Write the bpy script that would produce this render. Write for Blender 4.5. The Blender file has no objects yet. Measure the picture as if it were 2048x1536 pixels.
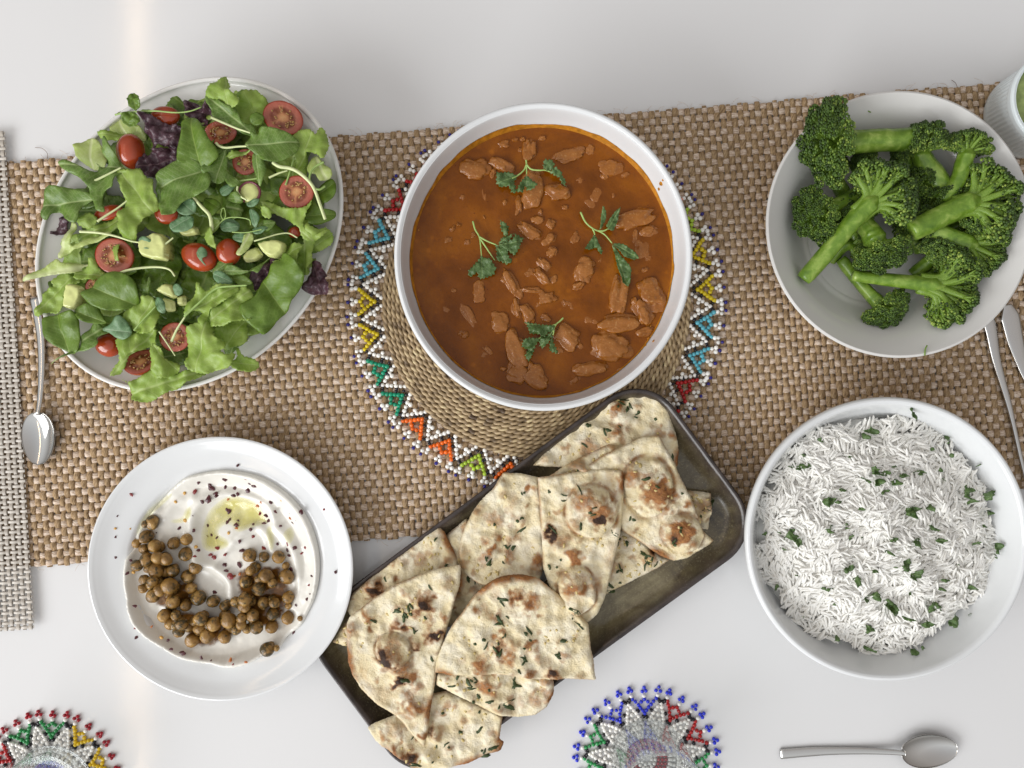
import bpy, math, random
import numpy as np
from mathutils.geometry import delaunay_2d_cdt
from mathutils import Vector
R = random.Random(7)
RS = np.random.RandomState(11)
SC = bpy.context.scene
COL = SC.collection
# ---------------------------------------------------------------- camera
H = 0.75                      # camera height over the table, metres
F = 1484.0                    # focal length in pixels of the 2048 px wide photograph
cam = bpy.data.cameras.new('camera')
cam.sensor_width = 36.0
cam.lens = 36.0 * F / 2048.0
cam.clip_start = 0.01
cam.clip_end = 50
camo = bpy.data.objects.new('camera', cam)
camo.location = (0, 0, H)
COL.objects.link(camo)
SC.camera = camo
# ---------------------------------------------------------------- light
SC.view_settings.view_transform = 'Standard'
SC.view_settings.look = 'None'
SC.view_settings.exposure = 0.2
SC.view_settings.gamma = 1.0
W = bpy.data.worlds.new('World')
SC.world = W
W.use_nodes = True
WT = W.node_tree
bg = WT.nodes['Background']
# the light of the room: pale ceiling, brighter towards the windows (lower left), darker and warmer towards the depth of the room
_tc = WT.nodes.new('ShaderNodeTexCoord'); _sx = WT.nodes.new('ShaderNodeSeparateXYZ'); WT.links.new(_tc.outputs['Generated'], _sx.inputs[0])
def _wramp(src, stops):
    r = WT.nodes.new('ShaderNodeValToRGB'); cr = r.color_ramp
    while len(cr.elements) < len(stops): cr.elements.new(0.5)
    for e, (p, c) in zip(cr.elements, stops): e.position = p; e.color = (*c, 1)
    WT.links.new(src, r.inputs[0]); return r.outputs[0]
def _wmath(op, a, b, c=None):
    m = WT.nodes.new('ShaderNodeMath'); m.operation = op
    for i, v in enumerate((a, b, c)):
        if v is None: continue
        if isinstance(v, bpy.types.NodeSocket): WT.links.new(v, m.inputs[i])
        else: m.inputs[i].default_value = v
    return m.outputs[0]
_el = _wramp(_sx.outputs['Z'], [(0.0, (.30, .285, .27)), (0.22, (.40, .385, .37)), (0.5, (.66, .65, .64)), (0.75, (.86, .86, .86)), (1.0, (.74, .74, .75))])
_sd = _wmath('MULTIPLY_ADD', _sx.outputs['X'], -0.33, _wmath('MULTIPLY_ADD', _sx.outputs['Y'], -0.36, 0.5))
_az = _wramp(_sd, [(0.0, (.42, .375, .345)), (0.35, (.76, .735, .725)), (0.62, (.97, .99, 1.01)), (1.0, (1.28, 1.30, 1.32))])
_mx = WT.nodes.new('ShaderNodeMix'); _mx.data_type = 'RGBA'; _mx.blend_type = 'MULTIPLY'; _mx.inputs[0].default_value = 1.0
WT.links.new(_el, _mx.inputs[6]); WT.links.new(_az, _mx.inputs[7]); WT.links.new(_mx.outputs[2], bg.inputs[0])
bg.inputs[1].default_value = 0.86
def area(name, loc, target, sx, sy, power, color):
    l = bpy.data.lights.new(name, 'AREA')
    l.shape = 'RECTANGLE'; l.size = sx; l.size_y = sy; l.energy = power; l.color = color
    o = bpy.data.objects.new(name, l)
    o.location = loc
    d = Vector(target) - Vector(loc)
    o.rotation_euler = d.to_track_quat('-Z', 'Y').to_euler()
    COL.objects.link(o)
    return o
area('window_light', (-3.0, -2.4, 1.95), (0, 0, 0), 3.6, 2.0, 150, (0.975, 0.985, 1.0))
area('ceiling_strip_light', (-1.34, 0.1, 1.9), (-1.34, 0.1, 0), 0.07, 3.0, 4.0, (1.0, 0.72, 0.45))
SC.cycles.max_bounces = 8
SC.cycles.transparent_max_bounces = 8
SC.cycles.transmission_bounces = 8
SC.cycles.caustics_reflective = False
SC.cycles.caustics_refractive = False
# ---------------------------------------------------------------- helpers
def P(px, py, z=0.0):
    """a point of the photograph (2048 x 1536) at height z -> metres"""
    return np.array([(px - 1024.0) / F * (H - z), (768.0 - py) / F * (H - z), z])
def PA(a, z):
    a = np.asarray(a, float)
    z = np.broadcast_to(np.asarray(z, float), (len(a),))
    k = (H - z) / F
    return np.c_[(a[:, 0] - 1024.0) * k, (768.0 - a[:, 1]) * k, z]
def PX(n, z=0.0):
    return n / F * (H - z)
def crop(pts, ox, oy, s):
    a = np.asarray(pts, float)
    return a * s + np.array([ox, oy])
def lin(h):
    h = h.lstrip('#')
    c = [int(h[i:i + 2], 16) / 255.0 for i in (0, 2, 4)]
    return tuple(x / 12.92 if x <= 0.04045 else ((x + 0.055) / 1.055) ** 2.4 for x in c) + (1.0,)

def _hash(ix, iy, iz, seed):
    n = (ix * 374761393 + iy * 668265263 + iz * 1440662683 + seed * 974711) & 0xffffffff
    n = ((n ^ (n >> 13)) * 1274126177) & 0xffffffff
    n = n ^ (n >> 16)
    return (n & 0xffff) / 32767.5 - 1.0
def vnoise(p, seed=0):
    p = np.asarray(p, float)
    i = np.floor(p).astype(np.int64); f = p - i
    f = f * f * f * (f * (f * 6 - 15) + 10)
    x, y, z = i[:, 0], i[:, 1], i[:, 2]
    r = 0
    for dx in (0, 1):
        wx = f[:, 0] if dx else 1 - f[:, 0]
        for dy in (0, 1):
            wy = f[:, 1] if dy else 1 - f[:, 1]
            for dz in (0, 1):
                wz = f[:, 2] if dz else 1 - f[:, 2]
                r = r + wx * wy * wz * _hash(x + dx, y + dy, z + dz, seed)
    return r
def fbm(p, seed=0, octv=3, gain=0.5):
    p = np.asarray(p, float)
    r = 0; a = 1.0
    for o in range(octv):
        r = r + a * vnoise(p * 2 ** o + 17.3 * o, seed + o)
        a *= gain
    return r
def v3(a, z=0.0):
    a = np.asarray(a, float)
    return np.c_[a[:, 0], a[:, 1], np.full(len(a), z)]

ORG = {}
def raw_mesh(name, V, faces, mats, smooth=True, attrs=None, midx=None):
    V = np.asarray(V, np.float32)
    flat = []; starts = []; n = 0
    tot = []
    for fa in faces:
        fa = np.asarray(fa, np.int32)
        if fa.size == 0: continue
        k = fa.shape[1]
        flat.append(fa.ravel()); tot.append(np.full(len(fa), k, np.int32))
    flat = np.concatenate(flat); tot = np.concatenate(tot)
    st = np.concatenate([[0], np.cumsum(tot)[:-1]]).astype(np.int32)
    me = bpy.data.meshes.new(name)
    me.vertices.add(len(V)); me.vertices.foreach_set('co', V.ravel())
    me.loops.add(len(flat)); me.loops.foreach_set('vertex_index', flat)
    me.polygons.add(len(tot)); me.polygons.foreach_set('loop_start', st)
    me.polygons.foreach_set('loop_total', tot)
    if not isinstance(mats, (list, tuple)): mats = [mats]
    for m in mats: me.materials.append(m)
    if midx is not None: me.polygons.foreach_set('material_index', np.asarray(midx, np.int32))
    me.update(calc_edges=True)
    me.polygons.foreach_set('use_smooth', np.full(len(tot), bool(smooth)))
    if attrs:
        for k, a in attrs.items():
            at = me.attributes.new(k, 'FLOAT', 'POINT')
            at.data.foreach_set('value', np.asarray(a, np.float32))
    return me
def tag(o, label, cat, group=None, kind=None):
    if label: o['label'] = label
    if cat: o['category'] = cat
    if group: o['group'] = group
    if kind: o['kind'] = kind
    return o
def thing(name, label, cat, loc, group=None):
    o = bpy.data.objects.new(name, None)
    o.empty_display_size = 0.01
    o.location = tuple(loc); COL.objects.link(o)
    ORG[o.name] = np.asarray(loc, float)
    return tag(o, label, cat, group)
def part(name, me, parent, label=None, kind=None):
    """me: mesh already in the frame of the thing"""
    o = bpy.data.objects.new(name, me); COL.objects.link(o); o.parent = parent
    ORG[o.name] = ORG[parent.name]
    if label: o['label'] = label
    if kind: o['kind'] = kind
    return o
def wpart(name, V, faces, mats, parent, label=None, kind=None, **k):
    """a part given in world metres"""
    me = raw_mesh(name, np.asarray(V) - ORG[parent.name], faces, mats, **k)
    return part(name, me, parent, label, kind)
def single(name, V, faces, mats, label, cat, group=None, kind=None, loc=None, **k):
    V = np.asarray(V, float)
    if loc is None:
        loc = np.array([V[:, 0].mean(), V[:, 1].mean(), V[:, 2].min()])
    me = raw_mesh(name, V - loc, faces, mats, **k)
    o = bpy.data.objects.new(name, me); o.location = tuple(loc); COL.objects.link(o)
    ORG[o.name] = np.asarray(loc, float)
    return tag(o, label, cat, group, kind)

def grid_faces(nu, nv, wrap_u=False, wrap_v=False, flip=False):
    """vertex index = u * nv + v"""
    u = np.arange(nu if wrap_u else nu - 1); v = np.arange(nv if wrap_v else nv - 1)
    uu, vv = np.meshgrid(u, v, indexing='ij'); uu = uu.ravel(); vv = vv.ravel()
    a = uu * nv + vv; b = ((uu + 1) % nu) * nv + vv
    c = ((uu + 1) % nu) * nv + (vv + 1) % nv; d = uu * nv + (vv + 1) % nv
    f = np.c_[a, b, c, d]
    return f[:, ::-1] if flip else f
def spline(pts, n, closed=False):
    p = np.asarray(pts, float)
    if closed: q = np.vstack([p[-1:], p, p[:2]])
    else: q = np.vstack([2 * p[0] - p[1], p, 2 * p[-1] - p[-2]])
    m = len(q) - 3
    t = np.linspace(0, m, n, endpoint=not closed); t = np.minimum(t, m - 1e-6)
    i = t.astype(int); f = (t - i)[:, None]
    a, b, c, d = q[i], q[i + 1], q[i + 2], q[i + 3]
    return 0.5 * (2 * b + (c - a) * f + (2 * a - 5 * b + 4 * c - d) * f ** 2 + (3 * b - a - 3 * c + d) * f ** 3)
def tube(path, rad, seg=8, flat=1.0):
    p = np.asarray(path, float); n = len(p)
    rad = np.broadcast_to(np.asarray(rad, float), (n,))
    t = np.gradient(p, axis=0); t /= np.linalg.norm(t, axis=1)[:, None] + 1e-12
    up = np.array([0, 0, 1.0])
    s = np.cross(t, up); ln = np.linalg.norm(s, axis=1)
    s[ln < 1e-4] = (1, 0, 0); s /= np.linalg.norm(s, axis=1)[:, None]
    w = np.cross(s, t)
    a = np.linspace(0, 2 * math.pi, seg, endpoint=False)
    V = p[:, None, :] + rad[:, None, None] * (np.cos(a)[None, :, None] * s[:, None, :] + flat * np.sin(a)[None, :, None] * w[:, None, :])
    V = V.reshape(-1, 3)
    V = np.vstack([V, p[0], p[-1]])
    fq = grid_faces(n, seg, wrap_v=True)
    k = np.arange(seg); k2 = (k + 1) % seg
    c0 = np.c_[np.full(seg, n * seg), k, k2]
    c1 = np.c_[np.full(seg, n * seg + 1), (n - 1) * seg + k2, (n - 1) * seg + k]
    return V, [fq, np.vstack([c0, c1])]
def join(chunks):
    """[(V, [faces..])] -> V, [quads, tris], per-chunk vertex counts"""
    Vs = []; q = []; t = []; off = 0; cnt = []
    for V, fs in chunks:
        Vs.append(V); cnt.append(len(V))
        for f in fs:
            f = np.asarray(f)
            if f.size == 0: continue
            (q if f.shape[1] == 4 else t).append(f + off)
        off += len(V)
    out = []
    if q: out.append(np.vstack(q))
    if t: out.append(np.vstack(t))
    return np.vstack(Vs), out, np.array(cnt)
def lathe(prof, seg, sx=1.0, sy=1.0, rot=0.0, mod=None):
    """closed or open profile of (r, z); axis points first/last may have r = 0"""
    p = np.asarray(prof, float); n = len(p)
    a = np.linspace(0, 2 * math.pi, seg, endpoint=False)
    r = p[:, 0][:, None] * np.ones(seg)[None, :]
    if mod is not None: r = mod(r, p[:, 1][:, None], a[None, :])
    x = r * np.cos(a) * sx; y = r * np.sin(a) * sy
    c, s = math.cos(rot), math.sin(rot)
    V = np.stack([x * c - y * s, x * s + y * c, np.repeat(p[:, 1][:, None], seg, 1)], -1).reshape(-1, 3)
    return V, [grid_faces(n, seg, wrap_v=True, flip=True)]
def bowl_profile(outer, inner, no=40, ni=40):
    """outer: foot centre -> rim, inner: rim -> centre"""
    o = spline(outer, no); i = spline(inner, ni)
    return np.vstack([o, i[1:]])
import bmesh
_ICO = {}
def ico(sub):
    if sub not in _ICO:
        bm = bmesh.new(); bmesh.ops.create_icosphere(bm, subdivisions=sub, radius=1.0)
        bm.verts.ensure_lookup_table()
        _ICO[sub] = (np.array([v.co[:] for v in bm.verts]), np.array([[v.index for v in f.verts] for f in bm.faces]))
        bm.free()
    return _ICO[sub]
def spheres(C, r, sub=1):
    V0, F0 = ico(sub); C = np.asarray(C, float); n = len(C)
    r = np.asarray(r, float)
    if r.ndim == 0: r = np.full(n, r)
    if r.ndim == 1: r = r[:, None] * np.ones(3)
    V = (C[:, None, :] + r[:, None, :] * V0[None]).reshape(-1, 3)
    Fa = (F0[None] + (np.arange(n) * len(V0))[:, None, None]).reshape(-1, 3)
    return V, [Fa]
def rotz(a):
    c, s = math.cos(a), math.sin(a)
    return np.array([[c, -s, 0], [s, c, 0], [0, 0, 1.0]])

# ---- filled outlines
def resample(poly, d, smooth=1, jag=0.0, jagw=8.0, seed=0):
    p = np.asarray(poly, float); q = np.vstack([p, p[:1]])
    L = np.r_[0, np.cumsum(np.linalg.norm(np.diff(q, axis=0), axis=1))]
    n = max(10, int(L[-1] / d))
    t = np.linspace(0, L[-1], n, endpoint=False)
    b = np.c_[np.interp(t, L, q[:, 0]), np.interp(t, L, q[:, 1])]
    for _ in range(smooth):
        b = 0.5 * b + 0.25 * (np.roll(b, 1, 0) + np.roll(b, -1, 0))
    if jag:
        tg = np.roll(b, -1, 0) - np.roll(b, 1, 0)
        nn = np.c_[tg[:, 1], -tg[:, 0]]; nn /= np.linalg.norm(nn, axis=1)[:, None] + 1e-9
        ph = t / jagw
        w = 0.6 * (np.abs((ph % 1.0) - 0.5) * 4 - 1) + 0.8 * vnoise(np.c_[t / jagw * 0.6, t * 0 + 3, t * 0], seed)
        b = b + nn * (w * jag)[:, None]
    return b
def inside(pts, poly):
    x, y = pts[:, 0][:, None], pts[:, 1][:, None]
    a = poly; b = np.roll(poly, -1, 0)
    c = ((a[:, 1] > y) != (b[:, 1] > y)) & (x < (b[:, 0] - a[:, 0]) * (y - a[:, 1]) / (b[:, 1] - a[:, 1] + 1e-12) + a[:, 0])
    return c.sum(1) % 2 == 1
def edist(pts, poly):
    a = poly; ab = np.roll(poly, -1, 0) - a
    out = np.empty(len(pts))
    for s in range(0, len(pts), 2000):
        q = pts[s:s + 2000]
        ap = q[:, None, :] - a[None]
        t = np.clip((ap * ab).sum(-1) / ((ab * ab).sum(-1) + 1e-9), 0, 1)
        out[s:s + 2000] = np.sqrt(((ap - t[..., None] * ab) ** 2).sum(-1).min(1))
    return out
def fill(b, d, seed=0):
    rs = np.random.RandomState(seed)
    lo = b.min(0); hi = b.max(0)
    gx = np.arange(lo[0], hi[0], d); gy = np.arange(lo[1], hi[1], d * 0.87)
    X, Y = np.meshgrid(gx, gy); X = X + (np.arange(len(gy)) % 2)[:, None] * d / 2
    g = np.c_[X.ravel(), Y.ravel()] + rs.uniform(-.12, .12, (X.size, 2)) * d
    g = g[inside(g, b)]
    if len(g): g = g[edist(g, b) > 0.6 * d]
    allp = np.vstack([b, g]) if len(g) else b
    nb = len(b)
    res = delaunay_2d_cdt([Vector(p) for p in allp.tolist()], [(i, (i + 1) % nb) for i in range(nb)], [], 1, 1e-5, False)
    V = np.array([v[:] for v in res[0]]); T = np.array([f for f in res[2] if len(f) == 3])
    T = T[inside(V[T].mean(1), b)]
    return V, T
def solid(poly, d, ztop, zbot, zref, smooth=1, jag=0.0, jagw=8.0, seed=0):
    """solid slab over an outline given in photo pixels; ztop/zbot(xy, edge distance) -> metres.
    returns world V, faces, px, edge distance (for all vertices)"""
    b = resample(poly, d, smooth, jag, jagw, seed)
    V2, T = fill(b, d, seed)
    ed = edist(V2, b)
    zt = ztop(V2, ed); zb = zbot(V2, ed)
    k = (H - zref) / F
    xy = np.c_[(V2[:, 0] - 1024) * k, (768 - V2[:, 1]) * k]
    a, bb, c = xy[T[:, 0]], xy[T[:, 1]], xy[T[:, 2]]
    ar = (bb[:, 0] - a[:, 0]) * (c[:, 1] - a[:, 1]) - (bb[:, 1] - a[:, 1]) * (c[:, 0] - a[:, 0])
    T = np.where((ar < 0)[:, None], T[:, ::-1], T)
    n = len(V2)
    E = np.vstack([T[:, [0, 1]], T[:, [1, 2]], T[:, [2, 0]]])
    key = np.sort(E, 1); kk = key[:, 0].astype(np.int64) * n + key[:, 1]
    u, inv, ct = np.unique(kk, return_inverse=True, return_counts=True)
    be = E[ct[inv] == 1]
    V = np.vstack([np.c_[xy, zt], np.c_[xy, zb]])
    walls = np.c_[be[:, 1], be[:, 0], be[:, 0] + n, be[:, 1] + n]
    return V, [T, T[:, ::-1] + n, walls], np.vstack([V2, V2]), np.r_[ed, ed]

# ---------------------------------------------------------------- materials
class M:
    def __init__(s, name):
        s.m = bpy.data.materials.new(name); s.m.use_nodes = True
        s.t = s.m.node_tree; s.t.nodes.clear()
        s.out = s.t.nodes.new('ShaderNodeOutputMaterial')
    def n(s, typ, ins=None, **kw):
        nd = s.t.nodes.new(typ)
        for k, v in kw.items(): setattr(nd, k, v)
        for k, v in (ins or {}).items(): s.set(nd, k, v)
        return nd
    def set(s, nd, k, v):
        i = nd.inputs[k]
        if isinstance(v, bpy.types.NodeSocket): s.t.links.new(v, i)
        else: i.default_value = v
    def obj(s): return s.n('ShaderNodeTexCoord').outputs['Object']
    def attr(s, name): return s.n('ShaderNodeAttribute', attribute_name=name).outputs['Fac']
    def rnd(s): return s.n('ShaderNodeObjectInfo').outputs['Random']
    def noise(s, vec, scale, detail=3, rough=0.55, dist=0.0):
        return s.n('ShaderNodeTexNoise', {'Vector': vec, 'Scale': scale, 'Detail': detail, 'Roughness': rough, 'Distortion': dist}).outputs['Fac']
    def mapping(s, vec, scale=(1, 1, 1), rot=(0, 0, 0), loc=(0, 0, 0)):
        return s.n('ShaderNodeMapping', {'Vector': vec, 'Scale': scale, 'Rotation': rot, 'Location': loc}).outputs[0]
    def ramp(s, fac, stops, interp='LINEAR'):
        nd = s.n('ShaderNodeValToRGB', {'Fac': fac}); cr = nd.color_ramp; cr.interpolation = interp
        while len(cr.elements) < len(stops): cr.elements.new(0.5)
        for e, (p, c) in zip(cr.elements, stops):
            e.position = p; e.color = c if isinstance(c, tuple) else (c, c, c, 1)
        return nd.outputs['Color']
    def mix(s, fac, a, b, blend='MIX'):
        nd = s.n('ShaderNodeMix', data_type='RGBA', blend_type=blend)
        s.set(nd, 0, fac); s.set(nd, 6, a); s.set(nd, 7, b)
        return nd.outputs[2]
    def math(s, op, a, b=0.0, c=None, clamp=False):
        nd = s.n('ShaderNodeMath', operation=op, use_clamp=clamp)
        s.set(nd, 0, a); s.set(nd, 1, b)
        if c is not None: s.set(nd, 2, c)
        return nd.outputs[0]
    def bump(s, h, strength=0.5, dist=0.001):
        return s.n('ShaderNodeBump', {'Height': h, 'Strength': strength, 'Distance': dist}).outputs[0]
    def princ(s, **ins):
        nd = s.n('ShaderNodeBsdfPrincipled')
        for k, v in ins.items(): s.set(nd, k.replace('_', ' '), v)
        return nd
    def done(s, shader):
        s.t.links.new(shader.outputs[0] if not isinstance(shader, bpy.types.NodeSocket) else shader, s.out.inputs[0])
        return s.m

def m_plain(name, c, rough=0.4, var=0.12, scale=150, coat=0.0, bump=0.0, bscale=400, sss=0.0, spec=0.5):
    m = M(name); o = m.obj()
    n = m.noise(o, scale, 4)
    a = tuple(x * (1 - var) for x in c[:3]) + (1,); b = tuple(min(1, x * (1 + var)) for x in c[:3]) + (1,)
    k = dict(Base_Color=m.ramp(n, [(0.3, a), (0.7, b)]), Roughness=rough, Coat_Weight=coat, Coat_Roughness=0.08)
    k['Specular_IOR_Level'] = spec
    p = m.princ(**{kk: v for kk, v in k.items() if kk != 'Specular_IOR_Level'})
    p.inputs['Specular IOR Level'].default_value = spec
    if sss:
        p.inputs['Subsurface Weight'].default_value = sss
        p.inputs['Subsurface Radius'].default_value = (0.004, 0.0025, 0.0015)
        p.inputs['Subsurface Scale'].default_value = 1.0
    if bump: m.set(p, 'Normal', m.bump(m.noise(o, bscale, 4), bump, 0.0006))
    return m.done(p)

def ceramic(name, c, rough=0.1, speck=0.0):
    m = M(name); o = m.obj()
    n = m.noise(o, 18, 3)
    a = tuple(x * 0.965 for x in c[:3]) + (1,)
    p = m.princ(Base_Color=m.ramp(n, [(0.3, a), (0.7, c)]), Roughness=m.ramp(m.noise(o, 30, 4), [(0.3, rough), (0.75, rough + 0.07)]))
    m.set(p, 'Normal', m.bump(m.noise(o, 40, 2), 0.06, 0.001))
    return m.done(p)
MT_WHITE = ceramic('white_glaze', (0.725, 0.74, 0.745, 1))
MT_CREAM = ceramic('warm_white_glaze', (0.77, 0.76, 0.73, 1))
MT_WHITE_DIM = ceramic('dimmed_white_glaze', (0.66, 0.65, 0.625, 1))  # white glaze with the dim, warm reflected light put into its colour
MT_RAM = ceramic('ramekin_glaze', (0.68, 0.735, 0.745, 1))

def m_table():
    m = M('white_table_laminate'); o = m.obj()
    n = m.noise(o, 2.2, 3)
    p = m.princ(Base_Color=m.ramp(n, [(0.3, (0.705, 0.705, 0.705, 1)), (0.7, (0.735, 0.735, 0.735, 1))]),
                Roughness=m.ramp(m.noise(o, 14, 5), [(0.3, 0.07), (0.7, 0.12)]))
    m.set(p, 'Normal', m.bump(m.noise(o, 900, 2), 0.03, 0.0004))
    return m.done(p)
MT_TABLE = m_table()

def m_jute(name, dark, mid, light, ang, stretch, bump=0.9):
    m = M(name); o = m.obj()
    r = m.rnd()
    off = m.n('ShaderNodeCombineXYZ', {'X': m.math('MULTIPLY', r, 9.0), 'Y': m.math('MULTIPLY', r, 5.0)}).outputs[0]
    v = m.n('ShaderNodeVectorMath', {0: o, 1: off}, operation='ADD').outputs[0]
    vv = m.mapping(m.mapping(v, rot=(0, 0, ang)), scale=stretch)
    f = m.noise(vv, 1.0, 4, 0.6)
    big = m.noise(v, 120, 2)
    c = m.ramp(f, [(0.32, dark), (0.47, mid), (0.66, light)])
    c = m.mix(m.ramp(big, [(0.35, 0.0), (0.7, 0.35)]), c, mid)
    hs = m.n('ShaderNodeHueSaturation', {'Value': m.math('MULTIPLY_ADD', m.noise(v, 60, 2), 0.7, 0.7), 'Color': c}).outputs[0]
    p = m.princ(Base_Color=hs, Roughness=0.85)
    p.inputs['Specular IOR Level'].default_value = 0.15
    m.set(p, 'Normal', m.bump(f, bump, 0.0012))
    return m.done(p)
MT_WARP = m_jute('brown_jute_yarn', lin('#6b5740'), lin('#9b8161'), lin('#c2a987'), 0.4, (900, 170, 500))
MT_WEFT = m_jute('pale_jute_yarn', lin('#937c67'), lin('#cab49f'), lin('#efe3d5'), 0.2, (190, 950, 500))

def m_placemat(name, c1, c2):
    m = M(name); o = m.obj(); r = m.rnd()
    c = m.mix(r, c1, c2)
    c = m.mix(m.ramp(m.noise(o, 300, 3), [(0.35, 0.0), (0.7, 0.35)]), c, (0.42, 0.38, 0.33, 1))
    p = m.princ(Base_Color=c, Roughness=0.45)
    return m.done(p)
MT_PM1 = m_placemat('grey_vinyl_strip', lin('#a59d92'), lin('#b8b0a5'))
MT_PM2 = m_placemat('light_vinyl_strip', lin('#c2bbb0'), lin('#d5cfc6'))

def m_grass():
    m = M('seagrass_cord'); o = m.obj()
    a = m.attr('seg')
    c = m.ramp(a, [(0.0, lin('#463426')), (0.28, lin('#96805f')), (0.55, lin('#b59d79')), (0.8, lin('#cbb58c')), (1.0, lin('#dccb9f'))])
    n = m.noise(m.mapping(o, scale=(1, 1, 1)), 900, 3)
    c = m.mix(m.ramp(n, [(0.35, 0.0), (0.75, 0.4)]), c, lin('#7d6649'))
    p = m.princ(Base_Color=c, Roughness=0.5)
    m.set(p, 'Normal', m.bump(n, 0.35, 0.0006))
    return m.done(p)
MT_GRASS = m_grass()
def m_bead(name, c, rough=0.22):
    m = M(name)
    r = m.attr('rv')
    hs = m.n('ShaderNodeHueSaturation', {'Value': m.math('MULTIPLY_ADD', r, 0.3, 0.85), 'Color': c}).outputs[0]
    return m.done(m.princ(Base_Color=hs, Roughness=rough))
BEADC = {}
for k, h in dict(white='#f4f2ec', black='#17141a', blue='#26207c', yellow='#d8c01c', turquoise='#5fb0c0', green='#12916c', orange='#ea6a16',
                 lime='#a9c63a', red='#b01d20', royal='#2a37c8', mossgreen='#2f9150', crimson='#a01526', gold='#dcb91a').items():
    BEADC[k] = m_bead(k + '_bead_glass', lin(h))
def m_steel(name):
    m = M(name); o = m.obj()
    p = m.princ(Base_Color=(0.58, 0.57, 0.55, 1), Metallic=1.0, Roughness=m.ramp(m.noise(o, 60, 4), [(0.3, 0.07), (0.7, 0.15)]))
    m.set(p, 'Normal', m.bump(m.noise(m.mapping(o, scale=(1, 14, 1)), 200, 2), 0.015, 0.0005))
    return m.done(p)
MT_STEEL = m_steel('polished_steel')
def m_glass():
    m = M('clear_glass')
    t = m.n('ShaderNodeBsdfTransparent', {'Color': m.mix(m.n('ShaderNodeLayerWeight', {'Blend': 0.35}).outputs['Facing'], (0.985, 0.99, 0.99, 1), (0.80, 0.83, 0.83, 1))})
    g = m.n('ShaderNodeBsdfGlossy', {'Color': (1, 1, 1, 1), 'Roughness': 0.03})
    x = m.n('ShaderNodeMixShader'); m.set(x, 0, m.math('MULTIPLY_ADD', m.math('POWER', m.n('ShaderNodeLayerWeight', {'Blend': 0.5}).outputs['Facing'], 3.0), 0.8, 0.05))
    m.t.links.new(t.outputs[0], x.inputs[1]); m.t.links.new(g.outputs[0], x.inputs[2])
    return m.done(x)
MT_GLASS = m_glass()
def m_tray():
    m = M('dark_reactive_glaze'); o = m.obj()
    e = m.attr('edge')
    n = m.noise(o, 26, 6, 0.62, 0.6)
    st = m.noise(m.mapping(m.mapping(o, rot=(0, 0, math.radians(-36))), scale=(12, 150, 20)), 1.0, 5, 0.6)
    c = m.ramp(n, [(0.3, lin('#3c352b')), (0.5, lin('#6a6046')), (0.68, lin('#8b8264'))])
    c = m.mix(m.ramp(st, [(0.4, 0.0), (0.7, 0.6)]), c, lin('#4b4032'))
    c = m.mix(m.ramp(m.noise(o, 600, 3), [(0.55, 0.0), (0.75, 0.5)]), c, lin('#a39a78'))
    rim = m.ramp(m.noise(o, 60, 4), [(0.3, lin('#211b19')), (0.7, lin('#473d39'))])
    c = m.mix(e, c, rim)
    p = m.princ(Base_Color=c, Roughness=m.ramp(m.noise(o, 90, 3), [(0.3, 0.16), (0.7, 0.3)]))
    m.set(p, 'Normal', m.bump(m.noise(o, 120, 4), 0.15, 0.001))
    return m.done(p)
MT_TRAY = m_tray()
def m_naan():
    m = M('baked_flatbread'); o = m.obj()
    b = m.attr('brown'); ch = m.attr('char')
    n1 = m.noise(o, 70, 5, 0.6); n2 = m.noise(o, 260, 5, 0.65); n3 = m.noise(o, 900, 3)
    base = m.ramp(n1, [(0.22, lin('#d6c192')), (0.44, lin('#e5d6ae')), (0.64, lin('#efe6cd'))])
    base = m.mix(m.ramp(n2, [(0.56, 0.0), (0.76, 0.35)]), base, lin('#d2b076'))
    base = m.mix(m.ramp(n3, [(0.55, 0.0), (0.75, 0.3)]), base, lin('#f3ead2'))
    bb = m.math('MULTIPLY', b, m.math('MULTIPLY_ADD', n2, 1.5, 0.2), clamp=True)
    toasted = m.ramp(n2, [(0.3, lin('#6d3f1f')), (0.52, lin('#9a6230')), (0.78, lin('#c49258'))])
    c = m.mix(m.ramp(bb, [(0.04, 0.0), (0.26, 0.5), (0.6, 0.97)]), base, toasted)
    cc = m.math('ADD', ch, m.math('MULTIPLY_ADD', n2, 1.2, -0.75))
    c = m.mix(m.ramp(m.math('MULTIPLY', cc, m.math('GREATER_THAN', ch, 0.02)), [(0.08, 0.0), (0.42, 0.95)]), c, lin('#2a1912'))
    p = m.princ(Base_Color=c, Roughness=m.ramp(n1, [(0.35, 0.42), (0.6, 0.7)]))
    p.inputs['Specular IOR Level'].default_value = 0.35
    h = m.math('ADD', m.math('MULTIPLY', n1, 1.2), m.math('MULTIPLY', n2, 0.8))
    m.set(p, 'Normal', m.bump(m.math('ADD', h, m.math('MULTIPLY', n3, 0.3)), 0.7, 0.0035))
    return m.done(p)
MT_NAAN = m_naan()
MT_HERB = m_plain('wilted_herb', lin('#36451d'), 0.5, 0.5, 900)
MT_GARLIC = m_plain('garlic_bit', lin('#cdb87c'), 0.22, 0.15, 300)
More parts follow.
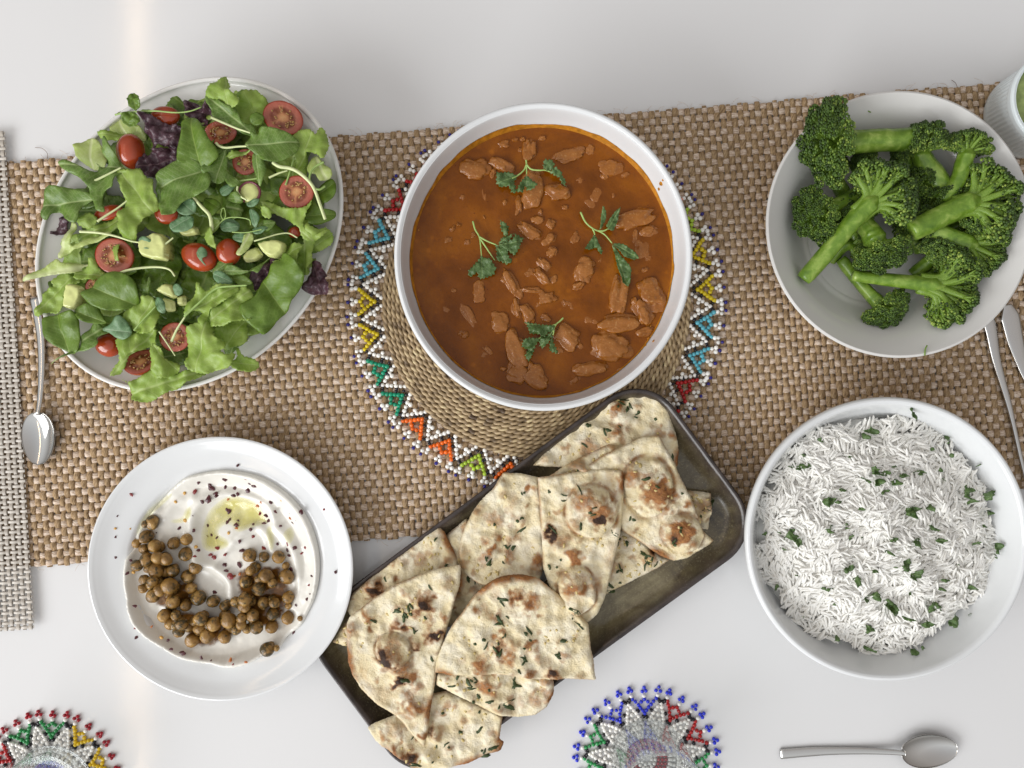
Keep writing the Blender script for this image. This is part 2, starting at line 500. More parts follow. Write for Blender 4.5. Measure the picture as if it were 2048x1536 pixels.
def m_leaf(name, c1, c2, vein, vstr=0.55, nside=9, rough=0.34, trans=0.22, nsc=60, vw=0.016):
    m = M(name); o = m.obj()
    u = m.attr('lu'); v = m.attr('lv')
    n = m.noise(o, nsc, 4, 0.6)
    av = m.math('ABSOLUTE', v)
    wob = m.math('MULTIPLY_ADD', m.noise(o, 90, 2), 0.06, -0.03)
    midrib = m.ramp(m.math('ABSOLUTE', m.math('ADD', v, m.math('MULTIPLY', wob, 0.3))), [(vw * 0.5, 1.0), (vw * 1.6, 0.0)])
    s = m.math('FRACT', m.math('MULTIPLY', m.math('ADD', m.math('SUBTRACT', u, m.math('MULTIPLY', av, 0.75)), wob), nside))
    side = m.ramp(m.math('ABSOLUTE', m.math('SUBTRACT', s, 0.5)), [(0.0, 1.0), (0.09, 0.0)])
    side = m.math('MULTIPLY', side, m.math('LESS_THAN', av, 0.42))
    net = m.n('ShaderNodeTexVoronoi', {'Vector': o, 'Scale': 260.0}, feature='DISTANCE_TO_EDGE').outputs['Distance']
    netm = m.ramp(net, [(0.0, 0.35), (0.09, 0.0)])
    veinm = m.math('MAXIMUM', midrib, m.math('MAXIMUM', m.math('MULTIPLY', side, 0.6), netm))
    c = m.ramp(n, [(0.3, c1), (0.7, c2)])
    c = m.mix(m.math('MULTIPLY', veinm, vstr), c, vein)
    p = m.princ(Base_Color=c, Roughness=rough)
    h = m.math('SUBTRACT', m.math('MULTIPLY', m.noise(o, 160, 3), 0.9), m.math('MULTIPLY', veinm, 0.45))
    m.set(p, 'Normal', m.bump(h, 0.45, 0.0010))
    if trans:
        t = m.n('ShaderNodeBsdfTranslucent', {'Color': m.mix(0.35, c, lin('#b8d040'))})
        x = m.n('ShaderNodeMixShader'); m.set(x, 0, trans)
        m.t.links.new(p.outputs[0], x.inputs[1]); m.t.links.new(t.outputs[0], x.inputs[2])
        return m.done(x)
    return m.done(p)
LEAFM = dict(
    rocket=m_leaf('rocket_leaf', lin('#5a7a2c'), lin('#73923b'), lin('#bfd08f')),
    spinach=m_leaf('dark_green_leaf', lin('#55731d'), lin('#6e8c2e'), lin('#a5ba62'), 0.4),
    lettuce=m_leaf('lettuce_leaf', lin('#95b548'), lin('#b4cc68'), lin('#dce8a6'), 0.4, 7, 0.36, 0.38),
    pale=m_leaf('pale_lettuce_leaf', lin('#b3c76a'), lin('#c8d787'), lin('#ecefc4'), 0.5, 7, 0.36, 0.25, 60, 0.05),
    bluish=m_leaf('pea_shoot_leaf', lin('#4f7a4a'), lin('#7fa077'), lin('#b5c8a6'), 0.4, 8, 0.4, 0.15),
    red=m_leaf('red_lettuce_leaf', lin('#33202a'), lin('#5a3a44'), lin('#8d6f74'), 0.45, 8, 0.33, 0.08))
MT_SPROUT = m_plain('sprout_stem', lin('#d3dda4'), 0.35, 0.12, 120)
MT_SPROUTG = m_plain('green_stem', lin('#9bb768'), 0.4, 0.15, 120)
MT_TSKIN = m_plain('tomato_skin', lin('#a5401c'), 0.18, 0.28, 40, coat=0.3)
def m_tface():
    m = M('tomato_cut_face'); o = m.obj(); r = m.attr('rr'); a = m.attr('aa')
    n = m.noise(o, 260, 4)
    n2 = m.noise(o, 120, 3)
    c = m.ramp(m.math('ADD', r, m.math('MULTIPLY_ADD', n2, 0.16, -0.08)),
               [(0.0, lin('#c99a68')), (0.2, lin('#b97f52')), (0.34, lin('#83482a')), (0.58, lin('#7a3a22')), (0.7, lin('#a45c48')), (0.9, lin('#aa5846')), (1.0, lin('#963a20'))])
    sp = m.math('COSINE', m.math('MULTIPLY', a, 3.0))
    spoke = m.math('MULTIPLY', m.math('GREATER_THAN', sp, 0.86), m.math('LESS_THAN', r, 0.72))
    c = m.mix(m.math('MULTIPLY', spoke, 0.45), c, lin('#bd8052'))
    p = m.princ(Base_Color=c, Roughness=0.18)
    m.set(p, 'Normal', m.bump(n, 0.5, 0.0015))
    return m.done(p)
MT_TFACE = m_tface()
MT_SEED = m_plain('tomato_seed', lin('#ad8650'), 0.25, 0.2, 300)
MT_CUKE = m_plain('cucumber_flesh', lin('#cdd389'), 0.25, 0.15, 120, bump=0.25, bscale=300)
MT_CUKESKIN = m_plain('cucumber_skin', lin('#5f7f2c'), 0.3, 0.3, 120)
MT_ONION = m_plain('red_onion', lin('#6f3440'), 0.25, 0.25, 200)
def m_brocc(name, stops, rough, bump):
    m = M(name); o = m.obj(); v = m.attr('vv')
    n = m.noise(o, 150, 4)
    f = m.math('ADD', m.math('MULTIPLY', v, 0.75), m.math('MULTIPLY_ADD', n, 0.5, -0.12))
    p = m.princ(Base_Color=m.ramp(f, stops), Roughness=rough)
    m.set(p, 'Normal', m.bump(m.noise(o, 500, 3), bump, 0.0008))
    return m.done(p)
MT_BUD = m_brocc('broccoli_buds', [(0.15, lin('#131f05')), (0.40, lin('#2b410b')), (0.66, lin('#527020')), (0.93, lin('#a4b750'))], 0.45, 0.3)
def m_bstem():
    m = M('broccoli_stem'); o = m.obj()
    st = m.noise(o, 90, 5, 0.6, 0.5)
    c = m.ramp(st, [(0.28, lin('#4a6b16')), (0.5, lin('#6c8b2b')), (0.72, lin('#9bb257'))])
    p = m.princ(Base_Color=c, Roughness=0.32)
    p.inputs['Subsurface Weight'].default_value = 0.1
    p.inputs['Subsurface Radius'].default_value = (0.003, 0.004, 0.001)
    m.set(p, 'Normal', m.bump(m.noise(o, 260, 4), 0.25, 0.001))
    return m.done(p)
MT_BSTEM = m_bstem()
def m_curry():
    m = M('curry_sauce'); o = m.obj()
    n1 = m.noise(o, 22, 4, 0.55, 0.4); n2 = m.noise(o, 170, 5, 0.6)
    c = m.ramp(n1, [(0.3, lin('#623202')), (0.5, lin('#7b4204')), (0.7, lin('#935509'))])
    c = m.mix(m.ramp(n2, [(0.55, 0.0), (0.75, 0.4)]), c, lin('#643307'))
    vo = m.n('ShaderNodeTexVoronoi', {'Vector': m.mapping(o, scale=(1, 1, .2)), 'Scale': 75.0}).outputs['Distance']
    c = m.mix(m.math('MULTIPLY', m.ramp(vo, [(0.10, 0.55), (0.22, 0.0)]), m.ramp(n1, [(0.45, 0.0), (0.6, 1.0)])), c, lin('#a8620f'))
    sp = m.ramp(m.noise(o, 520, 2), [(0.70, 0.0), (0.75, 0.8)])
    c = m.mix(sp, c, lin('#4a1d06'))
    p = m.princ(Base_Color=c, Roughness=0.15)
    p.inputs['Specular IOR Level'].default_value = 0.25
    m.set(p, 'Normal', m.bump(m.math('ADD', n1, m.math('MULTIPLY', n2, 0.3)), 0.45, 0.003))
    return m.done(p)
MT_CURRY = m_curry()
def m_chicken():
    m = M('sauced_chicken'); o = m.obj()
    n1 = m.noise(o, 70, 5, 0.6, 0.8); n2 = m.noise(m.mapping(o, scale=(1, 2.5, 1)), 220, 4)
    c = m.ramp(n1, [(0.3, lin('#81490a')), (0.52, lin('#9e6118')), (0.72, lin('#b98040'))])
    c = m.mix(m.math('MULTIPLY', m.rnd(), 0.45), c, lin('#b4783a'))
    c = m.mix(m.ramp(m.noise(o, 30, 3), [(0.4, 0.0), (0.65, 0.6)]), c, lin('#a3642a'))
    c = m.mix(m.ramp(m.noise(o, 420, 3), [(0.58, 0.0), (0.72, 0.7)]), c, lin('#d3a468'))
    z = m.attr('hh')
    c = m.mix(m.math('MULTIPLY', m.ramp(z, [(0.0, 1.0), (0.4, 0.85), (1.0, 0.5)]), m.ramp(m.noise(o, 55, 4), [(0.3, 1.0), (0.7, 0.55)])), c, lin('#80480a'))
    p = m.princ(Base_Color=c, Roughness=m.ramp(m.noise(o, 200, 3), [(0.3, 0.08), (0.7, 0.3)]))
    p.inputs['Specular IOR Level'].default_value = 0.5
    m.set(p, 'Normal', m.bump(m.math('ADD', n1, m.math('MULTIPLY', n2, 0.3)), 0.35, 0.003))
    return m.done(p)
MT_CHICK = m_chicken()
MT_FILM = m_plain('dried_sauce_film', lin('#b0741f'), 0.35, 0.35, 200)
MT_PARS = m_leaf('parsley_leaf', lin('#3c5724'), lin('#587440'), lin('#8fa868'), 0.45, 9, 0.4, 0.12, 120, 0.02)
def m_rice():
    m = M('cooked_rice'); o = m.obj()
    c = m.ramp(m.noise(o, 150, 3), [(0.3, (0.95, 0.935, 0.885, 1)), (0.7, (0.975, 0.97, 0.935, 1))])
    p = m.princ(Base_Color=c, Roughness=0.34)
    t = m.n('ShaderNodeBsdfTranslucent', {'Color': (0.97, 0.93, 0.82, 1)})
    x = m.n('ShaderNodeMixShader'); m.set(x, 0, 0.15)
    m.t.links.new(p.outputs[0], x.inputs[1]); m.t.links.new(t.outputs[0], x.inputs[2])
    return m.done(x)
MT_RICE = m_rice()
MT_YOG = m_plain('thick_yogurt', (0.775, 0.755, 0.69, 1), 0.24, 0.03, 60, bump=0.12, bscale=120)
def m_oil():
    m = M('olive_oil'); o = m.obj()
    e = m.attr('ee')
    p = m.princ(Base_Color=lin('#d8d070'), Roughness=0.04)
    t = m.n('ShaderNodeBsdfTransparent', {'Color': (1, 1, 0.93, 1)})
    x = m.n('ShaderNodeMixShader'); m.set(x, 0, m.math('MULTIPLY', m.ramp(e, [(0.0, 0.0), (1.0, 0.66)]), m.ramp(m.noise(o, 45, 3), [(0.3, 0.45), (0.6, 1.0)])))
    m.t.links.new(t.outputs[0], x.inputs[1]); m.t.links.new(p.outputs[0], x.inputs[2])
    return m.done(x)
MT_OIL = m_oil()
def m_chickpea():
    m = M('spiced_chickpea'); o = m.obj(); r = m.rnd()
    off = m.n('ShaderNodeVectorMath', {0: o, 1: m.n('ShaderNodeCombineXYZ', {'X': r, 'Y': r}).outputs[0]}, operation='ADD').outputs[0]
    n1 = m.noise(off, 160, 4, 0.6); n2 = m.noise(off, 300, 5, 0.68)
    c = m.ramp(n1, [(0.3, lin('#684b20')), (0.55, lin('#9a743a')), (0.75, lin('#c09d5c'))])
    dk = m.math('MULTIPLY_ADD', r, 0.17, 0.42)
    h = m.n('ShaderNodeMapRange', {'Value': n2, 'From Min': dk, 'From Max': m.math('ADD', dk, 0.1)}).outputs[0]
    c = m.mix(m.math('MULTIPLY', h, 0.85), c, lin('#33301a'))
    p = m.princ(Base_Color=c, Roughness=0.22)
    m.set(p, 'Normal', m.bump(n2, 0.6, 0.0018))
    return m.done(p)
MT_PEA = m_chickpea()
def m_spice():
    m = M('brown_spice_oil_film'); o = m.obj()
    n = m.noise(o, 220, 4)
    p = m.princ(Base_Color=m.ramp(n, [(0.3, lin('#4e3312')), (0.7, lin('#8a5a22'))]), Roughness=0.12)
    t = m.n('ShaderNodeBsdfTransparent')
    f = m.ramp(m.math('MULTIPLY', m.attr('ee'), m.math('MULTIPLY_ADD', m.noise(o, 160, 4), 1.8, 0.1)), [(0.25, 0.0), (0.6, 0.95)])
    x = m.n('ShaderNodeMixShader'); m.set(x, 0, f)
    m.t.links.new(t.outputs[0], x.inputs[1]); m.t.links.new(p.outputs[0], x.inputs[2])
    return m.done(x)
MT_SPICE = m_spice()
MT_SAUCEP = m_plain('brown_spice_oil', lin('#6a4316'), 0.15, 0.4, 150)
MT_CHILI = m_plain('dried_chili', lin('#4a141a'), 0.35, 0.45, 500)
MT_CHILIR = m_plain('red_chili', lin('#7d1f1c'), 0.35, 0.35, 500)
MT_CHILIO = m_plain('orange_chili_flake', lin('#b5682c'), 0.35, 0.3, 500)
MT_CSEED = m_plain('chili_seed', lin('#cfa052'), 0.4, 0.2, 500)
MT_GSAUCE = m_plain('green_herb_sauce', lin('#8a9a5c'), 0.3, 0.25, 180, bump=0.4, bscale=250)
# ================================================================ table
def build_table():
    hx, hy, t, r = 1.0, 0.85, 0.03, 0.004
    a = np.array([(-hx, -hy), (hx, -hy), (hx, hy), (-hx, hy)])
    prof = [(-0.002, -t), (0, -t + 0.002), (0, -r), (-r * 0.3, -r * 0.3), (-r, 0)]
    V = []
    for ins, z in prof:
        for x, y in a:
            V.append((x + math.copysign(ins, x) , y + math.copysign(ins, y), z))
    V = np.array(V)
    F_ = [grid_faces(len(prof), 4, wrap_v=True)]
    F_.append(np.array([[16, 17, 18, 19], [3, 2, 1, 0]]))
    return single('table', V, F_, MT_TABLE, 'white glossy tabletop that everything stands on', 'table', loc=(0, 0, 0), smooth=False)
build_table()

# ================================================================ woven runner
def strand(n_cross, pitch, amp, hw, hh, phase, seg=4, prof=6, sharp=2.2, x0=0.0, ribs=0, wob=0.0, ws=0):
    n = n_cross * seg + 1
    s = np.linspace(0, n_cross * pitch, n)
    z = amp * np.tanh(sharp * np.cos(math.pi * (s / pitch - 0.5) + math.pi * phase)) / math.tanh(sharp)
    # s/pitch - 0.5 is the index of the crossing (crossing i sits at (i + .5) * pitch)
    a = np.linspace(0, 2 * math.pi, prof, endpoint=False) + math.pi / prof
    ca, sa = np.cos(a), np.sin(a)
    if ribs:
        ca = np.array([-1, -.55, 0, .55, 1, 0.0]); sa = np.array([0.1, 1, .45, 1, .1, -1]); prof = 6
    w = hw * (1 - 0.10 * (z < 0))
    w = w * (1 + (.22 * vnoise(np.c_[s / pitch * .9, s * 0 + ws, s * 0], 50 + ws) if wob else 0))
    Y = w[:, None] * ca[None] + (wob * fbm(np.c_[s / pitch * .45, s * 0 + 7 * ws, s * 0], 60 + ws, 2))[:, None] * (1 if wob else 0); Z = z[:, None] + hh * sa[None]
    X = np.repeat((s + x0)[:, None], prof, 1)
    V = np.stack([X, Y, Z], -1).reshape(-1, 3)
    fl = ribs != 0
    return V, [grid_faces(n, prof, wrap_v=True, flip=not fl)]
def build_runner():
    dx, dy = 0.00593, 0.00755
    NC, NRW = 212, 54
    Wd = NRW * dy; Ln = NC * dx
    ang = math.atan(0.0805)
    c = P(1024, 651, 0.0028); c[2] = 0.0028
    root = thing('table_runner', 'brown and cream woven jute runner lying across the whole table under the dishes', 'table runner', c)
    root.rotation_euler = (0, 0, ang)
    amp = 0.00078
    for ph in (0, 1):
        ms = []
        for q in range(3):
            V, F_ = strand(NC, dx, amp, dy * 0.43, 0.0011, ph, x0=-Ln / 2, wob=.00034, ws=q + 5 * ph)
            ms.append(raw_mesh('pale_yarn', V, F_, MT_WEFT))
        for j in range(ph, NRW, 2):
            o = part('pale_yarn', ms[R.randrange(3)], root)
            o.location = (R.choice((0, 1, -1, 2, -2)) * 2 * dx + R.uniform(-.0006, .0006), -Wd / 2 + (j + 0.5) * dy + R.uniform(-.0004, .0004), R.uniform(-.00015, .00015))
    for ph in (0, 1):
        ms = []
        for q in range(4):
            V, F_ = strand(NRW, dy, amp * 1.15, dx * 0.53, 0.0012, ph + 1, x0=-Wd / 2, wob=.00028, ws=20 + q + 5 * ph)
            ms.append(raw_mesh('brown_yarn', np.c_[-V[:, 1], V[:, 0], V[:, 2]], F_, MT_WARP))
        for i in range(ph, NC, 2):
            o = part('brown_yarn', ms[R.randrange(4)], root)
            o.location = (-Ln / 2 + (i + 0.5) * dx + R.uniform(-.0003, .0003), R.uniform(-.0015, .0015), 0.0001 + R.uniform(-.0001, .0002))
    ch = []
    for k in range(150):
        x = R.uniform(-Ln / 2, Ln / 2); e = R.choice((1, 1, -1))
        y = e * Wd / 2
        L = R.uniform(0.004, 0.012); a = R.uniform(-1.2, 1.2)
        p0 = np.array([x, y - e * .002, 0.001]); 
        pts = [p0, p0 + np.array([math.sin(a) * L * .5, e * L * .5, 0.001 + R.uniform(0, .001)]), p0 + np.array([math.sin(a * 1.9) * L, e * L * R.uniform(.6, .95), -0.0005])]
        ch.append(tube(spline(pts, 6), 0.00013, 4))
    V, F_, _ = join(ch)
    part('loose_fibres', raw_mesh('loose_fibres', V, F_, MT_WEFT), root, kind='stuff')
build_runner()

# ================================================================ placemat on the left
def build_placemat():
    a, b = P(10, 262, 0.006), P(69, 1263, 0.006)
    d = (b - a)[:2]; L = np.linalg.norm(d)
    ang = math.atan2(d[1], d[0]) + math.pi / 2      # local -y runs down the right hand edge
    root = thing('placemat', 'grey basket-weave vinyl placemat at the left edge, lying over the end of the runner', 'placemat', (a[0], a[1], 0.0064))
    root.rotation_euler = (0, 0, ang)
    dx, dy = PX(12.3), PX(10.0)
    nr = int(round(L / dy)); ncn = 50
    for ph in (0, 1):
        V, F_ = strand(ncn, dx, 0.00055, dy * 0.30, 0.00045, ph, x0=-ncn * dx, ribs=1, sharp=1.6)
        me = raw_mesh('cross_strip', V, F_, MT_PM2)
        for j in range(ph, nr, 2):
            o = part('cross_strip', me, root); o.location = (0, -(j + 0.5) * dy, 0)
    for ph in (0, 1):
        V, F_ = strand(nr, dy, 0.00055, dx * 0.33, 0.00045, ph + 1 + (nr + 1) % 2 * 0, x0=-nr * dy, ribs=1, sharp=1.6)
        V = np.c_[-V[:, 1], V[:, 0], V[:, 2]]
        me = raw_mesh('long_strip', V, F_, MT_PM1)
        for i in range(ncn):
            # crossing (i, j): long strip is over where cross strip is under
            if (i + nr - 1) % 2 != ph: continue
            o = part('long_strip', me, root); o.location = (-ncn * dx + (i + 0.5) * dx, 0, 0)
build_placemat()

# ================================================================ beadwork
def place_beads(root, beads, limit, key):
    """beads: [(x, y, z, r, colour, stretch)] in world metres; the `limit` best-showing ones are objects"""
    V0, F0 = ico(2); V1, F1 = ico(1)
    order = sorted(range(len(beads)), key=lambda i: key(beads[i]))
    meshes = {}
    for i in order[:limit]:
        x, y, z, r, c = beads[i]
        k = (c, R.randrange(3), round(r, 5))
        if k not in meshes:
            vv = V0 * np.array([1, 1, 0.86]) * r
            meshes[k] = raw_mesh('bead', vv, [F0], BEADC[c], attrs={'rv': np.full(len(vv), R.random())})
        o = part('bead', meshes[k], root)
        o.location = tuple(np.array([x, y, z]) - ORG[root.name])
    rest = [beads[i] for i in order[limit:]]
    if rest:
        cols = sorted({b[4] for b in rest})
        V, F_ = spheres([b[:3] for b in rest], np.array([[b[3], b[3], b[3] * .86] for b in rest]), 1)
        mi = np.repeat([cols.index(b[4]) for b in rest], len(F1))
        rv = np.repeat([R.random() for b in rest], len(V1))
        wpart('small_beads', V, F_, [BEADC[c] for c in cols], root, kind='stuff', attrs={'rv': rv}, midx=mi)
def line_beads(p, q, n, ends=(True, True)):
    t = np.linspace(0, 1, n)
    if not ends[0]: t = t[1:]
    if not ends[1]: t = t[:-1]
    return [tuple(np.array(p) * (1 - s) + np.array(q) * s) for s in t]

def build_mat():
    cx, cy = 1073, 607
    z0 = 0.0085
    c = P(cx, cy, z0)
    root = thing('beaded_mat', 'round woven seagrass mat with a fringe of coloured glass beads, lying under the curry bowl', 'trivet mat', c)
    px = (H - z0) / F
    # coils
    k = 0
    for rr in np.arange(304, 40, -8.7):
        n = int(round(2 * math.pi * rr / 16.0)); st = 7; prof = 10
        th = np.linspace(0, 2 * math.pi, n * st, endpoint=False)
        th0 = R.uniform(0, 6)
        ph = np.linspace(0, 2 * math.pi, prof, endpoint=False)
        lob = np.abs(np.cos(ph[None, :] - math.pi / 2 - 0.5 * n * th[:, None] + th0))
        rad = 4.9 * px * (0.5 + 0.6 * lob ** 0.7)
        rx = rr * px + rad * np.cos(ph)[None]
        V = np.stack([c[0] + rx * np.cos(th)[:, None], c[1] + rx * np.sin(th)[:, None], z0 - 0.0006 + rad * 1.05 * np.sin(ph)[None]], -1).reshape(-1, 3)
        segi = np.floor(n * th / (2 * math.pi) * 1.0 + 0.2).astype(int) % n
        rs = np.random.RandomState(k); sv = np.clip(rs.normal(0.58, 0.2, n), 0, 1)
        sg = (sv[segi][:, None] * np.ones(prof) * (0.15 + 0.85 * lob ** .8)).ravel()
        wpart('grass_coil', V, [grid_faces(n * st, prof, wrap_u=True, wrap_v=True)], MT_GRASS, root, attrs={'seg': sg})
        k += 1
    V, F_ = lathe([(0, 0.0052), (44 * px, 0.0052), (44 * px, 0.0095), (0, 0.0095)], 64)
    V = V + np.array([c[0], c[1], 0])
    wpart('mat_centre', V, F_, MT_GRASS, root, attrs={'seg': np.full(len(V), .5)})
    # fringe: 31 repeats of white point, coloured kite and three tassels
    N = 31; U = 2 * math.pi / N
    seq = {}
    # colour of the kite by its direction, read round the mat (degrees counter-clockwise from right)
    def kite_colour(deg):
        px_, py_ = cx + 340 * math.cos(math.radians(deg)), cy - 340 * math.sin(math.radians(deg))
        marks = [((790, 410), 'red'), ((760, 462), 'turquoise'), ((737, 525), 'turquoise'), ((727, 600), 'yellow'), ((733, 675), 'yellow'),
                 ((748, 738), 'green'), ((775, 803), 'green'), ((820, 858), 'orange'), ((868, 893), 'orange'), ((928, 930), 'lime'), ((990, 945), 'orange'),
                 ((1393, 492), 'yellow'), ((1413, 560), 'yellow'), ((1420, 632), 'turquoise'), ((1408, 710), 'turquoise'), ((1374, 778), 'red'), ((1340, 815), 'red'),
                 ((1370, 430), 'lime'), ((1340, 370), 'orange'), ((840, 350), 'red')]
        return min(marks, key=lambda m: (m[0][0] - px_) ** 2 + (m[0][1] - py_) ** 2)[1]
    beads = []
    rb = 4.9 * px
    def put(u, r, col, base, sc=1.0, dz=0.0):
        a = base + u * U
        beads.append((c[0] + r * px * math.cos(a), c[1] + r * px * math.sin(a), 0.0052 + rb * .8 + dz + R.uniform(-.0002, .0002), rb * sc, col))
    off = math.radians(180 + 5.0)
    for i in range(N):
        b = off + i * U
        j = R.uniform(-.03, .03)
        L = []
        L += [(u, r, 'white') for u, r in line_beads((-.37 + j, 311), (j, 348), 6)]
        L += [(u, r, 'white') for u, r in line_beads((.37 + j, 311), (j, 348), 6, (True, False))]
        L += [(u + j, r, 'white') for u, r in ((-.11, 324), (.11, 324))]
        col = kite_colour(math.degrees(b + U / 2) % 360)
        k = .5 + R.uniform(-.04, .04)
        L += [(u, r, col) for u, r in line_beads((k - .34, 356), (k, 325), 6)]
        L += [(u, r, col) for u, r in line_beads((k + .34, 356), (k, 325), 6, (True, False))]
        L += [(u, r, col) for u, r in line_beads((k - .2, 344), (k, 353), 3, (False, True))]
        L += [(u, r, col) for u, r in line_beads((k + .2, 344), (k, 353), 3, (False, False))]
        for t, r0 in ((k - .36, 360), (k, 358), (k + .36, 360)):
            t2 = t + R.uniform(-.05, .05) + (t - k) * .12
            L += [(t, r0 + 3.5, 'white'), ((t + t2) / 2 - .06, r0 + 12, 'white'), ((t + t2) / 2 + .06, r0 + 11, 'white'), (t2, r0 + 20, 'blue')]
        L += [(u, r, 'black') for u, r in line_beads((j, 347), (k - .36, 357), 4, (False, False))]
        L += [(u, r, 'black') for u, r in line_beads((1.0 + j, 347), (k + .36, 357), 4, (False, False))]
        L += [(u, r, 'black') for u, r in line_beads((.2, 325), (k - .13, 335), 4, (False, False))]
        L += [(u, r, 'black') for u, r in line_beads((.8, 325), (k + .13, 335), 4, (False, False))]
        L += [(u, r, 'black') for u, r in line_beads((.36, 311), (k, 325), 3, (False, False))]
        L += [(u, r, 'black') for u, r in line_beads((.64, 311), (k, 325), 3, (False, False))]
        for u, r, col_ in L: put(u + R.uniform(-.006, .006), r + R.uniform(-.5, .5), col_, b, {'black': .78, 'white': .95, 'blue': .8}.get(col_, 1.0))
    bc = P(1088, 512, 0.105)
    def key(b):   # beads in the open first
        d = math.hypot(b[0] - bc[0], b[1] - bc[1])
        px_ = 1024 + b[0] * F / (H - b[2]); py_ = 768 - b[1] * F / (H - b[2])
        hid = math.hypot(px_ - 1088, py_ - 512) < 312 or (.6 * px_ + .8 * py_ > 1362 and px_ < 1400)
        return (hid, py_ < 420, R.random())
    place_beads(root, beads, 300, key)
build_mat()

def build_coaster(cx, cy, rad, name_label, kites, tip, ring, seed, rot):
    z0 = 0.003
    c = P(cx, cy, z0)
    root = thing('beaded_coaster', name_label, 'coaster', (c[0], c[1], 0.0), 'beaded lace coasters at the bottom edge')
    px = (H - z0) / F * rad / 148.0
    rb = 4.1 * (H - z0) / F
    N = 11; U = 2 * math.pi / N
    rr = random.Random(seed)
    beads = []
    def put(u, r, col, base, sc=1.0):
        a = base + u * U
        beads.append((c[0] + r * px * math.cos(a), c[1] + r * px * math.sin(a), rb * .86 + rr.uniform(0, .0003), rb * sc, col))
    for i in range(N):
        b = rot + i * U
        L = []
        # white point with lattice filling
        L += line_beads((-.42, 66), (0, 116), 8) and [(u, r, 'white') for u, r in line_beads((-.42, 66), (0, 116), 8)]
        L += [(u, r, 'white') for u, r in line_beads((.42, 66), (0, 116), 8, (True, False))]
        L += [(u, r, 'white') for u, r in line_beads((-.21, 91), (.08, 68), 4, (False, True))]
        L += [(u, r, 'white') for u, r in line_beads((.21, 91), (-.08, 68), 4, (False, True))]
        L += [(u, r, 'white') for u, r in line_beads((-.11, 103), (.1, 84), 3, (False, False))]
        L += [(u, r, 'white') for u, r in line_beads((-.44, 64), (.44, 64), 6)]
        for q in range(3):
            L += [(u, r, 'white') for u, r in line_beads((-.33 + q / 3.0, 62), (-.33 + q / 3.0, 50), 3, (False, True))]
        col = kites(math.degrees(b + U / 2) % 360)
        k = .5
        L += [(u, r, col) for u, r in line_beads((k - .34, 124), (k, 92), 6)]
        L += [(u, r, col) for u, r in line_beads((k + .34, 124), (k, 92), 6, (True, False))]
        L += [(u, r, col) for u, r in line_beads((k - .2, 111), (k, 121), 3, (False, True))]
        L += [(u, r, col) for u, r in line_beads((k + .2, 111), (k, 121), 3, (False, False))]
        for t, r0 in ((k - .36, 128), (k, 125), (k + .36, 128)):
            L.append((t, r0 + 3, 'white'))
            for du, dr in ((-.052, 12), (.052, 12), (0, 19)):
                L.append((t + du, r0 + dr, tip))
        L += [(u, r, 'black') for u, r in line_beads((0, 116), (k - .36, 127), 4, (False, False))]
        L += [(u, r, 'black') for u, r in line_beads((1, 116), (k + .36, 127), 4, (False, False))]
        L += [(u, r, 'black') for u, r in line_beads((.19, 92), (k - .17, 106), 3, (False, False))]
        L += [(u, r, 'black') for u, r in line_beads((.81, 92), (k + .17, 106), 3, (False, False))]
        L += [(k - .06, 86, 'black'), (k + .06, 86, 'black')]
        for u, r, cc in L: put(u + rr.uniform(-.01, .01), r + rr.uniform(-.7, .7), cc, b, 0.92 if cc in (tip,) else 1.0)
    # inner rows
    for r in np.arange(46, 6, -7.2):
        n = int(2 * math.pi * r / 8.0)
        for q in range(n):
            cc = ring if 18 < r < 44 else 'white'
            a = 2 * math.pi * q / n
            beads.append((c[0] + r * px * math.cos(a), c[1] + r * px * math.sin(a), rb * .86, rb, cc))
    def key(b):
        px_ = 1024 + b[0] * F / (H - b[2]); py_ = 768 - b[1] * F / (H - b[2])
        return (not (-4 < px_ < 2052 and -4 < py_ < 1540), math.hypot(px_ - cx, py_ - cy) < rad * .4, rr.random())
    place_beads(root, beads, 300, key)
def k_right(d):
    return min([(93, 'royal'), (125, 'royal'), (57, 'red'), (26, 'red'), (158, 'mossgreen'), (190, 'mossgreen'), (352, 'mossgreen'), (320, 'gold'), (225, 'gold'), (260, 'red'), (290, 'royal')],
               key=lambda m: abs((m[0] - d + 180) % 360 - 180))[1]
def k_left(d):
    return min([(90, 'mossgreen'), (118, 'mossgreen'), (150, 'red'), (55, 'gold'), (22, 'gold'), (350, 'red'), (185, 'red'), (215, 'royal'), (250, 'royal'), (285, 'mossgreen'), (320, 'red')],
               key=lambda m: abs((m[0] - d + 180) % 360 - 180))[1]
build_coaster(1294, 1520, 148, 'blue-tipped beaded lace coaster under the glass tumbler at the bottom centre', k_right, 'royal', 'crimson', 3, math.radians(76))
build_coaster(98, 1563, 142, 'red-tipped beaded lace coaster with green and yellow points in the bottom left corner', k_left, 'crimson', 'royal', 5, math.radians(71))

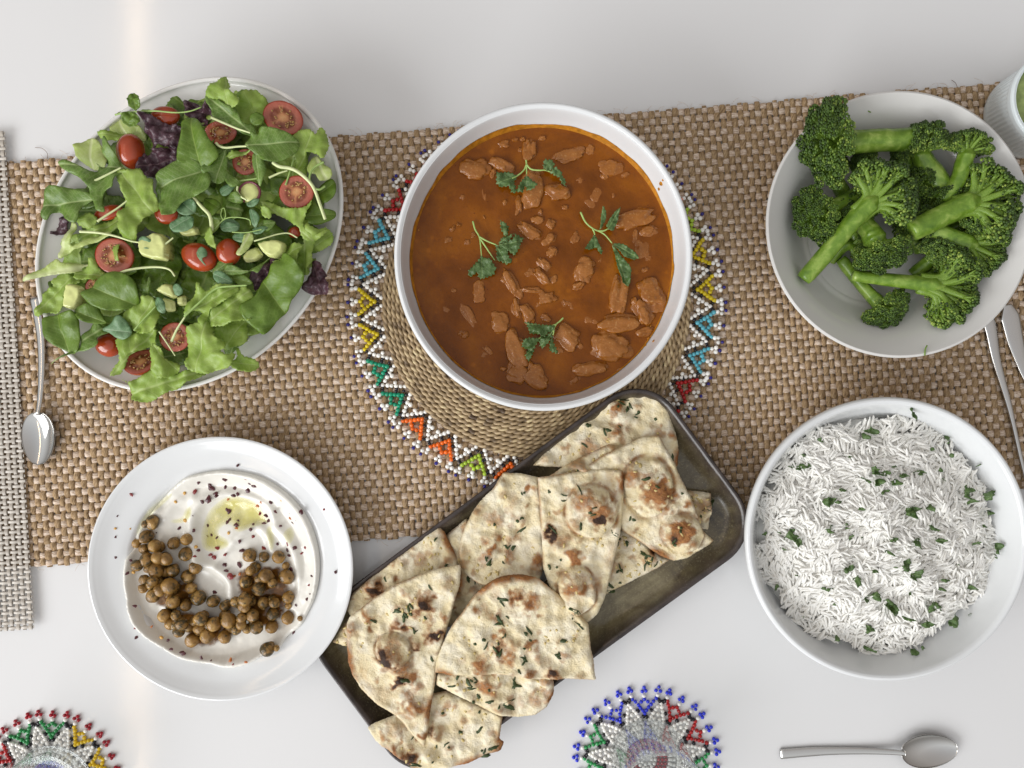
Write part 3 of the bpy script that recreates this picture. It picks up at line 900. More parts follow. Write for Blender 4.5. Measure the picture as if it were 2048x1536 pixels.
def tumbler(cx, cy, rb, rt, h, z0, label):
    c = P(cx, cy, z0)
    prof_o = [(0, 0.0), (rb * .9, 0.0), (rb, 0.002), (rb * .98 + rt * .02, 0.010), (rb * .5 + rt * .5, h * .5), (rt, h - .001), (rt - .0006, h)]
    prof_i = [(rt - .0014, h - .0005), (rb * .5 + rt * .5 - .002, h * .5), (rb - .003, 0.014), (rb * .8, 0.009), (rb * .4, .008), (0, 0.008)]
    V, F_ = lathe(np.vstack([spline(prof_o, 30), spline(prof_i, 26)]), 72)
    V = V + np.array([c[0], c[1], z0])
    single('glass_tumbler', V, F_, MT_GLASS, label, 'glass', 'glass tumblers on the coasters', loc=(c[0], c[1], z0))
tumbler(1296, 1514, PX(76, .004), PX(92, .08), 0.078, 0.0045, 'clear glass tumbler standing on the blue-tipped beaded coaster at bottom centre')
tumbler(100, 1583, PX(92, .004), PX(100, .08), 0.078, 0.0045, 'clear glass tumbler standing on the red-tipped beaded coaster in the bottom left corner')

# ================================================================ bowls and plates
def put_bowl(name, prof, cx, cy, zref, z0, label, cat, sx=1, sy=1, rot=0, mat=MT_WHITE, mod=None, seg=128):
    c = P(cx, cy, zref)
    V, F_ = lathe(prof, seg, sx, sy, rot, mod)
    V = V + np.array([c[0], c[1], z0])
    return single(name, V, F_, mat, label, cat, 'white china bowls and plates', loc=(c[0], c[1], z0)), c
# curry bowl
CB_Z0 = 0.0112; CB_RIM = 0.105
rw = PX(305, CB_RIM)
hh = CB_RIM - CB_Z0
pr = bowl_profile([(0, 0.003), (.045, .003), (.047, 0), (.060, 0), (.064, .004), (.085, .016), (rw - .014, .050), (rw - .005, .080), (rw - .001, hh - .006), (rw, hh - .003), (rw - .0012, hh - .0006), (rw - .003, hh)],
                  [(rw - .003, hh), (rw - .0052, hh - .0012), (rw - .0066, hh - .004), (rw - .0105, hh - .025), (rw - .019, .044), (rw - .05, .017), (.05, .009), (0, .008)], 60, 50)
_, CBC = put_bowl('curry_bowl', pr, 1087, 512, CB_RIM, CB_Z0, 'deep white bowl full of brown chicken curry, standing on the beaded seagrass mat', 'bowl', 0.983, 1.017)
# salad bowl
SB_RIM = 0.070; a1 = PX(345, SB_RIM); a2 = PX(276, SB_RIM)
q = a1; hh = SB_RIM - .0055
pr = bowl_profile([(0, .003), (.05, .003), (.052, 0), (.066, 0), (.070, .003), (.100, .014), (q - .014, .040), (q - .003, hh - .008), (q, hh - .002), (q - .0008, hh - .0003), (q - .0022, hh)],
                  [(q - .0022, hh), (q - .0042, hh - .001), (q - .0062, hh - .005), (q - .020, .053), (q - .05, .039), (.08, .028), (0, .024)], 60, 50)
_, SBC = put_bowl('salad_bowl', pr, 377.4, 468.1, SB_RIM, .0055, 'oval white bowl heaped with green salad and tomatoes', 'bowl', 1.0, a2 / a1, math.atan2(.7433, .6689), mat=MT_CREAM)
# broccoli bowl
BB_RIM = 0.058; q = PX(267, BB_RIM); hh = BB_RIM - .0055
pr = bowl_profile([(0, .003), (.045, .003), (.047, 0), (.058, 0), (.062, .003), (.078, .009), (q - .022, .036), (q - .002, hh - .003), (q, hh - .001), (q - .0016, hh)],
                  [(q - .0016, hh), (q - .004, hh - .0012), (q - .024, .036), (.079, .013), (.070, .0085), (.06, .0075), (0, .007)], 56, 56)
_, BBC = put_bowl('broccoli_bowl', pr, 1800, 448, BB_RIM, .0055, 'wide white bowl of broccoli florets at the upper right', 'bowl', mat=MT_WHITE_DIM)
# rice bowl
RB_RIM = 0.070; q = PX(285, RB_RIM); hh = RB_RIM - .003
pr = bowl_profile([(0, .003), (.045, .003), (.047, 0), (.060, 0), (.064, .003), (.09, .014), (q - .012, .036), (q - .002, hh - .012), (q, hh - .004), (q - .0012, hh - .0008), (q - .0034, hh)],
                  [(q - .0034, hh), (q - .006, hh - .0015), (q - .009, hh - .007), (q - .022, .030), (.09, .016), (.06, .009), (0, .008)], 56, 50)
_, RBC = put_bowl('rice_bowl', pr, 1777, 1079, RB_RIM, .003, 'round white bowl heaped with white rice and chopped parsley at the lower right', 'bowl')
# dip plate
DP_RIM = 0.034; q = PX(266, DP_RIM); hh = DP_RIM - .001
pr = bowl_profile([(0, .003), (.055, .003), (.057, 0), (.070, 0), (.074, .003), (.090, .012), (.103, .0222), (q - .004, hh - .0035), (q - .0005, hh - .0018), (q, hh - .0006), (q - .0015, hh)],
                  [(q - .0015, hh), (q - .0042, hh - .0008), (q - .0075, hh - .0022), (.112, .0275), (.099, .0245), (.0935, .0215), (.087, .012), (.075, .0085), (0, .008)], 60, 80)
_, DPC = put_bowl('dip_plate', pr, 440, 1138, DP_RIM, .001, 'white rimmed plate holding yogurt dip and chickpeas at the lower left', 'plate', .2665 / .2665, .994)
# ramekin
RK = 0.056; q = .0465
def flute(r, z, a):
    m = np.clip((z - .006) / .004, 0, 1) * np.clip((.040 - z) / .003, 0, 1) * (r > .040)
    return r - m * .0011 * (1 - np.abs(np.sin(a * 30)))
pr = bowl_profile([(0, .002), (.036, .002), (.038, 0), (.041, 0), (.0425, .002), (.0432, .010), (.0442, .036), (.0443, .0395), (.0452, .041), (.0462, .048), (q, RK - .0085), (q - .0006, RK - .0062), (q - .0018, RK - .0056)],
                  [(q - .0018, RK - .0056), (q - .0034, RK - .0062), (q - .0042, RK - .009), (q - .006, .02), (.034, .006), (0, .005)], 90, 40)
_, RKC = put_bowl('ramekin', pr, 2124, 195, RK, .0055, 'fluted white ramekin of green sauce cut by the right edge at the top', 'ramekin', mat=MT_RAM, mod=flute, seg=240)
n = 40
V, F_ = lathe([(0, .042), (.038, .042), (.0418, .0425), (.0418, .046), (.038, .0466), (.025, .0470), (.012, .0472), (0, .0472)], 64)
V[:, 2] += 0.0008 * fbm(V * 180, 3) * (V[:, 2] > .0455)
single('green_sauce', V + np.array([RKC[0], RKC[1], .0035]), F_, MT_GSAUCE, 'pale green herb sauce filling the ramekin at the top right', 'sauce')

# ================================================================ tray
def tilt(px, py):
    """the tray leans: its upper right end rests on the beaded mat"""
    u = .8 * np.asarray(px, float) - .6 * np.asarray(py, float)
    return np.clip((u + 280) / 680.0, 0, 1.3) * 0.0100
def build_tray():
    zr = 0.022; c = P(1058, 1158, zr)
    hx, hy = PX(434, zr), PX(200, zr)
    ang = math.radians(36.6)
    def rr(inset, cr, n=14):
        cr = max(cr - inset, .004); ax, ay = hx - inset - cr, hy - inset - cr
        out = []
        for sx, sy, a0 in ((1, 1, 0), (-1, 1, 90), (-1, -1, 180), (1, -1, 270)):
            for t in np.linspace(0, 90, n): 
                a = math.radians(a0 + t); out.append((sx * ax + cr * math.cos(a), sy * ay + cr * math.sin(a)))
            # straight side gets in-between points
        out = np.array(out); res = []
        for i in range(len(out)):
            p, qn = out[i], out[(i + 1) % len(out)]
            m = 12 if np.linalg.norm(qn - p) > .05 else 1
            for t in range(m): res.append(p + (qn - p) * t / m)
        return np.array(res)
    cr = .046
    prof = [(.030, .0, 1), (.022, .0004, 1), (.012, .005, 1), (.003, .016, 1), (.0004, .0205, 1), (.0004, .0216, 1), (.0016, .0225, 1), (.0035, .0221, 1), (.0062, .0195, .8), (.012, .0115, .25), (.0185, .0072, .05), (.026, .006, 0), (.05, .0056, 0), (.085, .0055, 0)]
    V = []; at = []
    for ins, z, e in prof:
        p = rr(min(ins, hy - .008), cr); V.append(np.c_[p, np.full(len(p), z)]); at.append(np.full(len(p), e))
    m = len(V[0]); n = len(V)
    V = np.vstack(V); at = np.concatenate(at)
    F_ = [grid_faces(n, m, wrap_v=True)]
    V = np.vstack([V, (0, 0, 0), (0, 0, .0055)]); at = np.r_[at, 1, 0]
    k = np.arange(m); k2 = (k + 1) % m
    F_.append(np.vstack([np.c_[np.full(m, n * m), k2, k], np.c_[np.full(m, n * m + 1), (n - 1) * m + k, (n - 1) * m + k2]]))
    V = V @ rotz(ang).T + np.array([c[0], c[1], 0])
    px_ = 1024 + V[:, 0] * F / (H - zr); py_ = 768 - V[:, 1] * F / (H - zr)
    V[:, 2] += tilt(px_, py_) + .0006
    o = single('serving_tray', V, F_, MT_TRAY, 'dark brown-grey glazed rectangular tray holding the flatbread', 'tray', loc=(c[0], c[1], 0), attrs={'edge': at})
build_tray()

# ================================================================ cutlery
def spoon(label, tip, neck, bowl_c, bl, bw, hw0, hw1, z0, zb, bend=(0, 0), name='dessert_spoon', group='dessert spoons'):
    """tip/neck/bowl centre in photo px; bl, bw: half length and width of the bowl in px"""
    t = P(*tip, z0); nk = P(*neck, z0); bc = P(*bowl_c, z0)
    root = thing(name, label, 'spoon', (nk[0], nk[1], z0), group)
    ax = (bc - nk)[:2]; ax /= np.linalg.norm(ax)
    bl = PX(bl, z0); bw = PX(bw, z0)
    # bowl
    nu, nv = 40, 25
    u = np.linspace(-1, 1, nu); v = np.linspace(-1, 1, nv)
    uu, vv = np.meshgrid(u, v, indexing='ij')
    wprof = np.sqrt(np.clip(1 - uu ** 2, 0, 1)) * (1 - 0.10 * uu)
    xx = uu * bl; yy = vv * wprof * bw
    dep = .0062 * np.clip(1 - uu ** 2 * .95 , 0, 1) ** .9 * (1 - vv ** 2)
    top = zb + .0072 - dep + 0.0015 * (-uu)
    side = np.array([-ax[1], ax[0]])
    XY = bc[:2] + xx[..., None] * ax + yy[..., None] * side
    A = np.concatenate([XY, top[..., None]], -1).reshape(-1, 3)
    B = A.copy(); B[:, 2] -= .0011
    n = nu * nv
    fg = grid_faces(nu, nv)
    idx = np.arange(n).reshape(nu, nv)
    ring = np.r_[idx[:, 0], idx[-1, 1:], idx[-2::-1, -1], idx[0, -2:0:-1]]
    r2 = np.roll(ring, -1)
    walls = np.c_[ring, r2, r2 + n, ring + n]
    wpart('bowl', np.vstack([A, B]), [fg, fg[:, ::-1] + n, walls], MT_STEEL, root)
    # handle
    m = 40
    ctrl = [t, t * .6 + nk * .4 + np.array([bend[0], bend[1], 0]), nk, bc - np.r_[ax * bl * .86, 0]]
    path = spline(ctrl, m)
    s = np.linspace(0, 1, m)
    path[:, 2] = z0 + .0012 + .007 * np.clip(s, 0, 1) ** 3 * 0 + .0075 * np.exp(-((s - .80) / .22) ** 2) * .9 + .004 * (1 - s) * 0
    path[-1, 2] = zb + .0085; path[-2, 2] = zb + .0088
    wd = PX(1, z0) * np.interp(s, [0, .25, .7, .86, 1], [hw0, hw0 * .93, hw1 * 1.35, hw1, hw1 * 1.9])
    tg = np.gradient(path[:, :2], axis=0); tg /= np.linalg.norm(tg, axis=1)[:, None]
    sd = np.c_[-tg[:, 1], tg[:, 0]]
    cs = np.array([(-1, 0), (-.93, .55), (-.5, .85), (0, 1), (.5, .85), (.93, .55), (1, 0), (.9, -.8), (0, -1), (-.9, -.8)])
    th = .0013
    V = np.stack([np.c_[path[:, :2] + sd * (wd * a)[:, None], path[:, 2] + th * b] for a, b in cs], 1).reshape(-1, 3)
    k = len(cs)
    V = np.vstack([V, path[0], path[-1]])
    kk = np.arange(k); k2 = (kk + 1) % k
    wpart('handle', V, [grid_faces(m, k, wrap_v=True), np.vstack([np.c_[np.full(k, m * k), kk, k2], np.c_[np.full(k, m * k + 1), (m - 1) * k + k2, (m - 1) * k + kk]])], MT_STEEL, root)
    return root
spoon('steel spoon lying on the runner left of the salad bowl, its bowl pointing down', (70, 596), (86, 808), (84, 876), 53, 33, 9, 3.4, .006, .0055, bend=(.0035, 0))
spoon('steel spoon lying on the bare white table in the lower right corner', (1560, 1507), (1785, 1499), (1852, 1496), 58, 33, 10, 3.6, .0008, .0005, bend=(0, .0015))
def handle(label, pts, widths, z, bowl_end):
    """a serving piece whose flared handle shows between the bowls; the far end lies outside the picture"""
    root = thing('serving_cutlery', label, 'cutlery', P(*pts[0], z), 'serving cutlery between the right-hand bowls')
    w3 = np.array([P(*p, z) for p in pts]); m = 50
    path = spline(w3, m); s = np.linspace(0, 1, m)
    path[:, 2] = z + .0015 + .006 * np.clip((s - .55) / .45, 0, 1) ** 2
    wd = PX(1, z) * np.interp(s, np.linspace(0, 1, len(widths)), widths)
    tg = np.gradient(path[:, :2], axis=0); tg /= np.linalg.norm(tg, axis=1)[:, None]
    sd = np.c_[-tg[:, 1], tg[:, 0]]
    cs = np.array([(-1, 0), (-.95, .5), (-.7, .8), (0, 1.0), (.7, .8), (.95, .5), (1, 0), (.9, -.8), (0, -1), (-.9, -.8)])
    V = np.stack([np.c_[path[:, :2] + sd * (wd * a)[:, None], path[:, 2] + .0016 * b] for a, b in cs], 1).reshape(-1, 3)
    k = len(cs); V = np.vstack([V, path[0], path[-1]]); kk = np.arange(k); k2 = (kk + 1) % k
    wpart('handle', V, [grid_faces(m, k, wrap_v=True), np.vstack([np.c_[np.full(k, m * k), kk, k2], np.c_[np.full(k, m * k + 1), (m - 1) * k + k2, (m - 1) * k + kk]])], MT_STEEL, root)
    ax = tg[-1]; nu, nv = 24, 15
    uu, vv = np.meshgrid(np.linspace(-1, 1, nu), np.linspace(-1, 1, nv), indexing='ij')
    wp = np.sqrt(np.clip(1 - uu ** 2, 0, 1)) * (1 - .1 * uu)
    bl, bw = .034, .021
    bc = path[-1, :2] + ax * bl * .95
    top = path[-1, 2] - .001 - .007 * np.clip(1 - uu ** 2, 0, 1) * (1 - vv ** 2) + .001
    XY = bc + (uu * bl)[..., None] * ax + (vv * wp * bw)[..., None] * np.array([-ax[1], ax[0]])
    A = np.concatenate([XY, top[..., None]], -1).reshape(-1, 3); B = A.copy(); B[:, 2] -= .0012
    fg = grid_faces(nu, nv); n = nu * nv
    wpart('bowl', np.vstack([A, B]), [fg, fg[:, ::-1] + n], MT_STEEL, root)
handle('narrow steel cutlery handle curving from under the broccoli bowl towards the rice bowl', [(1964, 610), (1979, 655), (1992, 725), (2018, 820), (2038, 920), (2056, 1010)], [13, 12.5, 9.5, 7, 4.5, 4, 3.8], .0062, None)
handle('broad steel cutlery handle with a rounded end at the right edge below the broccoli bowl', [(2012, 610), (2020, 640), (2034, 700), (2060, 770), (2110, 850), (2170, 920)], [9, 19.5, 17, 11.5, 7, 5, 4], .0062, None)
# ================================================================ flatbread
C5 = (640, 740, 600 / 2048); C6 = (640, 1100, 600 / 2048); C7 = (1000, 760, 500 / 1536)
def naan(label, cr, poly, z, slope=(0, 0), th=.0058, spots=(), discs=(), crust=(), herbs=10, seed=0, edge_round=9):
    """spots: (x, y, r, brown, char) in crop units, discs: (x, y, rx, ry) puffed bubbles, crust: (x, y, r) browned edge zones"""
    po = crop(poly, *cr); s = cr[2]; po = po.mean(0) + (po - po.mean(0)) * 1.02
    sp = [(x * s + cr[0], y * s + cr[1], r * s, b, k) for x, y, r, b, k in spots]
    dc = [(x * s + cr[0], y * s + cr[1], rx * s, ry * s) for x, y, rx, ry in discs]
    cs = [(x * s + cr[0], y * s + cr[1], r * s) for x, y, r in crust]
    cen = po.mean(0)
    rr = random.Random(seed + 100)
    # unnamed small blisters
    lo, hi = po.min(0), po.max(0)
    extra = []
    for _ in range(75):
        x, y = rr.uniform(lo[0], hi[0]), rr.uniform(lo[1], hi[1])
        if inside(np.array([[x, y]]), po)[0]: extra.append((x, y, rr.uniform(4, 15), rr.choice((0, 0, 0, 0, .1, .22, .4)), 0))
    def height(p, d):
        q = v3(p)
        h = .0022 * fbm(q / 40, seed, 3) + .0008 * fbm(q / 15, seed + 9, 2)
        for x, y, r, b, k in sp + extra:
            g = np.exp(-(((p[:, 0] - x) ** 2 + (p[:, 1] - y) ** 2) / (r * 1.05) ** 2) ** 1.5)
            h = h + g * min(.0042, PX(r) * .34)
        for x, y, rx, ry in dc:
            e = ((p[:, 0] - x) / rx) ** 2 + ((p[:, 1] - y) / ry) ** 2 + .16 * vnoise(q / 26, seed + 4)
            h = h + .0085 * np.clip(1.02 - e, 0, 1) ** .2 * np.clip(1.3 - .35 * e, 0, 1) - .0020 * np.exp(-((np.sqrt(np.maximum(e, 0)) - 1.06) / .07) ** 2)
        # dimples from fingers
        h = h - .0020 * np.clip(vnoise(q / 24, seed + 31) - .1, 0, 1)
        return h
    def plane(p):
        return z + tilt(p[:, 0], p[:, 1]) + slope[0] * (p[:, 0] - cen[0]) + slope[1] * (p[:, 1] - cen[1])
    def prof(d): return np.sqrt(np.clip(1 - (1 - np.minimum(d / edge_round, 1)) ** 2, 0, 1))
    ztop = lambda p, d: plane(p) + th / 2 * prof(d) + height(p, d) * (.35 + .65 * prof(d))
    zbot = lambda p, d: plane(p) - th / 2 * prof(d) + height(p, d) * .35
    V, F_, px, ed = solid(po, 3.2, ztop, zbot, z + .006, 1, .7, 9.0, seed)
    br = np.zeros(len(V)); ch = np.zeros(len(V)); q = v3(px)
    wob = 1 + .45 * vnoise(q / 11, seed + 5) + .3 * vnoise(q / 5, seed + 6)
    wx = px[:, 0] + 9 * fbm(q / 17, seed + 61, 2); wy = px[:, 1] + 9 * fbm(q / 17, seed + 62, 2)
    for x, y, r, b, k in sp + extra:
        e = np.sqrt((wx - x) ** 2 + (wy - y) ** 2) / (r * wob)
        g = np.clip(1.4 - e, 0, 1); br = np.maximum(br, g ** 1.25 * b)
        ch = np.maximum(ch, np.clip(1.1 - e, 0, 1) * k)
    for x, y, r in cs:
        e = np.sqrt((px[:, 0] - x) ** 2 + (px[:, 1] - y) ** 2) / r
        g = np.clip(1.2 - e, 0, 1) * np.clip(1 - ed / 16, 0, 1); br = np.maximum(br, g * 1.1); ch = np.maximum(ch, g * .35 * (ed < 3))
    for x, y, rx, ry in dc:      # the puffed bubbles stay pale at their shoulder
        e = np.sqrt(((px[:, 0] - x) / rx) ** 2 + ((px[:, 1] - y) / ry) ** 2)
        br = np.maximum(br, .55 * np.exp(-((e - 1.08) / .07) ** 2) * np.clip(.4 + vnoise(q / 20, seed + 3), 0, 1))
    br = np.maximum(br, np.clip(.4 * vnoise(q / 33, seed + 40) - .2, 0, .2))
    br = np.maximum(br, np.clip(.55 - ed / 9, 0, 1) * np.clip(.5 + vnoise(q / 40, seed + 77), 0, 1) * .8)
    root = thing('naan_piece', label, 'flatbread', (V[:, 0].mean(), V[:, 1].mean(), V[:, 2].min()), 'flatbread pieces on the tray')
    wpart('crumb', V, F_, MT_NAAN, root, attrs={'brown': br, 'char': ch})
    # toppings sit on the upper face
    n = len(V) // 2; topxy, topz, tpx, ted = V[:n, :2], V[:n, 2], px[:n], ed[:n]
    ok = np.where(ted > 10)[0]
    if len(ok) == 0: return root
    for h in range(int(herbs * .8)):
        i = ok[rr.randrange(len(ok))]
        for sub in range(rr.choice((1, 1, 2, 3))):
            L = rr.choice((3, 4, 5, 7, 9, 12)) * rr.uniform(.8, 1.2); wdt = min(L, rr.uniform(1.6, 4.2)); a = rr.uniform(0, math.pi); m = 11
            t = np.linspace(0, 2 * math.pi, m, endpoint=False)
            o = np.c_[np.cos(t) * L, np.sin(t) * wdt + .25 * L * np.cos(t) ** 2 * rr.uniform(-1, 1)] * np.array([rr.uniform(.55, 1.25) for _ in range(m)])[:, None]
            c_, s_ = math.cos(a), math.sin(a)
            pp = o @ np.array([[c_, s_], [-s_, c_]]) + tpx[i] + np.array([rr.uniform(-7, 7), rr.uniform(-7, 7)]) * sub
            k = (H - z - .006) / F
            xy = np.c_[(pp[:, 0] - 1024) * k, (768 - pp[:, 1]) * k]
            near = [int(np.argmin(((topxy - x) ** 2).sum(1))) for x in xy]
            zz = topz[near] + .0004 + .0005 * RS.rand(m)
            ctr = np.r_[xy.mean(0), zz.mean() + .0006]
            VV = np.vstack([np.c_[xy, zz], ctr, np.c_[xy, zz - .0005]])
            kk = np.arange(m); k2 = (kk + 1) % m
            wpart('herb_leaf', VV, [np.c_[np.full(m, m), kk, k2], np.c_[kk, kk + m + 1, k2 + m + 1, k2]], MT_HERB, root)
    gl = []
    g0 = ok[RS.randint(0, len(ok), 7)]
    for g in range(22):
        i = ok[rr.randrange(len(ok))] if g % 2 else g0[rr.randrange(7)]
        jx, jy = rr.gauss(0, 10), rr.gauss(0, 10)
        w = topxy[i] + np.array([PX(jx), PX(jy)])
        j = int(np.argmin(((topxy - w) ** 2).sum(1)))
        if ted[j] < 6: continue
        S = np.array([PX(rr.uniform(2.5, 7)), PX(rr.uniform(1.8, 3.6)), PX(1.2)])
        V0, F0 = ico(1)
        vv = (V0 * (1 + .25 * vnoise(V0 * 2 + g, g))[:, None] * S) @ rotz(rr.uniform(0, 3)).T + np.array([topxy[j][0], topxy[j][1], topz[j] - PX(.2)])
        gl.append((vv, [F0]))
    if gl:
        Vg, Fg, _ = join(gl); wpart('garlic_bits', Vg, Fg, MT_GARLIC, root, kind='stuff')
    return root
naan('small corner of flatbread sticking out on the right under the bubbled piece', C7, [(1130, 670), (1285, 690), (1270, 910), (1200, 900), (1110, 760)], .0105, spots=[(1245, 730, 20, .4, 0)], herbs=3, seed=1)
naan('herb-covered flatbread piece low in the tray, under the bubbled pieces on the right side', C7, [(640, 1000), (760, 900), (880, 980), (980, 1080), (1035, 1095), (960, 1150), (800, 1230), (645, 1312), (600, 1220), (640, 1080)], .012, spots=[(925, 1050, 50, .9, .7)], herbs=14, seed=2)
naan('sliver of flatbread showing between the big left pieces and the centre of the tray', C6, [(860, -90), (1000, -210), (1200, -60), (1180, 250), (1000, 430), (880, 530), (850, 500), (920, 300), (960, 150)], .013, (0, 0), spots=[(900, 60, 60, .7, .1), (930, 390, 40, .6, 0)], crust=[(960, 250, 120)], herbs=4, seed=3)
naan('small pale end of flatbread at the left tray end next to the dip plate', C6, [(78, 640), (130, 560), (190, 470), (300, 560), (330, 700), (190, 668)], .020, herbs=1, seed=4)
naan('long folded flatbread piece at the top end of the tray nearest the curry bowl', C7, [(210, 520), (280, 440), (370, 360), (450, 285), (540, 205), (640, 140), (720, 95), (790, 72), (855, 62), (910, 75), (955, 105), (1000, 150), (1030, 200), (1042, 260), (1068, 330), (1085, 430), (1075, 525), (980, 560), (800, 560), (600, 540), (380, 530)], .0145, spots=[(700, 160, 45, .75, .1), (725, 320, 55, .6, 0), (545, 415, 55, .45, 0), (1050, 330, 28, .6, .1), (830, 170, 30, .3, 0)], crust=[(1080, 480, 70), (720, 110, 60)], herbs=14, seed=5)
naan('narrow flatbread strip wedged between the top folded piece and the bubbled pieces', C7, [(300, 590), (420, 510), (540, 450), (660, 388), (725, 405), (780, 450), (600, 580), (430, 620)], .018, spots=[(500, 535, 30, .4, 0), (690, 435, 20, .6, .3)], herbs=2, seed=6)
naan('long flatbread piece on the upper left tray edge, half under the triangle', C6, [(185, 410), (200, 350), (225, 300), (330, 210), (480, 90), (640, -30), (740, -110), (805, -152), (845, -120), (870, -70), (905, 0), (930, 70), (935, 140), (820, 230), (600, 320), (450, 400), (300, 480), (210, 460)], .0205, spots=[(370, 258, 62, .95, .8), (680, 60, 50, .35, 0), (492, 200, 28, .7, .1), (870, 60, 45, .5, 0), (760, 20, 40, .3, 0), (560, 100, 36, .2, 0), (325, 325, 28, .5, .1)], crust=[(880, -50, 120)], herbs=5, seed=7)
naan('flatbread piece with one rounded edge left of the bubbled pieces, middle of the tray', C5, [(1250, 705), (1370, 712), (1490, 738), (1510, 900), (1525, 1100), (1535, 1250), (1510, 1380), (1470, 1470), (1330, 1482), (1180, 1475), (1080, 1450), (1010, 1405), (965, 1340), (952, 1240), (970, 1140), (1000, 1060), (1040, 980), (1085, 915), (1130, 865), (1180, 820)], .0235, spots=[(1190, 1010, 62, .35, 0), (1160, 1222, 42, .7, .1), (1205, 1150, 50, .55, 0), (1475, 1310, 55, .65, .1), (1405, 800, 24, .8, .2), (1470, 785, 40, .5, 0), (1125, 1140, 42, .5, 0), (1290, 1262, 44, .55, 0), (1240, 770, 30, .3, 0), (1320, 1020, 36, .25, 0), (1250, 705, 22, .9, .3)], herbs=12, seed=8)
naan('right-hand flatbread piece with one big browned bubble and a dark scorched corner', C7, [(500, 555), (620, 475), (750, 410), (880, 350), (970, 345), (1010, 420), (1060, 510), (1110, 620), (1160, 720), (1190, 790), (1215, 860), (1230, 915), (1300, 975), (1260, 1010), (1200, 1040), (1140, 1080), (1060, 1098), (980, 1070), (880, 1000), (740, 910), (700, 800), (640, 700), (560, 640)], .0275, spots=[(965, 690, 95, 1.0, .25), (990, 720, 35, .5, .5), (790, 580, 70, .6, 0), (1090, 930, 85, .85, .1), (1060, 945, 36, .6, .9), (1125, 770, 26, .6, 0), (1155, 1000, 50, .5, 0)], discs=[(900, 650, 148, 178), (1110, 930, 120, 110)], crust=[(980, 1060, 90)], herbs=8, seed=9)
naan('centre flatbread piece with a round blister charred black on its right side', C7, [(235, 605), (420, 575), (620, 555), (748, 560), (752, 700), (740, 870), (722, 980), (700, 1080), (680, 1170), (660, 1260), (630, 1350), (600, 1420), (535, 1482), (450, 1450), (360, 1370), (300, 1250), (270, 1150), (262, 1000), (255, 880), (245, 740)], .0335, spots=[(600, 790, 85, .7, .1), (620, 830, 50, .9, 1.1), (520, 720, 90, .55, 0), (690, 725, 40, .7, .1), (455, 1082, 40, .85, .2), (430, 1250, 70, .65, 0), (495, 1270, 36, .8, .3), (305, 945, 40, .9, 1.1), (590, 1240, 45, .5, 0), (730, 590, 32, .7, .2), (290, 905, 22, .8, .7)], discs=[(560, 800, 155, 155), (470, 1280, 110, 140)], crust=[(740, 640, 60)], herbs=16, seed=10)
naan('flatbread piece hanging over the bottom edge of the tray, lowest in the picture', C6, [(325, 1230), (420, 1180), (500, 1150), (600, 1060), (760, 1000), (860, 980), (950, 1010), (1050, 1045), (1150, 1090), (1240, 1150), (1215, 1300), (1250, 1320), (1225, 1378), (1100, 1420), (1000, 1465), (900, 1490), (750, 1505), (620, 1500), (560, 1440), (470, 1380), (380, 1320)], .0275, (0, .00001), spots=[(765, 1245, 50, .6, .6), (510, 1350, 40, .8, .2), (600, 1430, 62, .9, .7), (690, 1275, 24, .7, .3), (860, 1040, 40, .4, 0), (840, 1120, 30, .5, 0), (435, 1285, 26, .5, .1)], crust=[(560, 1400, 160), (1215, 1340, 90), (1020, 1450, 120)], herbs=14, seed=11)
naan('flatbread piece under the half-moon, its rounded lower edge over the tray rim', C6, [(795, 930), (810, 850), (1000, 800), (1300, 800), (1560, 850), (1590, 900), (1588, 980), (1545, 1070), (1465, 1128), (1350, 1147), (1200, 1130), (1100, 1080), (1020, 1035), (900, 985)], .0345, spots=[(1150, 912, 66, .65, .1), (1555, 1025, 22, .7, .3)], crust=[(1580, 1000, 60)], herbs=14, seed=12)
naan('big triangular flatbread with the most charred blisters, left end of the tray', C6, [(183, 560), (185, 510), (205, 470), (280, 410), (360, 345), (450, 290), (520, 245), (600, 210), (680, 175), (760, 150), (850, 128), (950, 110), (955, 170), (945, 250), (918, 342), (880, 480), (860, 550), (840, 620), (800, 780), (780, 900), (755, 1050), (740, 1160), (728, 1260), (705, 1362), (660, 1320), (620, 1270), (560, 1190), (500, 1135), (400, 1075), (330, 1015), (270, 950), (215, 860), (190, 770)], .0375, (0, -.00001), spots=[(465, 735, 72, 1.0, 1.15), (550, 525, 55, .9, .7), (705, 380, 78, .9, .8), (690, 385, 40, .5, 1.0), (785, 590, 72, .95, .95), (530, 912, 45, 1.0, 1.1), (320, 470, 42, .6, .2), (850, 470, 46, .6, 0), (625, 885, 50, .75, .3), (650, 660, 50, .7, .6), (600, 1070, 70, .65, .1), (690, 1095, 56, .65, .05), (222, 540, 26, .7, .3), (690, 1275, 24, .8, .4), (500, 660, 95, .5, 0), (560, 800, 70, .6, .1), (320, 560, 26, .7, .3), (680, 960, 40, .5, .1), (540, 400, 46, .35, 0)], discs=[(500, 680, 120, 110)], crust=[(215, 760, 160), (740, 1100, 110)], herbs=12, seed=13)
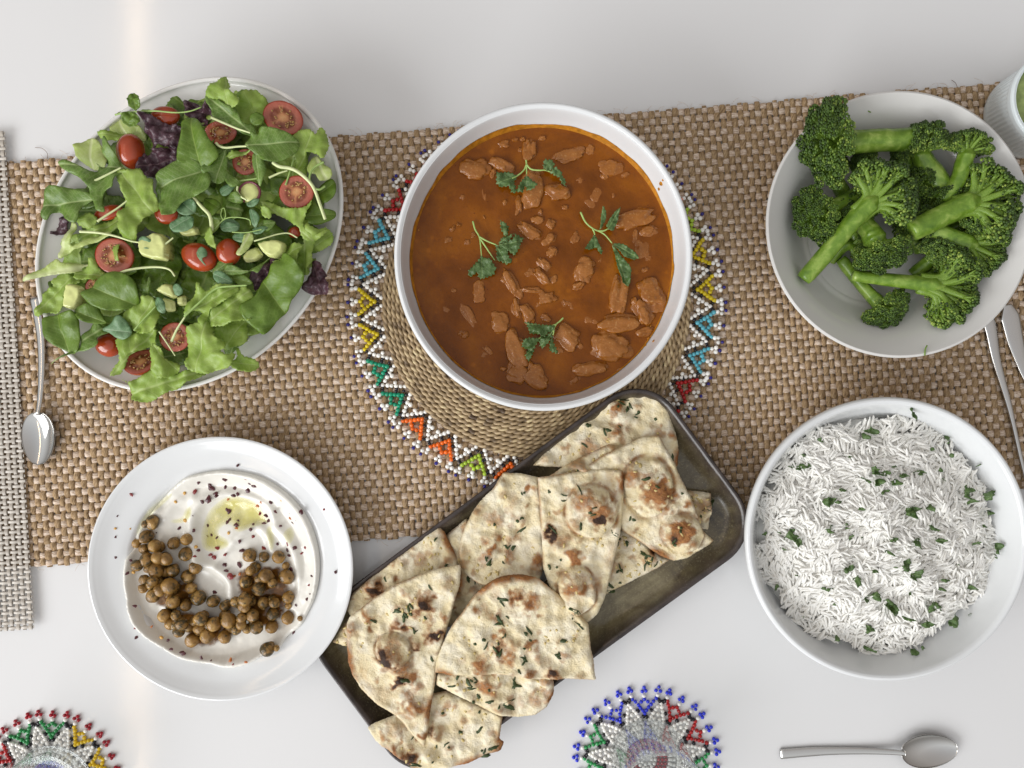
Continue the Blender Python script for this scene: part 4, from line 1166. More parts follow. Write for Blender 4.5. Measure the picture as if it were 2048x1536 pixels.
naan('half-moon flatbread with a browned rounded top edge, front centre of the tray', C6, [(792, 838), (800, 770), (820, 710), (850, 640), (880, 570), (920, 500), (970, 440), (1010, 380), (1055, 320), (1100, 275), (1140, 238), (1190, 205), (1250, 182), (1320, 172), (1390, 173), (1450, 188), (1500, 208), (1540, 240), (1600, 290), (1680, 358), (1750, 430), (1820, 495), (1832, 580), (1838, 660), (1855, 740), (1862, 810), (1875, 882), (1780, 876), (1700, 872), (1600, 876), (1500, 880), (1400, 868), (1300, 855), (1180, 848), (1080, 858), (900, 858)], .0415, (-.000004, 0), spots=[(1330, 320, 52, .85, .5), (1425, 365, 62, .8, .2), (1205, 690, 60, .85, .8), (1440, 620, 62, .6, 0), (1085, 790, 62, .75, .1), (1590, 838, 60, .85, .8), (1300, 730, 42, .6, .1), (1205, 465, 60, .5, .05), (1050, 420, 34, .6, .2), (1440, 840, 52, .6, .3), (1420, 300, 30, .4, 0), (1080, 350, 16, .7, .4), (1480, 700, 40, .4, .2), (1620, 850, 45, .6, .1), (1220, 560, 36, .6, 0), (1310, 650, 40, .4, 0)], crust=[(1250, 180, 150), (1380, 170, 120), (1130, 240, 110), (850, 850, 70)], herbs=20, seed=14)

# ================================================================ curry
CS = 0.075
def build_curry():
    r0 = PX(266, CS)
    c = P(1082.5, 523, CS)
    th = np.linspace(0, 2 * math.pi, 160, endpoint=False)
    rad = np.linspace(0, 1, 90)
    rr, tt = np.meshgrid(rad, th, indexing='ij')
    x = rr * (r0 + .0012) * np.cos(tt) * .983; y = rr * (r0 + .0012) * np.sin(tt) * 1.017
    q = np.stack([x, y, 0 * x], -1).reshape(-1, 3)
    z = (.0010 * fbm(q * 45, 5, 3)).reshape(x.shape) * (1 - rr ** 6) + .0009 * np.clip((rr - .965) / .035, 0, 1) ** 2
    V = np.stack([x + c[0], y + c[1], z + CS], -1).reshape(-1, 3)
    n = len(V); B = V.copy(); B[:, 2] = CS - .02; B[:, :2] = c[:2] + (B[:, :2] - c[:2]) * .93
    fg = grid_faces(90, 160, wrap_v=True)
    idx = np.arange(n).reshape(90, 160)[-1]; i2 = np.roll(idx, -1)
    root = thing('curry_sauce', 'glossy orange-brown curry sauce filling the deep white bowl', 'curry', (c[0], c[1], CS))
    wpart('sauce', np.vstack([V, B]), [fg, fg[:, ::-1] + n, np.c_[idx, idx + n, i2 + n, i2]], MT_CURRY, root)
    # dried film and drops left on the bowl wall above the sauce
    m = 200; th = np.linspace(0, 2 * math.pi, m, endpoint=False)
    up = .0022 + .0032 * np.clip(np.sin(th - .1) + .35, 0, 1) + .0012 * np.clip(np.sin(th + 3.4), 0, 1)
    up = up * (1 + .4 * vnoise(np.c_[th * 9, th * 0, th * 0], 3))
    Vf = []
    for f in np.linspace(0, 1, 5):
        zz = CS + .0002 + up * f
        rw_ = rwall(zz) - .0006 * (1 - f * .6)
        Vf.append(np.c_[c0x + rw_ * np.cos(th) * .983, c0y + rw_ * np.sin(th) * 1.017, zz])
    for dx_, dy_, rr_ in ((1300, 652, 3.2), (1314, 650, 2.6), (1296, 676, 3.6), (1307, 682, 2.8), (1291, 691, 2.2), (1322, 367, 4.2), (1318, 378, 3.0), (1326, 360, 2.4), (838, 460, 2.4), (905, 330, 2.2)):
        zs = np.linspace(CS, CB_RIM - .004, 60)
        pts = np.array([P(dx_, dy_, zz) for zz in zs])
        d_ = np.abs(np.hypot((pts[:, 0] - c0x) / .983, (pts[:, 1] - c0y) / 1.017) - rwall(zs)); i_ = int(d_.argmin())
        w_ = pts[i_]; nrm_ = np.array([c0x - w_[0], c0y - w_[1], 0]); nrm_ /= np.linalg.norm(nrm_)
        V0, F0 = ico(2); rm_ = PX(rr_, .09)
        up_ = np.array([0, 0, 1.0]); sd_ = np.cross(up_, nrm_)
        vv_ = V0 * (1 + .3 * vnoise(V0 * 2 + dx_, 3))[:, None]
        wpart('sauce_drip', w_ + rm_ * (vv_[:, :1] * .3 * nrm_ + vv_[:, 1:2] * sd_ + vv_[:, 2:] * 1.5 * (up_ * .95 - nrm_ * .3)), [F0], MT_FILM, root)
    wpart('sauce_film', np.vstack(Vf), [grid_faces(5, m, wrap_v=True, flip=True)], MT_FILM, root)
c0x, c0y = CBC[0], CBC[1]
_rw = PX(305, CB_RIM)
def rwall(z):      # inner radius of the curry bowl at height z
    z = np.asarray(z, float) - CB_Z0; h = CB_RIM - CB_Z0
    return np.interp(z, [.044, h - .025, h - .004, h], [_rw - .019, _rw - .0105, _rw - .0066, _rw - .003])
build_curry()
KA = (820, 240, 280 / 1536); KB = (1080, 240, 280 / 1536); KC = (820, 510, 280 / 1536); KD = (1080, 510, 280 / 1536)
def chunk(cr, cx, cy, a, b, ang, h, seed, label=None):
    """chicken chunk: half axes a, b (crop units), height over the sauce in mm"""
    s = cr[2]; px, py = cx * s + cr[0], cy * s + cr[1]
    A, B = PX(a * s, CS), PX(b * s, CS)
    V0, F0 = ico(4)
    ax = np.array([1.0, 1.0, 1.0])
    v = V0 * (1 + .34 * fbm(V0 * 1.5 + seed * 3.1, seed, 2) + .09 * fbm(V0 * 3.5 + seed, seed + 7, 2))[:, None]
    v = np.sign(v) * np.abs(v) ** .88
    hz = .00085 * h
    v = v * np.array([A, B, hz])
    v = v @ rotz(math.radians(ang)).T
    top = v[:, 2].max()
    off = CS + (-.0004 if h > 2 else -.0009)
    w = v + P(px, py, CS) * np.array([1, 1, 0]) + np.array([0, 0, off])
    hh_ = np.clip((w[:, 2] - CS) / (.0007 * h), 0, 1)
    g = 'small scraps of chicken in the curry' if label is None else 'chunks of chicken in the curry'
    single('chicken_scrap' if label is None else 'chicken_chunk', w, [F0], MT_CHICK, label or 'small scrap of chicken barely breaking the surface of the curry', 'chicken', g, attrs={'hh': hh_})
CH = [
 (KA, 720, 530, 165, 105, 0, 4.5, 'plump chicken chunk at the upper left of the curry, left of the top parsley sprig'),
 (KA, 1010, 500, 130, 55, -25, 4.5, 'slanted chicken chunk just left of the top parsley sprig, beside the plump upper left one'),
 (KA, 1310, 325, 120, 72, 88, 4, 'upright chicken chunk above the stem of the top parsley sprig'),
 (KA, 825, 830, 115, 30, -88, 1.6, 'thin pale sliver of chicken almost sunk in sauce between the top and left parsley sprigs'),
 (KA, 1330, 760, 190, 105, 82, 5, 'tall chicken chunk directly under the leaves of the top parsley sprig'),
 (KA, 1195, 930, 95, 42, 85, 3, 'small upright chicken piece at the lower left of the chunk under the top sprig'),
 (KA, 1310, 1220, 150, 75, -32, 4, 'slanted chicken chunk in the middle of the bowl, right of the left parsley sprig'),
 (KB, 330, 385, 180, 72, 12, 3.2, 'long chicken strip near the top right wall of the curry bowl'),
 (KB, 770, 530, 115, 85, 10, 2.8, 'lumpy half-sunken chicken chunk near the upper right wall'),
 (KB, 175, 785, 125, 82, 0, 5, 'squarish chicken chunk under the right tip of the top parsley sprig'),
 (KB, 610, 830, 115, 120, 60, 1.4, 'broad sunken chicken piece above the right parsley sprig'),
 (KB, 1040, 1090, 215, 92, 22, 5.5, 'big pointed chicken chunk right of the right parsley sprig'),
 (KB, 1180, 1215, 100, 55, 15, 3, 'small chicken piece just below the big pointed chunk'),
 (KB, 1090, 1390, 85, 100, 20, 1.5, 'sunken chicken piece right of the lower leaf of the right parsley sprig'),
 (KB, 100, 1310, 70, 50, 40, 3, 'small curled chicken piece at the centre of the bowl'),
 (KC, 760, 400, 75, 95, 0, 2.2, 'half-sunken chicken piece below the left parsley sprig'),
 (KC, 640, 640, 130, 55, -60, 1.8, 'thin slanted chicken strip sunken at the lower left of the curry'),
 (KC, 990, 740, 85, 105, 10, 3.2, 'knobbly chicken piece left of the bottom parsley sprig'),
 (KC, 1120, 320, 165, 58, -62, 4, 'long narrow chicken strip in the middle, pointing at the left parsley sprig'),
 (KC, 1165, 580, 90, 45, -80, 3, 'narrow chicken piece left of its twin above the bottom parsley sprig'),
 (KC, 1290, 640, 110, 66, -65, 3.6, 'chicken piece just above the bottom parsley sprig'),
 (KC, 1170, 1040, 185, 100, -78, 4.5, 'tall chicken chunk under the left leaves of the bottom parsley sprig'),
 (KC, 1170, 1290, 115, 95, -20, 2.8, 'rounded chicken chunk near the bottom wall, lower left of the bottom sprig'),
 (KC, 1390, 1330, 150, 100, -45, 4, 'broad slanted chicken chunk near the bottom wall of the curry bowl'),
 (KC, 1450, 250, 110, 55, -50, 4.5, 'bent chicken piece in the centre of the bowl, upper arm'),
 (KC, 1330, 385, 110, 32, -5, 4, 'thin horizontal strip of chicken in the centre of the bowl'),
 (KC, 1500, 470, 100, 72, 10, 4.5, 'ragged chicken chunk just below the thin horizontal strip'),
 (KD, 470, 180, 105, 125, -20, 4.5, 'orange chicken chunk left of the long lower leaf of the right sprig'),
 (KD, 425, 335, 62, 42, 35, 4, 'small chicken tip hanging below the orange chunk'),
 (KD, 870, 440, 205, 88, 80, 5.5, 'long upright chicken strip below the tip of the right parsley sprig'),
 (KD, 1230, 440, 165, 125, -70, 6, 'big knobbly chicken chunk against the right wall of the curry bowl'),
 (KD, 1130, 630, 130, 88, -65, 6.5, 'bright chicken chunk just below the knobbly one by the right wall'),
 (KD, 870, 740, 225, 95, 8, 5.5, 'long horizontal chicken chunk at the lower right of the curry'),
 (KD, 770, 1010, 210, 150, -12, 6, 'largest smooth chicken chunk near the lower right wall'),
 (KD, 545, 1240, 172, 75, 4, 5, 'oval chicken chunk below the largest smooth one, near the bottom wall'),
 (KD, 300, 900, 160, 105, -25, 5, 'crinkled chicken chunk right of the bottom parsley sprig'),
 (KD, 545, 690, 70, 65, 0, 1.8, 'faint sunken chicken piece in the open sauce at the lower right'),
 (KD, 1140, 840, 95, 48, 15, 3.5, 'small chicken piece by the drips on the lower right wall'),
]
for i, (cr, x, y, a, b, an, h, lab) in enumerate(CH): chunk(cr, x, y, a * 1.08, b * 1.08, an, h, 20 + i, lab)
for i, (cr, x, y, a, b, an, h) in enumerate([(KA, 580, 850, 40, 30, 0, 1.8), (KA, 700, 1265, 42, 35, -30, 2), (KA, 630, 1340, 36, 44, 0, 1.8), (KA, 1030, 265, 62, 40, 10, 2.2), (KA, 1150, 215, 36, 26, 0, 2.4),
        (KA, 1235, 210, 30, 26, 0, 2.2), (KA, 1450, 200, 44, 26, 10, 2.4), (KA, 1390, 1090, 70, 46, 0, 2.8), (KA, 470, 1190, 36, 26, 50, 2.4), (KA, 530, 1150, 30, 20, -30, 2.6), (KA, 812, 1068, 26, 14, -60, 2.2),
        (KB, 700, 620, 40, 44, 40, 2.2), (KB, 120, 1140, 52, 46, -30, 2.6), (KB, 130, 1450, 60, 60, 0, 3), (KB, 1190, 1510, 46, 40, 0, 1.4), (KC, 480, 390, 40, 26, 0, 2), (KC, 820, 1090, 46, 38, 0, 2),
        (KC, 560, 860, 40, 26, 20, 2), (KC, 1020, 1250, 32, 26, 0, 2.2), (KD, 290, 530, 64, 46, 0, 1.5), (KD, 60, 690, 60, 40, -30, 2.6), (KD, 40, 100, 90, 50, -40, 3.2), (KD, 1030, 510, 34, 52, 10, 3)]):
    chunk(cr, x, y, a, b, an, h, 80 + i)
_rr = random.Random(31)
for i, (px_, py_) in enumerate([(1040, 300), (1100, 330), (1160, 360), (985, 345), (1130, 415), (1010, 405), (1080, 425), (1150, 475), (1060, 545), (1105, 560), (1140, 610), (1075, 610), (1010, 560), (960, 590), (925, 540), (895, 480), (1225, 390), (1270, 470), (1190, 640), (1235, 610), (1120, 700), (1160, 690), (1010, 650), (930, 670), (975, 700), (1200, 520), (1290, 540), (1240, 740), (1150, 760), (890, 620), (1180, 300), (1250, 350)]):
    chunk(KA, (px_ - 820) / KA[2], (py_ - 240) / KA[2], _rr.uniform(30, 75), _rr.uniform(24, 52), _rr.uniform(0, 180), _rr.uniform(1.3, 2.3), 140 + i)

# ---------------------------------------------------------------- sprigs and leaves
def leaf_solid(po, z0, rib, dome=.001, ruf=.0015, rw_=26, fold=0.0, slope=(0, 0), th=.0005, d=4.0, seed=0, smooth=1, jag=0.0, jagw=8.0, curl=0.0):
    (ax, ay), (bx, by) = rib
    L = math.hypot(bx - ax, by - ay); t = np.array([bx - ax, by - ay]) / L; nrm = np.array([-t[1], t[0]])
    cen = po.mean(0)
    def zf(p, e):
        q = v3(p); v = (p - np.array([ax, ay])) @ nrm; u = (p - np.array([ax, ay])) @ t
        w = np.exp(-e / 22.0)
        return (z0 + slope[0] * (p[:, 0] - cen[0]) + slope[1] * (p[:, 1] - cen[1]) + dome * (1 - np.exp(-e / 14.0))
                + ruf * (.4 + .9 * w) * fbm(q / rw_, seed, 2) + fold * np.abs(v) / 30.0 * .001 - curl * .001 * ((u - L / 2) / 40.0) ** 2
                + .0006 * (1 - np.exp(-np.abs(v) / 4.0)))
    V, F_, px, ed = solid(po, d, zf, lambda p, e: zf(p, e) - th, z0, smooth, jag, jagw, seed)
    rel = px - np.array([ax, ay])
    return V, F_, {'lu': (rel @ t) / L, 'lv': (rel @ nrm) / L}
def sprig(name, label, cat, cr, stems, leaflets, z0, mat, smat, group, rad=.0008, jag=2.8, seed=0, lz=0.0):
    st = []
    for pts, zz in stems:
        p = crop(pts, *cr); path = np.array([P(x, y, z0 + dz * .001) for (x, y), dz in zip(p, zz)])
        st.append((spline(path, 4 * len(path) + 6)))
    root = thing(name, label, cat, st[0][0], group)
    for s in st:
        V, F_ = tube(s, rad * np.linspace(1.1, .7, len(s)), 7); wpart('stem', V, F_, smat, root)
    for i, (poly, rib, dz) in enumerate(leaflets):
        po = crop(poly, *cr); rb = crop(rib, *cr)
        V, F_, at = leaf_solid(po, z0 + dz * .001, rb, .0012, .0016, 10, 2.0, th=.0004, d=1.7, seed=seed + i, smooth=0, jag=jag, jagw=7.5)
        wpart('leaflet', V, F_, mat, root, attrs=at)
PG = 'parsley sprigs on the curry'
sprig('parsley_sprig', 'flat parsley sprig near the top of the curry with leaves to both sides', 'parsley', KA,
      [([(1275, 440), (1278, 480), (1280, 530), (1280, 600)], (5, 5.5, 6.5, 7)), ([(1278, 490), (1250, 550), (1180, 610), (1120, 640)], (6, 6, 6, 7)), ([(1278, 490), (1330, 540), (1420, 552), (1480, 550), (1560, 575)], (6, 6.4, 7, 7, 7))],
      [([(960, 590), (1080, 580), (1170, 620), (1155, 700), (1165, 790), (1110, 795), (1080, 740), (990, 740), (950, 690)], [(1175, 615), (970, 690)], 7.4), ([(1280, 590), (1330, 650), (1385, 715), (1340, 760), (1290, 772), (1268, 720), (1230, 785), (1170, 790), (1185, 720), (1240, 650)], [(1280, 590), (1270, 770)], 7.8),
       ([(1446, 500), (1476, 435), (1511, 442), (1551, 435), (1576, 500), (1556, 550), (1506, 560), (1476, 540)], [(1480, 555), (1530, 440)], 7.5), ([(1530, 565), (1590, 530), (1656, 570), (1666, 630), (1716, 660), (1721, 735), (1676, 715), (1636, 650)], [(1530, 565), (1715, 725)], 7.2)], CS, MT_PARS, MT_SPROUTG, PG, seed=300)
sprig('parsley_sprig', 'three-armed parsley sprig at the left of the curry with its stem end pointing up', 'parsley', KA,
      [([(690, 1110), (715, 1200), (760, 1280), (775, 1380), (785, 1490)], (3, 3.4, 3.6, 3, 3)), ([(760, 1280), (850, 1330), (950, 1370)], (3.6, 4.2, 5)), ([(770, 1300), (850, 1420), (930, 1540)], (3.4, 3.4, 3.4))],
      [([(990, 1105), (1060, 1120), (1080, 1190), (1070, 1270), (1030, 1280), (1000, 1180)], [(1040, 1290), (1010, 1110)], 6), ([(950, 1370), (1000, 1290), (1140, 1240), (1090, 1320), (1020, 1360)], [(950, 1370), (1140, 1245)], 6.4),
       ([(950, 1382), (1110, 1310), (1150, 1255), (1260, 1290), (1210, 1350), (1195, 1400), (1140, 1500), (1080, 1440)], [(955, 1380), (1230, 1330)], 5.2), ([(940, 1375), (1060, 1420), (1095, 1490), (1115, 1550), (1070, 1572), (1000, 1552), (940, 1545)], [(945, 1375), (1050, 1565)], 4.4),
       ([(785, 1481), (640, 1651), (660, 1716), (700, 1701), (740, 1671), (750, 1731), (780, 1751), (850, 1721), (920, 1681), (960, 1631), (880, 1531)], [(785, 1485), (790, 1745)], 4.2)], CS, MT_PARS, MT_SPROUTG, PG, seed=320)
sprig('parsley_sprig', 'long-stemmed parsley sprig at the right of the curry with narrow pointed leaves', 'parsley', KB,
      [([(445, 1010), (500, 1120), (580, 1190), (700, 1250), (790, 1350)], (4, 4.4, 4.6, 5, 6)), ([(580, 1195), (596, 1235), (602, 1260)], (4.6, 4.6, 5)), ([(640, 1215), (700, 1215), (750, 1190)], (5, 5.6, 6))],
      [([(655, 1200), (668, 1080), (680, 1000), (690, 940), (730, 1010), (722, 1100), (690, 1170)], [(660, 1200), (692, 945)], 7), ([(730, 1150), (760, 1090), (830, 990), (890, 945), (870, 1030), (840, 1130), (800, 1220), (740, 1205)], [(745, 1200), (888, 950)], 7.6),
       ([(600, 1250), (480, 1420), (540, 1430), (620, 1400), (672, 1490), (690, 1440), (640, 1340)], [(602, 1250), (600, 1420)], 5.4), ([(785, 1350), (900, 1360), (1000, 1410), (1085, 1510), (1030, 1540), (930, 1500), (850, 1420)], [(790, 1352), (1080, 1515)], 6.8),
       ([(790, 1360), (850, 1430), (960, 1580), (1000, 1640), (990, 1720), (980, 1800), (960, 1830), (910, 1790), (860, 1640), (820, 1500)], [(792, 1362), (962, 1825)], 6.2)], CS, MT_PARS, MT_SPROUTG, PG, jag=1.2, seed=340)
sprig('parsley_sprig', 'bushy parsley sprig near the bottom of the curry, stem end to the upper right', 'parsley', KC,
      [([(1681, 690), (1640, 730), (1606, 760), (1556, 850)], (6, 6.5, 7, 7)), ([(1606, 760), (1540, 790), (1440, 900), (1400, 920)], (7, 7, 6.6, 6.5)), ([(1580, 800), (1575, 850), (1570, 880)], (7, 7, 7))],
      [([(1260, 740), (1300, 730), (1400, 770), (1536, 760), (1600, 765), (1560, 830), (1480, 900), (1400, 880), (1310, 850)], [(1600, 765), (1270, 760)], 7.2), ([(1230, 930), (1300, 910), (1440, 920), (1385, 1000), (1345, 1100), (1300, 1165), (1258, 1100), (1280, 1040), (1222, 1000)], [(1440, 920), (1270, 1100)], 7),
       ([(1446, 900), (1566, 830), (1556, 900), (1506, 960), (1456, 1018), (1416, 1000)], [(1566, 832), (1440, 1000)], 7.6), ([(1566, 860), (1576, 980), (1631, 1100), (1576, 1082), (1526, 1060), (1536, 960)], [(1566, 862), (1600, 1090)], 7)], CS, MT_PARS, MT_SPROUTG, PG, seed=360)
# ================================================================ salad
SCL = 340 / 1536
SA = (40, 140, SCL); SB = (360, 140, SCL); SCc = (40, 470, SCL); SD = (360, 440, SCL)
GL = 'leaves of the mixed salad'
def leaf(label, cr, kind, poly, rib, z, name=None, tx=0.0, ty=0.0, seed=None):
    po = crop(poly, *cr); _m = po.mean(0); po = spline(_m + (po - _m) * (1.0 if kind in ('bluish', 'pale') else 1.11), 6 * len(poly), True); rb = crop(rib, *cr)
    seed = abs(hash(label)) % 9973 if seed is None else seed
    seed = sum(ord(c) * (i + 1) for i, c in enumerate(label)) % 9973
    rr = random.Random(seed)
    K = dict(lettuce=(.002, .0046, 27, 6.0, 2.4, 8.5), pale=(.0015, .0030, 28, 5.0, 1.0, 10.0), rocket=(.0018, .0028, 30, 10.0, .5, 14.0), spinach=(.0028, .0032, 34, 13.0, .3, 14.0),
             bluish=(.0012, .0012, 14, 5.0, .3, 9.0), red=(.002, .0060, 13, 6.0, 1.3, 8.0))[kind]
    sl = (tx * .001 + rr.uniform(-.00003, .00003), ty * .001 + rr.uniform(-.00003, .00003))
    V, F_, at = leaf_solid(po, z * .001, rb, K[0], K[1], K[2], K[3] * .35, sl, .00055, 3.6, seed, 1, K[4], K[5], curl=.35)
    nm = name or dict(lettuce='lettuce_leaf', pale='lettuce_leaf', rocket='rocket_leaf', spinach='spinach_leaf', bluish='pea_shoot_leaf', red='red_lettuce_leaf')[kind]
    return single(nm, V, F_, LEAFM[kind], label, 'salad leaf', GL, attrs=at)
COVER = []
# hidden filling: covered leaves deeper in the pile
for i in range(110):
    rr = random.Random(500 + i)
    a = rr.uniform(0, 6.28); r = math.sqrt(rr.random()) * (.86 if i < 74 else .9)
    ca, sa = math.cos(.838), math.sin(.838)
    ex, ey = r * 325 * math.cos(a), r * 255 * math.sin(a)
    px_, py_ = 377 + ex * ca - ey * sa, 468 - (ex * sa + ey * ca)
    k = rr.choice(('rocket', 'spinach', 'lettuce', 'lettuce', 'rocket', 'spinach'))
    L, Wd, b = rr.uniform(46, 80) * (1.0 if r < .75 else .7), rr.uniform(30, 50) * (1.0 if r < .75 else .75), rr.uniform(0, 6.28)
    t = np.linspace(0, 2 * math.pi, 18, endpoint=False)
    o = np.c_[np.cos(t) * L * (1 + .1 * np.sin(3 * t + a)), np.sin(t) * Wd * (1 + .15 * np.cos(2 * t))]
    po = o @ np.array([[math.cos(b), math.sin(b)], [-math.sin(b), math.cos(b)]]) + [px_, py_]
    tipv = np.array([math.cos(b), math.sin(b)]) * L
    V, F_, at = leaf_solid(po, (rr.uniform(.052, .069) if i > 20 else .047), ([px_ - tipv[0], py_ - tipv[1]], [px_ + tipv[0], py_ + tipv[1]]), .002, .0035, 22, 3, (rr.uniform(-.0001, .0001), rr.uniform(-.0001, .0001)), .0005, 5.5, 700 + i, 1, 1.2, 10.0)
    COVER.append((single('covered_salad_leaf', V, F_, LEAFM[k], 'green salad leaf deep in the salad bowl, mostly covered by the leaves on top', 'salad leaf', 'covered leaves deep in the salad bowl', attrs=at), px_, py_))

L_ = leaf
L_('pale green lettuce leaf standing at the upper left rim of the salad bowl', SA, 'pale', [(495, 685), (560, 650), (650, 615), (720, 650), (755, 700), (790, 860), (700, 900), (620, 880), (530, 800)], [(640, 890), (650, 620)], 74)
L_('pale lettuce piece behind the tall whole tomato half, upper left', SA, 'pale', [(820, 500), (870, 455), (930, 450), (990, 505), (1090, 510), (1150, 600), (1100, 680), (930, 660), (830, 570)], [(1000, 660), (900, 460)], 66)
L_('narrow folded lettuce strip left of the tall tomato half at the upper left', SA, 'lettuce', [(735, 575), (850, 570), (960, 570), (1010, 590), (920, 630), (800, 637), (745, 612)], [(740, 590), (1000, 595)], 72)
L_('deeply lobed rocket leaf with a white stalk at the left of the salad', SA, 'rocket', [(370, 845), (420, 820), (510, 850), (600, 895), (690, 930), (715, 900), (695, 850), (740, 885), (795, 850), (752, 770), (760, 690), (782, 640), (830, 720), (868, 790), (878, 860), (940, 915), (870, 990), (862, 1060), (810, 1080), (775, 1130), (785, 1200), (812, 1262), (750, 1262), (700, 1180), (672, 1110), (650, 1040), (560, 970), (430, 905)], [(915, 880), (390, 850)], 87)
L_('dark ribbed rocket leaf draped over the left rim near the placemat', SA, 'rocket', [(225, 1325), (245, 1200), (280, 1085), (330, 1075), (500, 1100), (690, 1150), (640, 1200), (570, 1250), (530, 1370), (460, 1360), (400, 1305), (350, 1280), (300, 1300), (270, 1345)], [(690, 1180), (250, 1230)], 82)
L_('bright yellow-green lettuce leaf with two folds left of the salad centre', SA, 'lettuce', [(885, 935), (990, 930), (1090, 920), (1130, 990), (1175, 1000), (1210, 1100), (1235, 1240), (1180, 1285), (1110, 1350), (1075, 1430), (1040, 1510), (980, 1510), (945, 1470), (920, 1330), (955, 1200), (940, 1090), (890, 1010)], [(1190, 1270), (930, 950)], 91)
L_('dark purple lettuce leaf with pale edge at the top of the salad', SA, 'red', [(1130, 400), (1180, 405), (1240, 450), (1330, 500), (1440, 520), (1490, 560), (1480, 640), (1440, 705), (1330, 690), (1250, 660), (1225, 720), (1190, 640), (1150, 540)], [(1230, 640), (1450, 600)], 82)
L_('purple-brown frilly lettuce below the dark purple leaf at the top', SA, 'red', [(1090, 790), (1130, 750), (1180, 790), (1250, 735), (1360, 725), (1450, 745), (1430, 820), (1380, 870), (1300, 900), (1230, 950), (1160, 965), (1100, 900)], [(1440, 790), (1110, 880)], 78)
L_('dark purple curl of lettuce between the top tomato and the bowl centre', SB, 'red', [(70, 330), (130, 310), (200, 330), (250, 280), (300, 350), (290, 430), (240, 480), (150, 470), (90, 420)], [(280, 420), (90, 350)], 70)
L_('pale wide rib of lettuce running down the left side of the salad', SCc, 'pale', [(340, 215), (360, 150), (390, 90), (440, -30), (455, -120), (510, -95), (500, 20), (480, 105), (600, 40), (820, -20), (850, 10), (700, 70), (500, 140), (400, 190)], [(345, 210), (480, -90)], 82)
L_('green lettuce leaf crossed by a thin stem, left of the centre', SA, 'lettuce', [(520, 1520), (560, 1490), (640, 1420), (760, 1390), (900, 1330), (930, 1400), (860, 1450), (800, 1480), (650, 1540), (580, 1560)], [(530, 1530), (920, 1350)], 77)
L_('small yellow-edged leaf beside the pale stem at the left', SA, 'lettuce', [(515, 1360), (580, 1300), (640, 1290), (680, 1340), (660, 1400), (600, 1420)], [(520, 1360), (670, 1340)], 83)
L_('large folded rocket leaf with a white midrib at the centre top', SB, 'rocket', [(-190, 960), (-100, 880), (0, 832), (80, 810), (155, 848), (215, 905), (275, 1000), (270, 1085), (200, 1130), (60, 1200), (10, 1285), (-100, 1302), (-150, 1190), (-165, 1060)], [(215, 903), (-170, 1050)], 92, ty=.04)
L_('upright glossy green leaf at the top centre beside the purple lettuce', SB, 'spinach', [(0, 780), (18, 680), (45, 590), (28, 500), (58, 455), (110, 440), (180, 490), (230, 560), (270, 640), (325, 710), (340, 780), (260, 840), (180, 862), (80, 825), (10, 820)], [(180, 855), (95, 450)], 93)
L_('frilly lettuce leaf sticking up at the top of the salad', SB, 'lettuce', [(255, 230), (280, 140), (330, 100), (380, 85), (400, 58), (432, 130), (470, 200), (540, 275), (515, 325), (440, 325), (370, 272), (300, 262)], [(440, 320), (400, 70)], 90)
L_('rocket leaf with a white stalk below the frilly top lettuce', SB, 'rocket', [(255, 240), (330, 262), (420, 330), (500, 360), (545, 430), (570, 480), (640, 480), (652, 570), (560, 560), (460, 500), (330, 440), (310, 370), (262, 300)], [(650, 570), (270, 260)], 88)
L_('smooth round translucent leaf left of the upper right tomato', SB, 'lettuce', [(490, 330), (600, 222), (690, 200), (750, 255), (775, 330), (720, 400), (680, 480), (565, 470), (510, 400)], [(655, 370), (600, 225)], 80)
L_('small spoon-shaped leaf touching the upper right tomato half', SB, 'spinach', [(640, 470), (648, 415), (700, 387), (750, 420), (742, 478), (690, 495)], [(640, 480), (740, 430)], 89)
L_('ribbed rocket leaf with branching pale veins right of centre at the top', SB, 'rocket', [(612, 672), (655, 610), (655, 560), (715, 592), (732, 542), (800, 538), (920, 560), (1040, 640), (1018, 745), (900, 822), (780, 818), (705, 760), (645, 712)], [(610, 685), (1010, 650)], 93)
L_('narrow hanging leaf under the ribbed rocket leaf', SB, 'rocket', [(668, 770), (740, 800), (775, 900), (742, 1000), (715, 1035), (690, 950), (663, 870)], [(690, 775), (718, 1030)], 89)
L_('slim pale-bottomed leaf above the covered tomato right of the centre top', SB, 'lettuce', [(405, 800), (450, 760), (560, 720), (650, 725), (560, 760), (480, 790)], [(410, 795), (650, 728)], 88)
L_('curly lettuce leaf at the right rim below the upper right tomato', SB, 'lettuce', [(1035, 622), (1090, 572), (1180, 565), (1230, 610), (1250, 530), (1300, 560), (1325, 690), (1290, 800), (1220, 762), (1150, 762), (1130, 880), (1080, 930), (1060, 800), (1020, 722)], [(1075, 900), (1200, 580)], 83)
L_('pale lettuce tip at the right edge above the right-hand tomato', SB, 'pale', [(1150, 880), (1220, 762), (1300, 850), (1380, 910), (1370, 980), (1270, 1010), (1230, 950), (1168, 935)], [(1220, 770), (1330, 1000)], 82)
L_('mid green leaf right of the large folded rocket leaf', SB, 'rocket', [(220, 890), (330, 790), (400, 728), (415, 900), (400, 1000), (330, 1015), (250, 960)], [(400, 735), (320, 1010)], 90)
L_('small twisted leaf right of the mid green leaf at the centre', SB, 'rocket', [(415, 890), (470, 960), (545, 1010), (490, 1060), (440, 1032), (410, 960)], [(415, 895), (535, 1010)], 90)
L_('round pea shoot leaf right of the large folded rocket leaf', SB, 'bluish', [(362, 1080), (420, 1032), (510, 1020), (475, 1090), (420, 1140), (372, 1130)], [(505, 1025), (370, 1110)], 89)
